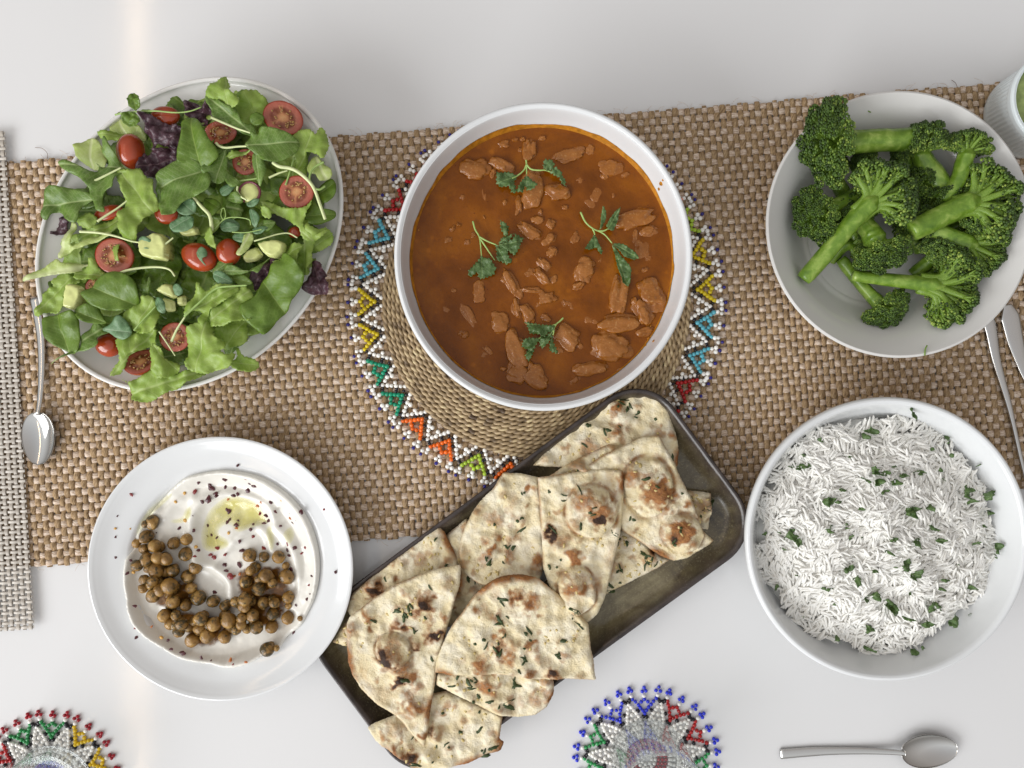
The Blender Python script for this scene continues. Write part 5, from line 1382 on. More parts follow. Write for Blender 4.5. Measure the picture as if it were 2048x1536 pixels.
L_('dark leaf tucked against the right rim of the salad bowl', SB, 'spinach', [(1250, 1090), (1330, 1010), (1390, 1010), (1410, 1110), (1330, 1205), (1280, 1165)], [(1260, 1120), (1390, 1030)], 76)
L_('lettuce leaf with a wavy pale edge below the right-hand tomato', SB, 'lettuce', [(760, 1200), (850, 1210), (900, 1232), (980, 1262), (1130, 1250), (1190, 1190), (1155, 1300), (1120, 1400), (1200, 1480), (1310, 1430), (1260, 1500), (1130, 1520), (1075, 1420), (960, 1342), (840, 1290)], [(1120, 1480), (780, 1220)], 86)
L_('dark green leaf behind the wavy lettuce at the right rim', SB, 'spinach', [(1140, 1290), (1200, 1190), (1280, 1262), (1390, 1282), (1380, 1350), (1250, 1402), (1150, 1362)], [(1150, 1330), (1380, 1310)], 76)
L_('upper round pea shoot leaf in the middle of the salad', SB, 'bluish', [(0, 1162), (70, 1150), (150, 1200), (130, 1292), (60, 1320), (-10, 1290), (-42, 1230)], [(140, 1300), (0, 1180)], 96)
L_('lower round pea shoot leaf in the middle of the salad', SB, 'bluish', [(0, 1332), (100, 1310), (130, 1400), (60, 1460), (-60, 1462), (-92, 1392)], [(120, 1315), (-70, 1430)], 95)
L_('dark pointed leaf right of the pair of round pea shoot leaves', SB, 'spinach', [(220, 1160), (330, 1182), (370, 1240), (300, 1320), (230, 1260)], [(360, 1250), (230, 1170)], 88)
L_('silvery small leaf in the microgreens right of centre', SB, 'bluish', [(630, 1250), (700, 1290), (722, 1350), (680, 1430), (640, 1352)], [(640, 1260), (690, 1420)], 90)
L_('grey-green leaf fan in the microgreens at the centre', SB, 'bluish', [(370, 1420), (430, 1340), (530, 1380), (530, 1450), (400, 1462)], [(380, 1440), (525, 1390)], 88)
L_('slim grey-green leaf below the onion slice', SB, 'bluish', [(600, 1212), (650, 1175), (722, 1160), (705, 1210), (640, 1242)], [(600, 1215), (715, 1165)], 90)
L_('pale frosted leaf tip in the microgreens', SB, 'bluish', [(660, 1440), (760, 1410), (802, 1422), (735, 1480), (670, 1482)], [(665, 1460), (800, 1420)], 91)
L_('thin folded leaf under the green sprout loop at the centre', SB, 'rocket', [(420, 1150), (520, 1110), (570, 1180), (540, 1202), (470, 1190)], [(425, 1150), (560, 1185)], 88)
L_('square lettuce scrap right of the silvery leaf', SB, 'lettuce', [(750, 1252), (830, 1280), (822, 1352), (760, 1322)], [(752, 1260), (822, 1340)], 87)
L_('green leaf scrap between the microgreens and the wavy lettuce', SB, 'rocket', [(760, 1370), (870, 1382), (810, 1460), (762, 1440)], [(765, 1400), (868, 1385)], 86)
L_('grey-green leaf above the dark tomato gap at the centre', SB, 'bluish', [(470, 1500), (560, 1460), (612, 1512), (590, 1562), (500, 1542)], [(475, 1510), (605, 1520)], 88)
L_('pale tongue of lettuce sticking out over the left rim', SCc, 'pale', [(40, 422), (60, 390), (140, 340), (240, 292), (300, 242), (350, 220), (400, 250), (600, 262), (612, 290), (530, 332), (400, 352), (260, 372), (140, 400)], [(50, 415), (600, 280)], 80)
L_('lettuce frill just below the left-hand tomato', SCc, 'lettuce', [(510, 332), (600, 292), (650, 222), (690, 250), (730, 322), (792, 372), (700, 392), (600, 402), (530, 392)], [(520, 350), (780, 370)], 84)
L_('yellow-green lettuce hanging at the lower left rim above the spoon', SCc, 'lettuce', [(165, 702), (190, 650), (220, 600), (240, 512), (330, 482), (320, 432), (400, 362), (480, 392), (550, 440), (430, 482), (410, 622), (360, 702), (270, 692), (200, 722)], [(470, 400), (180, 690)], 68)
L_('dark veined leaf in the lower middle below the left-hand tomato', SCc, 'spinach', [(590, 522), (680, 472), (720, 420), (780, 380), (870, 352), (990, 382), (1060, 450), (1066, 522), (1040, 602), (1000, 640), (900, 672), (780, 662), (660, 612), (620, 572)], [(1020, 622), (700, 490)], 92)
L_('dark leaf below the veined leaf at the lower left', SCc, 'spinach', [(515, 690), (600, 642), (690, 640), (740, 742), (772, 790), (690, 796), (590, 772)], [(770, 790), (520, 690)], 87)
L_('large flat glossy green leaf at the lower left rim', SCc, 'spinach', [(230, 762), (310, 740), (420, 722), (510, 702), (540, 762), (560, 880), (545, 1020), (480, 1056), (400, 1022), (290, 952), (242, 872)], [(440, 1050), (350, 752)], 83, ty=-.02)
L_('rocket leaf with a pale rib tapering over the lower left rim', SCc, 'rocket', [(560, 930), (600, 880), (680, 802), (740, 872), (802, 880), (690, 932), (727, 970), (690, 1012), (600, 1042), (540, 1046), (420, 1092), (300, 1152), (440, 1060), (540, 1002)], [(320, 1140), (720, 850)], 86)
L_('crumpled grey-green leaf in the lower middle above the bottom tomatoes', SCc, 'bluish', [(740, 852), (830, 802), (900, 722), (960, 772), (1012, 882), (950, 945), (880, 932), (802, 882)], [(750, 850), (1000, 880)], 89)
L_('broad smooth lettuce leaf with a green stem across it, lower middle', SCc, 'lettuce', [(930, 742), (1000, 652), (1090, 592), (1180, 572), (1222, 642), (1252, 722), (1232, 852), (1130, 882), (1030, 852), (990, 802)], [(1020, 850), (1200, 600)], 89)
L_('ruffled lettuce leaf left of the cut tomato at the bottom', SCc, 'lettuce', [(870, 960), (940, 912), (1012, 902), (1130, 872), (1216, 872), (1222, 990), (1150, 1012), (1012, 1060), (975, 1150), (950, 1190), (840, 1262), (885, 1170), (930, 1080), (890, 1002)], [(860, 1240), (1180, 890)], 84)
L_('ruffled lettuce leaf right of the cut tomato at the bottom', SCc, 'lettuce', [(1216, 1002), (1310, 1042), (1312, 1122), (1440, 1192), (1382, 1240), (1312, 1282), (1232, 1272), (1216, 1152)], [(1240, 1020), (1400, 1220)], 84)
L_('long pale lettuce tail hanging over the bottom rim', SCc, 'lettuce', [(945, 1302), (1012, 1332), (1100, 1292), (1222, 1232), (1350, 1272), (1536, 1212), (1640, 1242), (1500, 1332), (1350, 1412), (1180, 1492), (1040, 1472), (1012, 1402), (1022, 1352)], [(1030, 1430), (1620, 1240)], 76)
L_('big smooth dark green leaf at the lower right of the salad', SD, 'spinach', [(720, 682), (740, 620), (760, 562), (820, 520), (850, 432), (920, 402), (950, 342), (1040, 392), (1090, 460), (1132, 522), (1112, 592), (1032, 712), (980, 802), (950, 832), (870, 922), (820, 1002), (780, 1002), (700, 942), (650, 892), (595, 782), (650, 732)], [(755, 565), (950, 832)], 86)
L_('lettuce leaf folded along a long green rib, lower middle right', SD, 'lettuce', [(90, 742), (150, 652), (180, 580), (230, 642), (320, 602), (500, 622), (430, 722), (300, 802), (230, 932), (170, 882), (200, 822), (110, 822), (60, 852)], [(60, 850), (500, 600)], 92)
L_('large pale lettuce leaf in the lower middle beside the big dark green leaf', SD, 'lettuce', [(245, 932), (300, 802), (430, 722), (540, 632), (600, 642), (646, 722), (600, 772), (646, 892), (500, 912), (400, 946), (300, 952)], [(260, 930), (600, 660)], 89)
L_('shaded lettuce fold under the large pale lettuce leaf', SD, 'lettuce', [(370, 962), (480, 912), (600, 882), (690, 920), (600, 945), (612, 1002), (600, 1112), (500, 1142), (420, 1162), (365, 1072)], [(420, 1140), (600, 900)], 78)
L_('large cupped lettuce leaf at the bottom of the salad', SD, 'lettuce', [(80, 1052), (130, 982), (230, 936), (280, 972), (310, 1042), (400, 1122), (422, 1172), (365, 1172), (440, 1212), (492, 1202), (482, 1292), (400, 1332), (250, 1362), (130, 1352), (70, 1282), (90, 1182)], [(150, 1340), (240, 950)], 90)
L_('bright green curled lettuce end hanging past the bottom right rim', SD, 'lettuce', [(470, 1292), (520, 1252), (490, 1172), (530, 1160), (562, 1232), (640, 1252), (686, 1302), (640, 1362), (550, 1352)], [(480, 1290), (670, 1310)], 82)
L_('forked lettuce rib with frills at the right rim', SD, 'lettuce', [(1040, 0), (1120, 0), (1180, 62), (1240, 102), (1312, 82), (1240, 162), (1202, 232), (1197, 332), (1172, 422), (1120, 472), (1060, 422), (1080, 282), (1120, 222), (1112, 112)], [(1120, 460), (1130, 20)], 84)
L_('lettuce tip lying against the right inner wall of the bowl', SD, 'lettuce', [(1220, 182), (1312, 92), (1382, 152), (1362, 222), (1292, 272), (1202, 272)], [(1210, 260), (1370, 140)], 75)
L_('folded green lettuce between the cucumber chunk and the right rim', SD, 'lettuce', [(850, 372), (960, 312), (970, 242), (1080, 232), (1112, 252), (1082, 342), (1052, 422), (970, 352)], [(860, 370), (1100, 250)], 84)
L_('dark red curled lettuce leaf poking over the lower right rim', SD, 'red', [(1115, 602), (1150, 550), (1180, 482), (1202, 387), (1270, 402), (1302, 482), (1312, 542), (1352, 592), (1332, 652), (1240, 662), (1160, 652)], [(1200, 400), (1290, 640)], 82)
L_('tongue-shaped light green leaf below the orange tomatoes', SD, 'rocket', [(400, 452), (430, 412), (510, 422), (560, 450), (622, 462), (540, 486), (440, 492)], [(410, 460), (615, 462)], 90)
L_('narrow lobed leaf pointing up right below the cucumber chunk', SD, 'rocket', [(620, 462), (700, 422), (812, 342), (760, 402), (722, 482), (680, 462)], [(625, 462), (810, 345)], 87)
L_('small curled leaf right of the skin-up tomato in the centre', SD, 'rocket', [(360, 382), (420, 345), (470, 382), (440, 432), (330, 472), (290, 472)], [(300, 470), (450, 370)], 87)
L_('pale green strip of lettuce rib standing between tomato and cucumber', SD, 'pale', [(520, 310), (560, 230), (590, 130), (650, 120), (660, 180), (610, 290), (560, 330)], [(540, 310), (620, 130)], 89)
L_('tangled grey-green leaf over the central skin-up tomato', SD, 'bluish', [(150, 300), (190, 240), (240, 270), (245, 330), (200, 350), (240, 420), (190, 370)], [(160, 290), (225, 400)], 92)
L_('yellowish leaf bud at the end of the white sprout in the centre', SD, 'lettuce', [(235, 160), (270, 80), (310, 90), (325, 170), (342, 250), (300, 240), (250, 200)], [(280, 80), (335, 250)], 93)
L_('short lettuce ruffle under the frilly microgreens, lower middle', SD, 'lettuce', [(330, 420), (370, 360), (430, 345), (470, 380), (420, 440), (350, 470)], [(340, 450), (440, 360)], 85)
L_('grey-green leaf bunch above the lower middle lettuce', SD, 'bluish', [(300, 480), (370, 460), (430, 500), (480, 560), (400, 590), (330, 560)], [(310, 490), (470, 560)], 90)
L_('small dark shaded leaf below the tongue-shaped leaf', SD, 'spinach', [(480, 520), (560, 490), (640, 540), (660, 580), (560, 590)], [(490, 530), (650, 570)], 84)
L_('purple leaf in the shade left of the big dark green leaf', SD, 'red', [(660, 500), (740, 420), (830, 350), (860, 400), (800, 500), (740, 560), (700, 640)], [(680, 600), (830, 370)], 78)
L_('frilled leaf cluster beside the veined dark leaf, lower middle', SCc, 'rocket', [(1080, 460), (1150, 440), (1175, 380), (1190, 440), (1170, 520), (1150, 545), (1110, 500)], [(1150, 540), (1175, 390)], 90)
L_('tuft of grey-green microgreens above the lower lettuce', SCc, 'bluish', [(1220, 590), (1240, 560), (1290, 580), (1320, 640), (1310, 710), (1260, 690), (1225, 640)], [(1230, 590), (1300, 700)], 92)
L_('microgreen leaves beside the cucumber wedge in the centre', SCc, 'bluish', [(1390, 470), (1430, 440), (1475, 490), (1450, 545), (1400, 540)], [(1395, 500), (1470, 500)], 91)
L_('small yellow-green leaf tip lying on the left-hand tomato', SCc, 'lettuce', [(815, 100), (880, 92), (892, 160), (888, 235), (840, 190)], [(840, 100), (885, 230)], 96)
L_('round pea shoot leaf on the big cucumber chunk', SCc, 'bluish', [(1075, 40), (1120, 10), (1180, 40), (1210, 90), (1150, 128), (1090, 100)], [(1080, 60), (1200, 80)], 94)
L_('brown-edged leaf in the gap inside the left rim', SA, 'red', [(300, 1400), (360, 1350), (450, 1340), (440, 1440), (350, 1490), (300, 1470)], [(310, 1470), (440, 1350)], 62)
L_('fine-leaved bunch in the centre above the tomatoes', SD, 'bluish', [(360, 60), (420, 20), (520, 40), (530, 90), (440, 110)], [(370, 80), (520, 60)], 90)

# pea shoot sprigs and sprouts
sprig('pea_shoot', 'pea shoot with two round dark leaves sticking out over the upper left rim', 'pea shoot', SA,
      [([(860, 405), (950, 385), (1050, 378), (1220, 370), (1400, 385), (1536, 372), (1640, 335)], (76, 78, 84, 86, 86, 86, 86))],
      [([(1040, 368), (985, 330), (968, 260), (990, 215), (1030, 205), (1080, 240), (1098, 280), (1085, 335)], [(1045, 368), (1020, 210)], 85), ([(1040, 385), (1080, 420), (1092, 470), (1050, 510), (990, 515), (930, 480), (915, 430), (935, 390), (990, 378)], [(1045, 385), (950, 500)], 84),
       ([(1065, 375), (1110, 352), (1200, 360), (1225, 372), (1160, 400), (1090, 405)], [(1068, 378), (1220, 372)], 84)], 0.0, LEAFM['spinach'], MT_SPROUTG, 'sprouts and shoots in the salad', jag=.3, seed=400)
def sprout(label, cr, pts, z, r=.0011, taper=.6, mat=MT_SPROUT):
    p = crop(pts, *cr); z = np.broadcast_to(np.asarray(z, float), (len(p),))
    path = spline(np.array([P(x, y, zz * .001) for (x, y), zz in zip(p, z)]), 10 * len(p))
    V, F_ = tube(path, r * np.linspace(1, taper, len(path)), 8)
    single('sprout_stem', V, F_, mat, label, 'sprout', 'sprouts and shoots in the salad')
S_ = sprout
S_('short white stalk lying across the lobed rocket leaf at the left', SA, [(612, 1032), (760, 960), (915, 882)], 91.5, .0013)
S_('pale straight stem left of the yellow-green folded lettuce', SA, [(700, 1368), (800, 1300), (880, 1250), (972, 1178)], 91, .0012)
S_('long pale stem running right from the left side above the left-hand tomato', SA, [(540, 1460), (700, 1470), (860, 1500), (1000, 1545), (1090, 1560)], 92, .0012)
S_('thick white curved sprout on the right side, ending by the rim', SB, [(840, 835), (900, 872), (1000, 890), (1080, 930), (1170, 1010), (1220, 1090), (1270, 1230), (1312, 1350)], [94, 95, 95, 95, 94, 93, 92, 90], .0017, .8)
S_('white stalk beneath the top rocket leaf', SB, [(282, 430), (400, 480), (520, 530), (648, 572)], 92, .0012)
S_('bent white sprout pointing up at the centre of the salad', SB, [(118, 1148), (200, 1240), (265, 1310), (285, 1400), (285, 1450)], [97, 97, 97, 96, 95], .0013, 1.5)
S_('pale stalk entering the ribbed rocket leaf from the left', SB, [(325, 660), (360, 690), (420, 702), (520, 692), (620, 688)], 94.5, .0013)
S_('curled greenish tendril by the right rim', SB, [(1300, 830), (1215, 880), (1172, 960), (1192, 1045), (1255, 1080), (1312, 1050)], 88, .0010, 1.0, MT_SPROUTG)
S_('thin stem behind the right-hand tomato', SB, [(955, 1040), (990, 930), (1032, 790)], 88, .0009, .8, MT_SPROUTG)
S_('short white stem left of the thick curved sprout', SB, [(805, 972), (900, 930), (972, 908)], 91, .0011)
S_('faint thin stem under the hanging narrow leaf', SB, [(540, 1002), (620, 990), (700, 980)], 87, .0009, .8, MT_SPROUTG)
S_('white sprout arched over the veined dark leaf, lower middle', SCc, [(870, 362), (960, 322), (1100, 297), (1250, 290), (1350, 312), (1400, 372)], 95, .0013)
S_('green stem lying on the broad smooth lettuce leaf', SCc, [(1030, 862), (1100, 780), (1230, 640)], 94, .0009, .8, MT_SPROUTG)
S_('thin white sprout right of the bottom cut tomato', SCc, [(1258, 872), (1330, 980), (1402, 1092)], 93, .0008)
S_('pale stalk standing in the dark cut tomato at the lower middle', SCc, [(1370, 960), (1420, 850), (1490, 740)], [90, 93, 95], .0013)
S_('long green rib lying over the folded lettuce, lower middle right', SD, [(40, 870), (180, 742), (320, 622), (450, 598), (605, 590)], 96, .0011, .7, MT_SPROUTG)
S_('thin looped tendril in the microgreens at the centre', SB, [(370, 1262), (400, 1250), (412, 1320), (390, 1350), (370, 1310), (380, 1260)], 93, .0005, 1, MT_SPROUTG)
S_('fine tendril sweeping over the microgreens', SB, [(310, 1440), (400, 1350), (500, 1330), (620, 1350), (640, 1400)], 93, .0006, .8, MT_SPROUTG)
S_('thin pale stem crossing below the frosted leaf', SB, [(470, 1465), (600, 1468), (740, 1440)], 93, .0006, .8, MT_SPROUTG)
S_('short forked white stem left of the central skin-up tomato', SD, [(-160, 240), (-110, 200), (-60, 160)], 93, .0011)
S_('curved stem hooked round the onion slice', SB, [(520, 1050), (520, 1100), (560, 1150), (600, 1170)], 91, .0009, .8)
S_('pale hooked stem above the dark gap near the right side', SD, [(670, 190), (760, 165), (880, 130), (980, 120), (1060, 160)], 88, .0008, .8)

# tomatoes
TG = 'halved cherry tomatoes in the salad'
def tomato(label, cr, cx, cy, rx, ry, ang, z, tl=(0, 0), face=True, depth=.75, tone=0):
    """cut half: face up (tilted by tl degrees) or skin up"""
    s = cr[2]; x, y = cx * s + cr[0], cy * s + cr[1]
    A, B = PX(rx * s, z * .001), PX(ry * s, z * .001)
    c = P(x, y, z * .001)
    root = thing('tomato_half', label, 'tomato', c, TG)
    Rz = rotz(math.radians(ang))
    ax, ay = math.radians(tl[0]), math.radians(tl[1])
    Rx = np.array([[1, 0, 0], [0, math.cos(ax), -math.sin(ax)], [0, math.sin(ax), math.cos(ax)]])
    Ry = np.array([[math.cos(ay), 0, math.sin(ay)], [0, 1, 0], [-math.sin(ay), 0, math.cos(ay)]])
    T = Ry @ Rx @ Rz
    S = np.array([A, B, min(A, B) * depth])
    nu, nv = 18, 48
    th = np.linspace(0, 2 * math.pi, nv, endpoint=False)
    sg = -1 if face else 1
    ph = np.linspace(0, math.pi / 2, nu)
    V = np.stack([np.outer(np.cos(ph), np.cos(th)), np.outer(np.cos(ph), np.sin(th)), np.outer(sg * np.sin(ph), np.ones(nv))], -1).reshape(-1, 3)
    V = V * (1 + .025 * vnoise(V * 2, int(cx)))[:, None]
    V = (V * S) @ T.T
    me = raw_mesh('skin', V, [grid_faces(nu, nv, wrap_v=True, flip=not face)], MT_TSKIN); part('skin', me, root)
    # cut face with its seed pockets
    rad = np.linspace(0, 1, 26)
    rr, tt = np.meshgrid(rad, th, indexing='ij')
    dz = .10 * np.clip((rr - .93) / .07, 0, 1) * -1 + .05 * np.sin(tt * 7 + cx) * np.exp(-((rr - .5) / .16) ** 2) - .10 * np.exp(-((rr - .52) / .15) ** 2)
    D = np.stack([rr * np.cos(tt), rr * np.sin(tt), dz * .9 + (0.03 if face else -.0)], -1).reshape(-1, 3) * (S * np.array([1.0, 1.0, .55]))
    me = raw_mesh('cut_face', D @ T.T, [grid_faces(26, nv, wrap_v=True, flip=not face)], MT_TFACE, attrs={'rr': rr.ravel(), 'aa': tt.ravel()})
    part('cut_face', me, root)
    if face:
        rs = random.Random(int(cx * 7 + cy)); n = 26; C = []; rads = []
        for i in range(n):
            a = rs.uniform(0, 2 * math.pi); r = rs.uniform(.34, .64)
            C.append((np.array([r * math.cos(a), r * math.sin(a), .02]) * S)); rads.append(PX(2.2))
        Vs, Fs = spheres(np.array(C), np.array([[r, r * .75, r * .5] for r in rads]), 1)
        part('seeds', raw_mesh('seeds', Vs @ T.T, Fs, MT_SEED), root, kind='stuff')
T_ = tomato
T_('cut tomato half at the upper right of the salad, against the bowl wall', SB, 930, 432, 185, 148, -25, 82, (0, 4))
T_('cut tomato half at the right of the salad under the thick white sprout', SB, 1052, 1102, 160, 145, 20, 86, (5, 0))
T_('cut tomato half at the left of the salad with a small leaf tip on it', SCc, 848, 190, 182, 160, -15, 89, (0, -4))
T_('shaded cut tomato half at the top, right of the upright glossy leaf', SB, 365, 565, 150, 100, 10, 76, (25, 0))
T_('shaded cut tomato mostly under the ribbed rocket leaf', SB, 590, 830, 118, 118, 0, 80)
T_('skin-up tomato half in the centre, left of the orange one', SD, 175, 335, 165, 122, -25, 82, (0, 0), False, .8)
T_('orange-red skin-up tomato half in the centre, left of the cucumber chunk', SD, 440, 290, 112, 122, 0, 83, (0, 0), False, .8)
T_('pale orange tomato half under the large folded rocket leaf', SA, 1320, 1290, 105, 100, 0, 84, (8, 5), False, .35)
T_('dark cut tomato half with a pale stalk standing in it, lower middle', SCc, 1400, 922, 142, 132, 0, 84)
T_('round skin-up tomato half at the lower left wall of the bowl', SCc, 810, 990, 122, 110, 0, 71, (0, 0), False, .9)
T_('tilted cut tomato half at the very bottom showing its orange skin', SCc, 1092, 1145, 150, 116, 32, 78, (-28, 10), True, 1.0)
T_('tomato half behind the purple lettuce at the top rim', SA, 1310, 420, 135, 92, 0, 74, (0, 0), False, .6)
T_('tall pointed tomato with its skin up at the upper left', SA, 1005, 735, 122, 158, 5, 77, (0, 0), False, 1.0)
T_('small part of a cut tomato under the lettuce frill at the left', SCc, 680, 440, 100, 62, 30, 80)
T_('dark red tomato bit behind the wavy lettuce near the right rim', SD, 1040, 110, 62, 50, 20, 76, (0, 0), False, .7)
T_('shaded red tomato under the leaves left of the centre', SA, 800, 1290, 135, 66, 15, 76, (0, 0), False, .5)

# cucumber
CG = 'pieces of cucumber in the salad'
def cuke(label, cr, poly, z, th, seed, skin=True):
    po = crop(poly, *cr); s = 5
    zt = lambda p, e: z * .001 + th * .0005 * np.sqrt(np.clip(1 - (1 - np.minimum(e / s, 1)) ** 2, 0, 1)) + .0005 * fbm(v3(p) / 14, seed, 2)
    zb = lambda p, e: z * .001 - th * .001 * np.sqrt(np.clip(1 - (1 - np.minimum(e / s, 1)) ** 2, 0, 1))
    V, F_, px, ed = solid(po, 3.2, zt, zb, z * .001, 2)
    root = thing('cucumber_chunk', label, 'cucumber', (V[:, 0].mean(), V[:, 1].mean(), V[:, 2].min()), CG)
    wpart('flesh', V, F_, MT_CUKE, root)
    if skin:
        q = np.array(po); e = np.vstack([q[:2]])
        path = spline(np.array([P(x, y, z * .001 - .0006) for x, y in [q[0], q[0] * .5 + q[1] * .5, q[1]]]), 12)
        V, F_ = tube(path, .0011, 8, 1.6); wpart('skin', V, F_, MT_CUKESKIN, root)
cuke('pale upright cucumber stick at the lower left rim of the salad', SCc, [(435, 440), (520, 448), (588, 480), (570, 580), (545, 670), (480, 680), (400, 650), (415, 540)], 80, 12, 1, False)
cuke('large cucumber chunk right of the left-hand tomato', SCc, [(1080, 70), (1150, 20), (1230, -20), (1310, 0), (1352, 90), (1345, 240), (1220, 225), (1100, 190)], 88, 14, 2)
cuke('smooth faceted cucumber chunk at the right of the salad', SD, [(705, 215), (780, 190), (880, 180), (962, 215), (950, 290), (870, 350), (800, 335), (740, 280)], 87, 14, 3)
cuke('cucumber wedge in the lower centre', SCc, [(1228, 500), (1300, 440), (1380, 450), (1430, 560), (1390, 580), (1310, 545)], 86, 9, 4)
cuke('cucumber piece under the wedge in the lower centre', SCc, [(1290, 560), (1400, 590), (1410, 690), (1330, 700), (1300, 640)], 82, 9, 5)
cuke('cucumber stub peeping out beside the pale lower wedge', SCc, [(1420, 560), (1500, 540), (1510, 640), (1430, 640)], 82, 9, 6, False)
cuke('dim cucumber piece right of the orange tomato', SD, [(560, 330), (620, 270), (700, 240), (760, 320), (700, 370), (600, 390)], 79, 9, 7)
cuke('cucumber end below the pale orange tomato half', SD, [(0, 60), (90, 40), (170, 70), (170, 130), (60, 150), (0, 130)], 82, 9, 8)
root = None
V, F_ = lathe([(0, 0), (PX(70 * SCL), 0), (PX(78 * SCL), .002), (PX(70 * SCL), .004), (PX(40 * SCL), .0045), (0, .0045)], 40)
c = P(640 * SCL + 360, 1115 * SCL + 140, .084)
root = thing('onion_slice', 'pale slice with a dark red rim in the centre of the salad', 'onion', c)
wpart('flesh', V + c, F_, MT_CUKE, root)
a = np.linspace(-.8, 4.2, 40)
V, F_ = tube(np.c_[np.cos(a) * PX(82 * SCL) + c[0], np.sin(a) * PX(82 * SCL) + c[1], np.full(40, c[2] + .003)], .0012, 8); wpart('rim', V, F_, MT_ONION, root)

# ================================================================ broccoli
BKR = (1500, 140, 548 / 1451)
def head_mesh(seed, spread, nclu=84, nbud=30, cut=9.0):
    """unit head: neck at the origin, axis +x, outer surface about 1 away"""
    rs = np.random.RandomState(seed)
    br = []; buds = []; bv = []; bs = []
    ga = math.pi * (3 - math.sqrt(5))
    for i in range(nclu):
        f = (i + .5) / nclu
        pol = spread * math.sqrt(f) ** .95; az = i * ga + rs.uniform(-.25, .25)
        d = np.array([math.cos(pol), math.sin(pol) * math.cos(az), math.sin(pol) * math.sin(az)])
        if d[2] > cut + rs.uniform(-.28, .3): continue
        L = (.93 - .22 * (pol / spread) ** 2.2) + rs.uniform(-.13, .06)
        e = d * L
        mid = np.array([L * .42 * math.cos(pol * .55), 0, 0]) + (d - np.array([d[0], 0, 0])) * L * .30
        path = spline([np.array([-.12, 0, 0]) + (d - np.array([d[0], 0, 0])) * .10, mid, e * .97], 7)
        V, F_ = tube(path, np.linspace(.085, .034, 7) * (1.0, 1.45, 1.15)[i % 3], 6); br.append((V, F_))
        # twigs
        u = np.cross(d, [0, 0, 1.0]); u /= np.linalg.norm(u) + 1e-9; w = np.cross(d, u)
        R0 = .088 * (1 + .35 * rs.rand())
        for k in range(5):
            aa = k * 1.257 + rs.uniform(0, .6)
            q = e * .80 ; q2 = e + (u * math.cos(aa) + w * math.sin(aa)) * R0 * .7
            V, F_ = tube(np.array([q, (q + q2) / 2 + d * .012, q2]), np.array([.024, .018, .014]), 5); br.append((V, F_))
        for k in range(nbud):
            g = (k + .5) / nbud; pp = 1.55 * math.sqrt(g); aa = k * ga + rs.uniform(-.3, .3)
            dd = d * math.cos(pp) + (u * math.cos(aa) + w * math.sin(aa)) * math.sin(pp)
            buds.append(e + dd * R0 * (1 + rs.uniform(-.08, .14))); bs.append(.0265 * rs.uniform(.75, 1.3))
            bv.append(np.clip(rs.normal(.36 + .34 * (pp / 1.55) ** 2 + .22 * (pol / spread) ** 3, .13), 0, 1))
        if cut < 2:      # side buds scattered along the cut branches
            for k in range(int(rs.randint(0, 16))):
                t = rs.uniform(.62, .92); j = rs.normal(0, .05, 3); j[2] = abs(j[2]) + .03
                buds.append(e * t + j); bs.append(.022 * rs.uniform(.7, 1.3)); bv.append(np.clip(rs.normal(.62, .2), 0, 1))
    Vb, Fb, _ = join(br)
    Vs, Fs = spheres(np.array(buds), np.array(bs), 1)
    n0 = len(ico(1)[0])
    # light-coloured cores where the buds grow from, so nothing is hollow
    return (Vb, Fb), (Vs, Fs, np.repeat(bv, n0))
HEADS = []
for sd, spd, ct, nc in ((1, 1.1, 9, 84), (2, 1.3, 9, 84), (3, 1.0, 9, 84), (4, 1.08, .25, 104), (5, 1.15, .33, 104)):
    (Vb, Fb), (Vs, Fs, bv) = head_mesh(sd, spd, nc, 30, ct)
    HEADS.append((raw_mesh('branches', Vb, Fb, MT_BSTEM), raw_mesh('buds', Vs, Fs, MT_BUD, attrs={'vv': bv})))
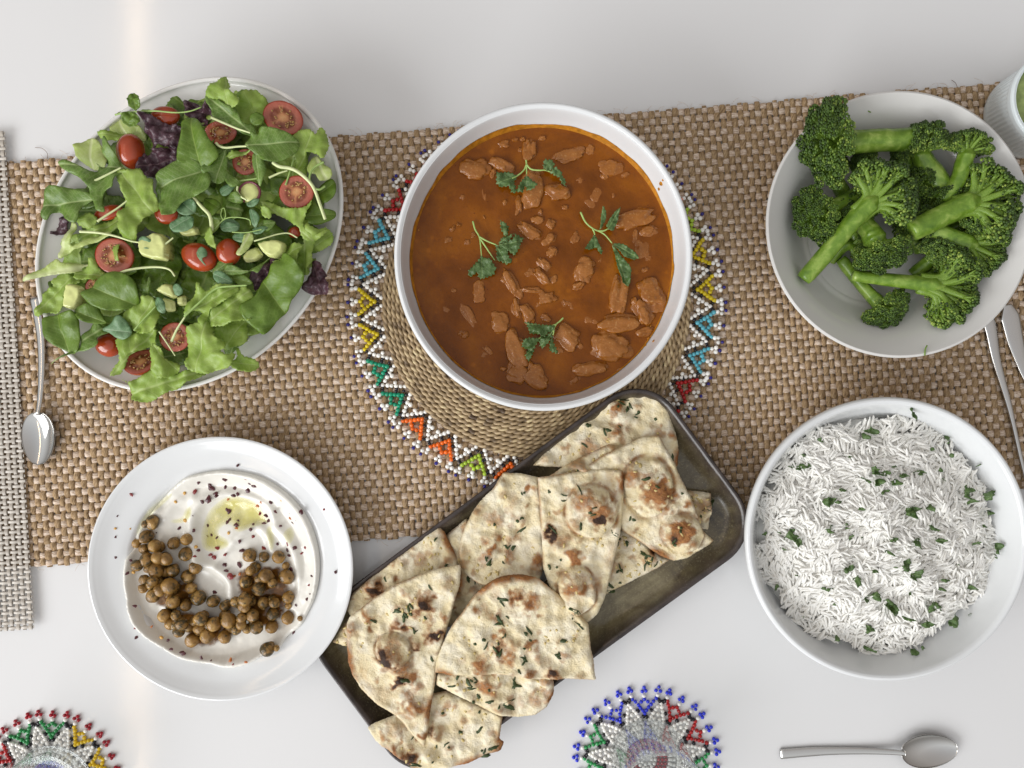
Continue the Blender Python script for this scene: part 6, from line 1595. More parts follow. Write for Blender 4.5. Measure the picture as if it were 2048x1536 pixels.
def floret(label, end, neck, tipc, wid, L, z_end, z_neck, el=12, hv=0, w0=20, w1=20, zs=.62, mid=None, roll=0):
    """end, neck: stem ends in crop px; tipc: direction point of the head; wid: width factor; L: neck to outer edge in crop px"""
    s = BKR[2]
    g = lambda p: (p[0] * s + BKR[0], p[1] * s + BKR[1])
    e3, n3 = P(*g(end), z_end * .001), P(*g(neck), z_neck * .001)
    root = thing('broccoli_floret', label, 'broccoli', n3, 'broccoli florets in the wide bowl')
    pts = [e3, e3 * .55 + n3 * .45 if mid is None else P(*g(mid), (z_end + z_neck) * .0005), n3]
    t3 = P(*g(tipc), z_neck * .001) - n3; az = math.atan2(t3[1], t3[0]); elr = math.radians(el)
    d = np.array([math.cos(az) * math.cos(elr), math.sin(az) * math.cos(elr), math.sin(elr)])
    Lm = PX(L * s, z_neck * .001)
    pts.append(n3 + d * Lm * .36)
    path = spline(pts, 40); k = np.linspace(0, 1, 40)
    rad = PX(1, .05) * s * 1.06 * np.interp(k, [0, .04, .5, .78, 1], [w0 * .86, w0, (w0 + w1) * .47, w1 * .95, w1 * .42])
    ph = np.linspace(0, 2 * math.pi, 14, endpoint=False)
    V, F_ = tube(path, rad, 14)
    n = len(V) - 2
    q = V[:n].reshape(40, 14, 3); cc = path[:, None, :]
    bump = 1 + .09 * np.cos(ph * 5 + 2 * k[:, None] + len(label)) * np.clip(k[:, None] * 1.6, .25, 1) + .07 * vnoise(np.c_[np.repeat(k * 9, 14), np.tile(np.cos(ph) * 1.5, 40), np.tile(np.sin(ph) * 1.5, 40)], len(label)).reshape(40, 14)
    V[:n] = (cc + (q - cc) * bump[..., None]).reshape(-1, 3)
    V += 0
    V[-2] -= 0
    wpart('stem', V, F_, MT_BSTEM, root)
    from mathutils import Matrix
    x = Vector(d); up = Vector((0, 0, 1)); y = up.cross(x).normalized(); zz = x.cross(y)
    Mx = Matrix((x, y, zz)).transposed().to_4x4()
    a, b = HEADS[hv]
    for me, nm in ((a, 'branches'), (b, 'buds')):
        o = part(nm, me, root, kind='stuff' if nm == 'buds' else None)
        o.matrix_basis = Mx @ Matrix.Rotation(roll, 4, 'X') @ Matrix.Diagonal((Lm, Lm * wid * 1.04, Lm * wid * zs * 1.08, 1))
Fl = floret
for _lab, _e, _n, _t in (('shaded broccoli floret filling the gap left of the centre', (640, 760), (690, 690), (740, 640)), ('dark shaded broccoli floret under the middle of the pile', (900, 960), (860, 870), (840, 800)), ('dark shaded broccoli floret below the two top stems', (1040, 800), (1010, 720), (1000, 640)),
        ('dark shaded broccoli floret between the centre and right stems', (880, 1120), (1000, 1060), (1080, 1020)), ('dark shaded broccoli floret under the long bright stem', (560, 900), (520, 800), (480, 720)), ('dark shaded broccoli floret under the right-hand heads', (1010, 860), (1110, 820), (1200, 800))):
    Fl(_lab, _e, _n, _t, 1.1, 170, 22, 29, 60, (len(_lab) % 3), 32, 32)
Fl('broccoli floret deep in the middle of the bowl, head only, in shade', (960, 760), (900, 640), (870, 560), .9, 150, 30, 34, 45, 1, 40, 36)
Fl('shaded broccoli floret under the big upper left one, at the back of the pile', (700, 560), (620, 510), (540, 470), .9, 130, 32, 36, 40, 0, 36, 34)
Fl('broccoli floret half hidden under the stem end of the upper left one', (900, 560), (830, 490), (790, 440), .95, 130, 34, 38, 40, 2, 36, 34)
Fl('upright broccoli stem with its head hidden under the upper left floret', (505, 670), (440, 560), (400, 470), .9, 130, 30, 36, 20, 1, 38, 34)
Fl('light broccoli stem piece lying low between the left florets', (420, 1010), (500, 930), (640, 940), .7, 150, 14, 24, 10, 2, 32, 32)
Fl('broccoli floret at the top of the bowl pointing up, right of the big stem', (1060, 700), (915, 470), (890, 300), .95, 190, 38, 50, 22, 0, 56, 48, mid=(1000, 590))
Fl('small broccoli floret at the top right with a curved stem', (1012, 690), (1140, 470), (1165, 330), 1.05, 150, 50, 56, 14, 4, 36, 44, mid=(1100, 590))
Fl('broccoli floret at the right, under the big right-hand one', (815, 790), (1120, 910), (1290, 980), .95, 225, 34, 44, 14, 4, 52, 52)
Fl('big broccoli floret at the right with a thick cut stem pointing left', (845, 855), (1120, 720), (1400, 660), 1.02, 285, 54, 58, 8, 3, 56, 58, zs=.62)
Fl('dark broccoli floret in the gap between the centre and bottom right ones', (860, 1085), (940, 1020), (1010, 930), .9, 150, 26, 32, 35, 1, 34, 34)
Fl('broccoli floret in the centre with its head pointing down', (590, 790), (655, 880), (720, 1060), 1.05, 200, 42, 46, 16, 2, 44, 58)
Fl('broccoli floret at the left end of the pile, head towards the rim', (610, 640), (420, 740), (200, 850), .95, 210, 40, 46, 14, 1, 46, 46)
Fl('broccoli floret at the upper left with a thick stem pointing right', (855, 365), (510, 385), (260, 390), 1.18, 245, 56, 60, 10, 1, 56, 60, zs=.55)
Fl('large bright broccoli floret across the middle with a long stem pointing lower left', (282, 1110), (600, 740), (790, 560), .98, 275, 46, 66, 12, 3, 42, 50, zs=.62, mid=(440, 930))
Fl('broccoli floret at the bottom right with a long stem pointing left', (545, 1088), (930, 1135), (1190, 1190), 1.0, 265, 42, 46, 8, 4, 30, 46, zs=.62)
Fl('small broccoli floret at the bottom of the bowl, head down', (480, 1000), (665, 1215), (760, 1340), 1.0, 165, 22, 30, 16, 1, 30, 38, mid=(585, 1130))
for lab, pts, r in (('tiny curled broccoli crumb on the upper inner wall of the broccoli bowl', [(622, 190), (636, 202), (622, 214), (640, 224)], .0006), ('thin green broccoli shred hanging over the bottom rim of the broccoli bowl', [(938, 1458), (928, 1480), (926, 1512)], .0007)):
    p = crop(pts, *BKR); z = .050 if r < .00065 else .0585
    V, F_ = tube(spline(np.array([P(x, y, z) for x, y in p]), 12), r, 6)
    single('broccoli_crumb', V, F_, MT_BSTEM, lab, 'crumb')

# ================================================================ rice
RC = P(1768, 1074, .06); RR = .1125
def rice_z(x, y):
    dx, dy = x - RC[0], y - RC[1]; r = np.hypot(dx, dy) / RR
    q = np.c_[dx, dy, 0 * dx]
    return .044 + .026 * np.clip(1 - r ** 2.2, -.3, 1) + .0042 * fbm(q * 34, 12, 2) + .0022 * vnoise(q * 95, 5)
def build_rice():
    V0 = []; prof = 6; m = 7
    ss = np.linspace(-1, 1, m)
    rr_ = np.sqrt(np.clip(1 - np.abs(ss) ** 3.2, 0, 1)); rr_[0] = rr_[-1] = .32
    a = np.linspace(0, 2 * math.pi, prof, endpoint=False)
    G = np.stack([np.repeat(ss[:, None], prof, 1), np.outer(rr_, np.cos(a)), np.outer(rr_, np.sin(a))], -1).reshape(-1, 3)
    Fq = grid_faces(m, prof, wrap_v=True)
    cap = np.array([[5, 4, 3, 2], [5, 2, 1, 0], [36, 37, 38, 39], [36, 39, 40, 41]])
    Fq = np.vstack([Fq, cap])
    rs = np.random.RandomState(4)
    N = 7000
    u = np.sqrt(rs.rand(N)) * 1.05; th = rs.rand(N) * 2 * math.pi
    X = RC[0] + u * RR * np.cos(th) * 1.0; Y = RC[1] + u * RR * np.sin(th) * .985
    edge = 1 + .08 * vnoise(np.c_[np.cos(th) * 4, np.sin(th) * 4, 0 * th], 8)
    keep = u < edge; X, Y, u = X[keep], Y[keep], u[keep]; N = len(X)
    lay = rs.rand(N)
    Z = rice_z(X, Y) + (lay - .6) * .0042
    flow = vnoise(np.c_[X * 42, Y * 42, 0 * X], 21) * 4.2
    az = flow + rs.normal(0, .42, N) + 1.2
    e = .003
    gx = (rice_z(X + e, Y) - rice_z(X - e, Y)) / (2 * e); gy = (rice_z(X, Y + e) - rice_z(X, Y - e)) / (2 * e)
    pit = np.arctan(gx * np.cos(az) + gy * np.sin(az)) * .8 + rs.normal(0, .17, N)
    L = rs.uniform(.0048, .0070, N); wd = rs.uniform(.00118, .00146, N); bend = rs.normal(0, .13, N)
    def grain(i, origin=True):
        g = G * np.array([L[i], wd[i], wd[i] * .92])
        g[:, 1] += bend[i] * (G[:, 0] ** 2) * L[i] * .8
        cp, sp = math.cos(pit[i]), math.sin(pit[i])
        g = np.c_[g[:, 0] * cp - g[:, 2] * sp, g[:, 1], g[:, 0] * sp + g[:, 2] * cp]
        g = g @ rotz(az[i]).T
        return g
    top = np.argsort(-(Z - rice_z(X, Y)) + (u > .97) * 1.0)[:900]
    pick = set(rs.choice(top, 300, replace=False).tolist())
    ch = []
    for i in range(N):
        g = grain(i)
        if i in pick:
            single('rice_grain', g + np.array([X[i], Y[i], Z[i]]), [Fq], MT_RICE, 'long white rice grain on top of the heap in the rice bowl', 'rice grain', 'rice grains on top of the heap', loc=np.array([X[i], Y[i], Z[i]]))
        else: ch.append(g + np.array([X[i], Y[i], Z[i]]))
    n = len(G)
    Vr = np.vstack(ch); Fr = (Fq[None] + (np.arange(len(ch)) * n)[:, None, None]).reshape(-1, 4)
    # the packed body of the heap under the loose grains
    th = np.linspace(0, 2 * math.pi, 120, endpoint=False); rad = np.linspace(0, 1, 50)
    r2, t2 = np.meshgrid(rad, th, indexing='ij')
    bx = RC[0] + r2 * RR * .985 * np.cos(t2); by = RC[1] + r2 * RR * .97 * np.sin(t2)
    bz = rice_z(bx.ravel(), by.ravel()) - .0011 - (r2.ravel() ** 10) * .012
    Vb = np.c_[bx.ravel(), by.ravel(), bz]
    Fb = grid_faces(50, 120, wrap_v=True) + len(Vr)
    single('rice_heap', np.vstack([Vr, Vb]), [Fr, Fb], MT_RICE, 'heap of cooked long-grain white rice filling the rice bowl', 'rice', kind='stuff')
build_rice()
RCR = (1470, 770, 578 / 1480)
HB = [(907, 150, 22, 50, 'green parsley strip on the top inner wall of the rice bowl'), (700, 235, 40, 20, 0), (665, 262, 20, 20, 0), (437, 278, 18, 18, 0), (350, 362, 30, 16, 0), (350, 415, 42, 14, 'long parsley bit at the upper left edge of the rice'), (290, 412, 24, 14, 0), (1095, 265, 28, 18, 0),
      (1012, 325, 12, 12, 0), (1100, 360, 16, 16, 0), (715, 438, 36, 30, 'biggest dark parsley leaf, upper middle of the rice'), (775, 450, 42, 16, 0), (665, 485, 26, 12, 0), (735, 500, 34, 24, 0), (822, 498, 30, 24, 0), (770, 548, 34, 18, 0), (860, 465, 26, 18, 0), (945, 450, 32, 18, 0), (1055, 435, 12, 14, 0), (1065, 475, 20, 16, 0), (545, 535, 26, 14, 0),
      (490, 592, 36, 26, 'bright parsley leaf left of the middle of the rice'), (530, 600, 24, 12, 0), (1195, 545, 30, 36, 0), (1240, 410, 16, 12, 0), (1310, 565, 44, 40, 'dark parsley bunch at the right edge of the rice'), (1300, 660, 28, 16, 0), (1210, 600, 18, 26, 0), (585, 365, 14, 10, 0), (640, 635, 24, 18, 0), (912, 650, 36, 40, 'parsley leaf at the centre right of the rice'), (1005, 632, 26, 22, 0),
      (1020, 735, 40, 14, 0), (480, 742, 24, 16, 0), (592, 780, 14, 18, 0), (280, 768, 42, 30, 'parsley leaf with two lobes at the left of the rice'), (322, 805, 24, 28, 0), (810, 795, 32, 16, 0), (930, 810, 26, 26, 0), (1055, 798, 30, 18, 0), (1240, 812, 26, 18, 0), (1345, 835, 22, 26, 0), (150, 757, 14, 18, 0), (790, 860, 22, 12, 0), (828, 845, 16, 8, 0), (872, 925, 30, 44, 0),
      (930, 970, 46, 30, 'broad parsley leaf just below the centre of the rice'), (580, 942, 30, 26, 0), (625, 1000, 26, 32, 0), (475, 1045, 34, 14, 0), (215, 1032, 24, 20, 0), (1065, 1000, 24, 10, 0), (1210, 1040, 30, 20, 0), (1350, 1080, 30, 18, 0), (892, 1065, 26, 10, 0), (712, 1085, 52, 28, 'wide parsley leaf in the lower middle of the rice'), (800, 1150, 26, 56, 'tall parsley bit with a stem in the lower middle of the rice'),
      (885, 1195, 46, 10, 0), (1012, 1132, 58, 40, 'largest light green parsley leaf at the lower right of the rice'), (975, 1225, 46, 22, 0), (1115, 1205, 18, 42, 0), (688, 1255, 34, 26, 0), (515, 1297, 24, 20, 0), (688, 1352, 36, 14, 0), (507, 1125, 14, 10, 0), (912, 1365, 28, 16, 0), (957, 1350, 14, 22, 0), (1055, 1045, 18, 12, 0)]
PBITS = []
_r = random.Random(77)
for _ in range(26):
    a_, q_ = _r.uniform(0, 6.28), math.sqrt(_r.random()) * 590
    s_ = _r.uniform(7, 15); HB.append((765 + q_ * math.cos(a_), 780 + q_ * math.sin(a_), s_, s_ * _r.uniform(.4, .9), 0))
for i, (x, y, a, b, lab) in enumerate(HB):
    rr = random.Random(900 + i)
    n = rr.choice((6, 7, 8, 9)); t = np.sort(np.linspace(0, 2 * math.pi, n, endpoint=False) + np.array([rr.uniform(-.25, .25) for _ in range(n)]))
    k = np.array([rr.uniform(.45, 1.5) for _ in range(n)])
    po = np.c_[x + a * .84 * np.cos(t) * k, y + b * .84 * np.sin(t) * k]
    po = crop(po, *RCR); cx_, cy_ = po.mean(0)
    b_ = rr.uniform(-.5, .5); po = (po - [cx_, cy_]) @ np.array([[math.cos(b_), math.sin(b_)], [-math.sin(b_), math.cos(b_)]]) + [cx_, cy_]
    w = P(cx_, cy_, .06); zz = float(rice_z(np.array([w[0]]), np.array([w[1]]))[0])
    rad_ = math.hypot(w[0] - RC[0], w[1] - RC[1]) / RR
    zz = max(zz + .0045, .0) if rad_ < 1.02 else (.056 if i else .064)
    an = rr.uniform(0, 3.14); d_ = np.array([math.cos(an), math.sin(an)]) * a * .4
    V, F_, at = leaf_solid(po, zz, ([cx_ - d_[0], cy_ - d_[1]], [cx_ + d_[0], cy_ + d_[1]]), 0.0006, .0034, 9, 3.5, (rr.uniform(-.0001, .0001), rr.uniform(-.0001, .0001)), .0004, 2.6, 900 + i, 0, 1.2, 7.0)
    ob = single('parsley_bit', V, F_, MT_PARS, lab or 'small bit of chopped parsley scattered on the white rice', 'parsley', 'chopped parsley on the rice', attrs=at)
    if not lab: PBITS.append((ob, cx_, cy_))
for ob, x, y in PBITS: ob['label'] = 'small parsley bit'


# ---------------------------------------------------------------- place-based labels for small look-alikes
CLOCK = ['twelve', 'one', 'two', 'three', 'four', 'five', 'six', 'seven', 'eight', 'nine', 'ten', 'eleven']
def autolabel(items, cx, cy, rad, what, ring):
    """items: [(object, px, py)]; labels them by clock position and ring round (cx, cy)"""
    cells = {}
    for o, x, y in items:
        r = math.hypot(x - cx, y - cy) / rad
        z = 0 if r < .22 else 1 if r < .48 else 2 if r < .72 else 3 if r < .92 else 4
        h = int(round(math.degrees(math.atan2(x - cx, cy - y)) / 30)) % 12 if z else 0
        cells.setdefault((o['label'], z, h), []).append((o, x, y))
    for (lab, z, h), L in cells.items():
        where = ring[z] + ('' if z == 0 else ' at ' + CLOCK[h] + " o'clock")
        horiz = max(p[1] for p in L) - min(p[1] for p in L) > max(p[2] for p in L) - min(p[2] for p in L)
        L.sort(key=lambda p: p[1] if horiz else p[2])
        n = len(L)
        if n == 1: q = ['']
        elif n == 2: q = [', left one', ', right one'] if horiz else [', upper one', ', lower one']
        elif n == 3: q = [', leftmost', ', middle one', ', rightmost'] if horiz else [', topmost', ', middle one', ', lowest']
        else:
            o_ = ['', 'second', 'third', 'fourth', 'fifth', 'sixth', 'seventh', 'eighth']
            a, b = ('left', 'right') if horiz else ('top', 'bottom')
            q = [', ' + (a + ('most' if k == 0 else '') if k == 0 else o_[k] + ' from ' + a) if k < (n + 1) // 2 else ', ' + (('rightmost' if horiz else 'lowest') if k == n - 1 else o_[n - 1 - k] + ' from ' + b) for k in range(n)]
        for (o, x, y), s in zip(L, q): o['label'] = what(lab) + ' ' + where + s
for o, x, y in COVER: o['label'] = 'covered salad leaf'
autolabel(COVER, 377, 468, 300, lambda s: s, ['under the middle of the salad', 'under the leaves near the middle', 'under the leaves halfway out', 'under the outer leaves', 'near the bowl rim'])
autolabel(PBITS, 1768, 1074, 245, lambda s: s, ['at the very centre of the rice', 'near the centre of the rice', 'halfway out on the rice', 'near the edge of the rice', 'on the edge of the rice'])
# ================================================================ yogurt dip
DCR = (240, 930, 400 / 1536)
YZ = .0115
def yog_h(p):
    """height over the plate well, p in photo px"""
    c = (p - np.array([240, 930])) / DCR[2]
    h = np.full(len(p), .0058)
    def ridge(pts, w, a):
        q = spline(pts, 60)
        d2 = np.full(len(c), 1e9)
        for s in range(0, len(c), 3000):
            d2[s:s + 3000] = ((c[s:s + 3000, None, :] - q[None]) ** 2).sum(-1).min(1)
        return 1.9 * a * np.exp(-d2 / (w * w))
    h = h + ridge([(610, 740), (570, 620), (552, 500), (568, 380), (630, 285), (760, 232), (900, 225), (1040, 250), (1150, 310), (1190, 400)], 42, .0026)
    h = h + ridge([(880, 580), (980, 495), (1080, 485), (1150, 560), (1175, 650)], 36, .0020)
    h = h + ridge([(1200, 470), (1290, 560), (1350, 680), (1385, 830), (1390, 960), (1340, 1090)], 44, .0024)
    h = h + ridge([(95, 690), (70, 880), (105, 1080), (200, 1250), (330, 1360), (480, 1430), (700, 1490), (950, 1490), (1150, 1450)], 62, .0028)
    h = h + ridge([(600, 735), (690, 768), (770, 810), (850, 900), (860, 1000)], 38, .0022)
    h = h + ridge([(290, 350), (350, 370), (440, 280), (560, 250)], 40, .0018)
    h = h + ridge([(740, 760), (800, 690), (850, 620)], 30, .0012)
    h = h - ridge([(700, 420), (850, 350), (980, 390), (1040, 440)], 120, .0026)
    h = h - ridge([(690, 560), (720, 590)], 80, .0012) - ridge([(720, 900), (750, 930)], 60, .0018) - ridge([(300, 1160), (420, 1260)], 70, .0010)
    h = h + .0006 * fbm(v3(c) / 90, 3, 3)
    return h
YP = crop(spline([(300, 300), (360, 245), (440, 180), (540, 120), (660, 95), (800, 85), (960, 100), (1100, 140), (1230, 220), (1330, 310), (1410, 420), (1460, 540), (1490, 680), (1495, 850), (1475, 1000), (1430, 1120), (1390, 1210), (1300, 1300), (1250, 1380), (1130, 1440), (1000, 1510), (850, 1535), (700, 1510), (560, 1490), (460, 1455), (370, 1400), (250, 1320), (160, 1230), (100, 1120), (75, 1000), (55, 870), (60, 760), (72, 690), (110, 640), (130, 540), (170, 450), (230, 380)], 200, True), *DCR)
_d = YP - np.array([441, 1140]); YP = np.array([441, 1140]) + _d * (1 + .075 * np.clip((_d[:, 0] - _d[:, 1]) / 200, 0, 1))[:, None]
def build_yog():
    prof = lambda e: np.sqrt(np.clip(1 - (1 - np.minimum(e / 7, 1)) ** 2, 0, 1))
    rim = lambda p: np.clip((np.hypot(p[:, 0] - 441, p[:, 1] - 1140) - 168) / 24, 0, 1.2)      # it climbs the shoulder of the well
    V, F_, px, ed = solid(YP, 3.4, lambda p, e: YZ + .0022 + .0095 * rim(p) + (yog_h(p) - .0012) * prof(e), lambda p, e: YZ - .004 + .0095 * rim(p) + 0 * e, YZ + .006, 2)
    root = thing('yogurt_dip', 'swirled white yogurt spread over the rimmed plate under the chickpeas', 'dip', (V[:, 0].mean(), V[:, 1].mean(), YZ))
    wpart('yogurt', V, F_, MT_YOG, root)
    for poly in ([(660, 460), (690, 380), (760, 310), (860, 262), (960, 275), (1040, 330), (1080, 390), (1100, 450), (1020, 470), (930, 500), (880, 500), (850, 460), (790, 470), (760, 520), (830, 560), (840, 600), (740, 640), (670, 620), (650, 540)],
                 [(480, 400), (500, 350), (545, 325), (555, 380), (510, 430), (430, 440), (400, 420)], [(1270, 520), (1310, 480), (1340, 530), (1320, 590), (1285, 570)], [(1130, 500), (1160, 480), (1190, 560), (1180, 640), (1160, 620)],
                 [(180, 440), (260, 330), (380, 235), (400, 245), (290, 350), (215, 440), (160, 520)]):
        po = crop(spline(poly, 8 * len(poly), True), *DCR); po = po.mean(0) + (po - po.mean(0)) * 1.14
        zf = lambda p, e: YZ + .0022 + .0095 * rim(p) + (yog_h(p) - .0012) + .00035
        V, F_, px, ed = solid(po, 3.2, zf, lambda p, e: zf(p, e) - .0004, YZ + .006, 2)
        wpart('oil_pool', V, F_[:1] , MT_OIL, root, attrs={'ee': np.clip(ed / 12, 0, 1)})
    for poly in ([(310, 1130), (400, 1250), (520, 1330), (600, 1410), (700, 1420), (850, 1330), (960, 1290), (900, 1180), (600, 1100)], [(900, 780), (1260, 760), (1330, 850), (1320, 1080), (1200, 1240), (1000, 1260), (900, 1080)], [(190, 850), (300, 800), (560, 900), (600, 1080), (330, 1120), (230, 1040)]):
        po = crop(spline(poly, 10 * len(poly), True), *DCR)
        zf = lambda p, e: YZ + .0022 + (yog_h(p) - .0012) + .0005
        V, F_, px, ed = solid(po, 3.6, zf, lambda p, e: zf(p, e) - .0004, YZ + .006, 3, 1.5, 14.0, 5)
        wpart('spice_oil', V, F_[:1], MT_SPICE, root, attrs={'ee': np.clip(ed / 26, 0, 1)})
build_yog()
def yog_surf(x, y):   # crop coords -> height
    p = crop([(x, y)], *DCR)
    r = math.hypot(p[0][0] - 441, p[0][1] - 1140)
    if inside(p, YP)[0]: return float(YZ + .0022 + .0095 * min(max((r - 168) / 24, 0), 1.2) + yog_h(p)[0] - .0012)
    return float(np.interp(r, [166, 178, 190, 203, 229, 250, 262], [.0095, .013, .0225, .0255, .0285, .0303, .0325]))
PEAS = [(245, 440, 60), (205, 450, 32), (200, 550, 60), (105, 605, 45), (280, 615, 55), (180, 650, 48), (405, 605, 56), (508, 572, 52), (220, 718, 60), (325, 695, 55), (395, 708, 50), (502, 685, 62), (155, 760, 52), (295, 800, 65), (415, 808, 58), (580, 790, 57), (225, 860, 45), (290, 870, 50), (520, 858, 60), (215, 930, 40), (410, 910, 72), (340, 940, 55), (290, 985, 60),
        (540, 950, 52), (430, 1035, 62), (600, 1020, 66), (710, 1050, 56), (515, 1075, 50), (370, 1140, 60), (465, 1130, 45), (420, 1200, 48), (508, 1200, 58), (655, 1155, 62), (745, 1205, 60), (805, 1085, 48), (860, 1175, 70), (620, 1250, 50), (685, 1305, 62), (805, 1320, 60), (550, 1350, 64), (915, 1245, 45), (960, 1200, 45), (990, 695, 60), (1100, 712, 46), (1212, 712, 58), (1030, 790, 50),
        (1010, 805, 46), (1125, 848, 60), (1265, 780, 34), (1275, 860, 64), (965, 900, 55), (1070, 945, 60), (1180, 900, 42), (985, 1010, 58), (905, 1035, 45), (1100, 1060, 52), (1190, 1055, 48), (1290, 1020, 54), (990, 1075, 40), (1030, 1140, 58), (1170, 1150, 56), (960, 1150, 45), (1290, 1085, 30), (1060, 1235, 60), (1160, 1250, 56)]
SOLO = [(1285, 1180, 55, 'single chickpea at the right end of the chickpea heap'), (1390, 1170, 24, 'tiny chickpea crumb at the right edge of the yogurt'), (1150, 1395, 64, 'lone chickpea lying apart at the lower right edge of the yogurt'), (1220, 1385, 28, 'loose chickpea skin beside the lone chickpea')]
_pr = random.Random(5)
_arc = spline([(230, 560), (300, 760), (370, 960), (520, 1150), (720, 1220), (930, 1150), (1090, 1000), (1130, 800)], 60)
for _ in range(46):
    q_ = _arc[_pr.randrange(60)]; PEAS.insert(0, (q_[0] + _pr.uniform(-110, 110), q_[1] + _pr.uniform(-110, 110), _pr.uniform(40, 54)))
PEAS[:46] = [p for p in PEAS[:46] if not (520 < p[0] < 880 and p[1] < 930) and p[1] < 1330]
PM = []
for k in range(4):
    V0, F0 = ico(3); v = V0.copy()
    v = v * (1 + .05 * fbm(V0 * 1.7 + k * 5, k, 2))[:, None]
    beak = np.exp(-((1 - v @ np.array([1, 0, 0])) / .10)); v[:, 0] += beak * .16
    cl = np.exp(-(v[:, 1] / .10) ** 2) * np.clip(v[:, 0] + .35, 0, 1) * np.clip(v[:, 2] + .3, 0, 1); v = v * (1 - .09 * cl)[:, None]
    v = v * (1 + .028 * vnoise(V0 * 4, 9 + k) + .02 * vnoise(V0 * 9, 19 + k))[:, None]
    PM.append(raw_mesh('chickpea', v * .0040, [F0], MT_PEA))
placed = []; PLAB = []
for i, pe in enumerate(PEAS + SOLO):
    x, y, r = pe[:3]
    p = crop([(x, y)], *DCR)[0]; rm = PX(r * DCR[2] * .88, .024)
    w = P(p[0], p[1], .024); z = yog_surf(x, y) + rm * .62
    for q in placed:
        d = math.hypot(q[0] - w[0], q[1] - w[1]); s_ = (q[3] + rm) * .88
        if d < s_: z = max(z, q[2] + .55 * math.sqrt(s_ * s_ - d * d))
    z = min(z, .034); placed.append((w[0], w[1], z, rm))
    o = bpy.data.objects.new('chickpea', PM[i % 4]); COL.objects.link(o)
    o.location = (w[0], w[1], z); k = rm / .0040; o.scale = (k * R.uniform(.97, 1.06), k, k * .95)
    o.rotation_euler = (R.uniform(-.6, .6), R.uniform(-1.2, 1.0), R.uniform(0, 6.28))
    ORG[o.name] = np.array(o.location)
    lab = pe[3] if len(pe) > 3 else 'spiced brown chickpea in the crescent-shaped heap on the yogurt'
    tag(o, lab, 'chickpea', 'spiced chickpeas on the yogurt')
    if len(pe) == 3: PLAB.append((o, p[0], p[1]))
for o, x, y in PLAB: o['label'] = 'spiced chickpea'
autolabel(PLAB, 418, 1180, 160, lambda s: s, ['at the middle of the chickpea crescent', 'in the inner part of the crescent', 'in the body of the crescent', 'in the outer part of the crescent', 'at the outside of the crescent'])
# chilli flakes and seeds
K_ = dict(d=MT_CHILI, r=MT_CHILIR, o=MT_CHILIO, s=MT_CSEED)
FL = [(605, 132, 20), (690, 150, 18), (702, 180, 26), (737, 218, 20), (740, 240, 16), (680, 262, 30), (635, 282, 16), (578, 203, 20, 'r'), (808, 108, 22), (968, 103, 18, 'r'), (1000, 138, 18), (1035, 155, 26), (985, 195, 24), (1145, 183, 17), (810, 170, 18), (880, 178, 14), (875, 235, 20), (905, 225, 16), (835, 260, 14, 'o'), (820, 342, 14), (840, 358, 18), (825, 438, 18), (845, 418, 12), (895, 458, 20), (910, 428, 14), (895, 486, 13, 'o'), (675, 465, 14), (570, 500, 18), (455, 485, 18),
      (675, 548, 13), (703, 538, 13), (745, 558, 14), (920, 588, 18), (1025, 548, 16, 'r'), (1005, 495, 18), (1022, 457, 12), (1105, 447, 18), (1145, 425, 18), (1125, 390, 20), (1195, 360, 18), (1160, 290, 18), (1085, 283, 13, 'o'), (1058, 313, 14, 'o'), (1075, 373, 15, 'r'), (1235, 467, 15), (1310, 370, 13), (1390, 360, 20), (1360, 398, 14), (1362, 422, 14), (1328, 443, 13), (1310, 408, 17, 'o'), (1245, 262, 20, 's'), (1345, 635, 17), (1290, 610, 16, 'r'),
      (1290, 650, 16), (1305, 695, 20), (1430, 630, 20, 'r'), (1395, 678, 13, 'r'), (1495, 727, 16, 'r'), (1485, 855, 22), (1460, 918, 16, 'r'), (1468, 990, 14), (1440, 1030, 17), (1350, 1078, 12), (1335, 1288, 15), (1210, 608, 12), (1105, 635, 18, 'r'), (1100, 642, 12, 's'), (750, 638, 20, 'r'), (700, 688, 18, 'r'), (725, 710, 18, 'r'), (810, 685, 18, 'r'), (585, 628, 16, 's'), (603, 655, 16), (575, 703, 15, 'r'), (805, 765, 20), (820, 810, 18), (850, 852, 26, 'r'), (875, 853, 13, 'o'), (920, 765, 22), (940, 655, 22),
      (730, 975, 16), (298, 298, 24), (88, 225, 18, 'r'), (85, 735, 14), (57, 830, 17), (115, 1083, 16), (108, 1145, 13), (130, 1188, 14, 'o'), (125, 1245, 22, 'r'), (122, 1328, 18), (275, 1395, 16, 'r'), (240, 1315, 17), (320, 1323, 17, 's'), (372, 1343, 15), (395, 1415, 17), (485, 1442, 24), (625, 1478, 16), (622, 1510, 12), (850, 1493, 16, 'o'), (968, 1513, 15, 'o'), (770, 1532, 18), (245, 1240, 14, 'o'), (105, 823, 16, 's'), (505, 425, 20, 's'), (428, 283, 14, 's'), (497, 215, 15, 's'),
      (835, 522, 14, 's'), (838, 520, 10), (280, 520, 7), (1320, 800, 18), (345, 850, 14), (920, 835, 16, 'o'), (560, 390, 6), (905, 3, 16), (1567, 340, 10, 'r'), (1657, 822, 16), (-19, 390, 10), (-34, 553, 12), (-32, 710, 14), (-35, 488, 12, 's'), (77, 488, 14, 's'), (700, 1500, 10), (868, 1530, 10, 'r')]
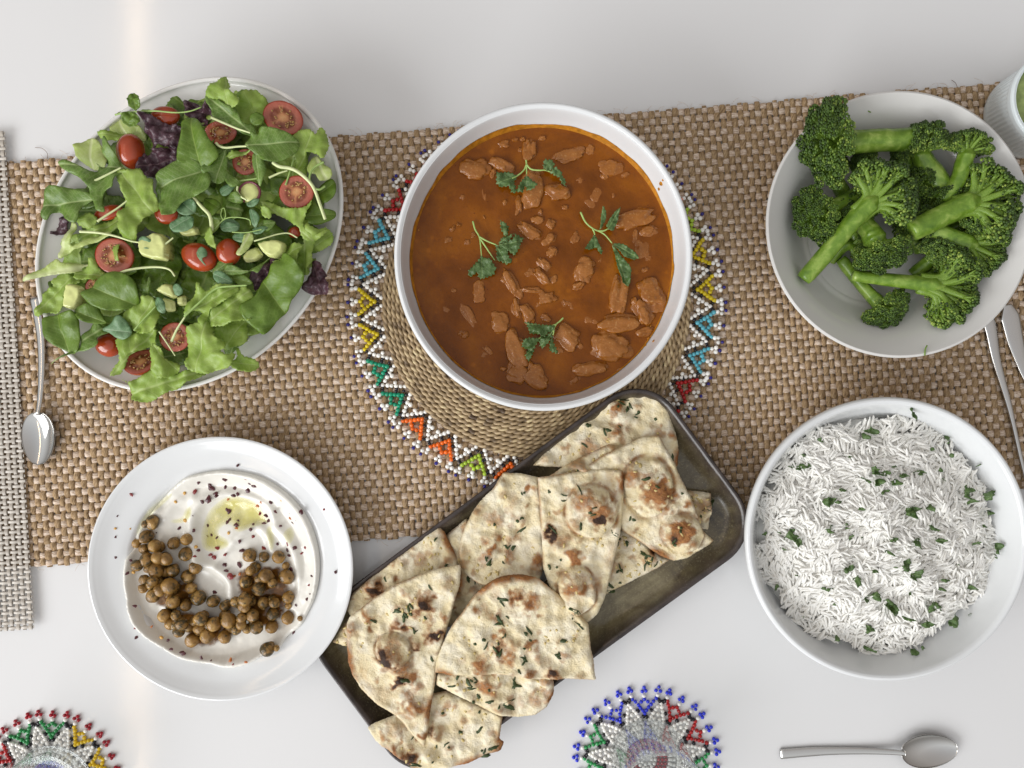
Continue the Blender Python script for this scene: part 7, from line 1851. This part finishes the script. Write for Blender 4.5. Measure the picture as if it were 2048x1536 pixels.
OUT = {(905, 3): 'dark chilli flake alone on the top rim of the dip plate', (1567, 340): 'small red chilli flake alone on the right rim of the dip plate, upper one', (1657, 822): 'dark chilli flake alone on the right rim of the dip plate, lower one', (88, 225): 'red chilli flake alone on the upper left rim of the dip plate',
       (298, 298): 'large dark chilli flake at the upper left shoulder of the plate well', (275, 1395): 'red chilli flake on the bottom left rim of the dip plate', (122, 1328): 'dark triangular chilli flake on the lower left rim of the dip plate', (125, 1245): 'red chilli flake just outside the yogurt at the lower left'}
FLAB = []
for i, f in enumerate(FL):
    x, y, r = f[:3]; k = f[3] if len(f) > 3 else 'd'
    p = crop([(x, y)], *DCR)[0]; z = yog_surf(x, y)
    w = P(p[0], p[1], z); rm = PX(r * DCR[2] * 1.1, z)
    V0, F0 = ico(1); rr = random.Random(i)
    if k == 's': v = V0 * np.array([1, .8, .35])
    else:
        v = V0 * (1 + .55 * vnoise(V0 * 1.6 + i * 7.7, i))[:, None] * np.array([1.0, rr.uniform(.55, .85), .38])
    v = (v * rm) @ rotz(rr.uniform(0, 6.28)).T
    lab = OUT.get((x, y)) or ('pale chilli seed sprinkled on the yogurt plate' if k == 's' else {'d': 'dark dried chilli flake sprinkled over the yogurt', 'r': 'red chilli flake sprinkled over the yogurt', 'o': 'small orange chilli flake sprinkled over the yogurt'}[k])
    ob = single('chilli_seed' if k == 's' else 'chilli_flake', v + w + np.array([0, 0, rm * .2]), [F0], K_[k], lab, 'chilli seed' if k == 's' else 'chilli flake', 'chilli flakes on the dip plate', smooth=(k == 's'), loc=w)
    if (x, y) not in OUT: FLAB.append((ob, p[0], p[1]))
for o, x, y in FLAB: o['label'] = o['label'].split(' sprinkled')[0]
autolabel(FLAB, 441, 1140, 205, lambda s: s, ['at the centre of the yogurt', 'near the centre of the yogurt', 'halfway out on the yogurt', 'near the yogurt edge', 'outside the yogurt'])
# stray fibres on the table
for lab, pts in (('thin stray hair curled on the white table above the left end of the runner', [(70, 295), (85, 297), (95, 308), (93, 320), (88, 328)]), ('short stray fibre on the white table beside the ramekin', [(1903, 160), (1911, 166), (1915, 175)])):
    V, F_ = tube(spline(np.array([P(x, y, .0012 + .0008 * math.sin(i)) for i, (x, y) in enumerate(pts)]), 24), .00022, 5)
    single('stray_fibre', V, F_, MT_SAUCEP, lab, 'hair')

SCR = [(o, 1024 + o.location[0] * F / (H - CS), 768 - o.location[1] * F / (H - CS)) for o in SC.objects if o.get('group') == 'small scraps of chicken in the curry']
for o, x, y in SCR: o['label'] = 'small scrap of chicken'
autolabel(SCR, 1082, 523, 262, lambda s: s, ['at the centre of the curry', 'near the centre of the curry', 'halfway out in the curry', 'near the edge of the curry', 'at the edge of the curry'])
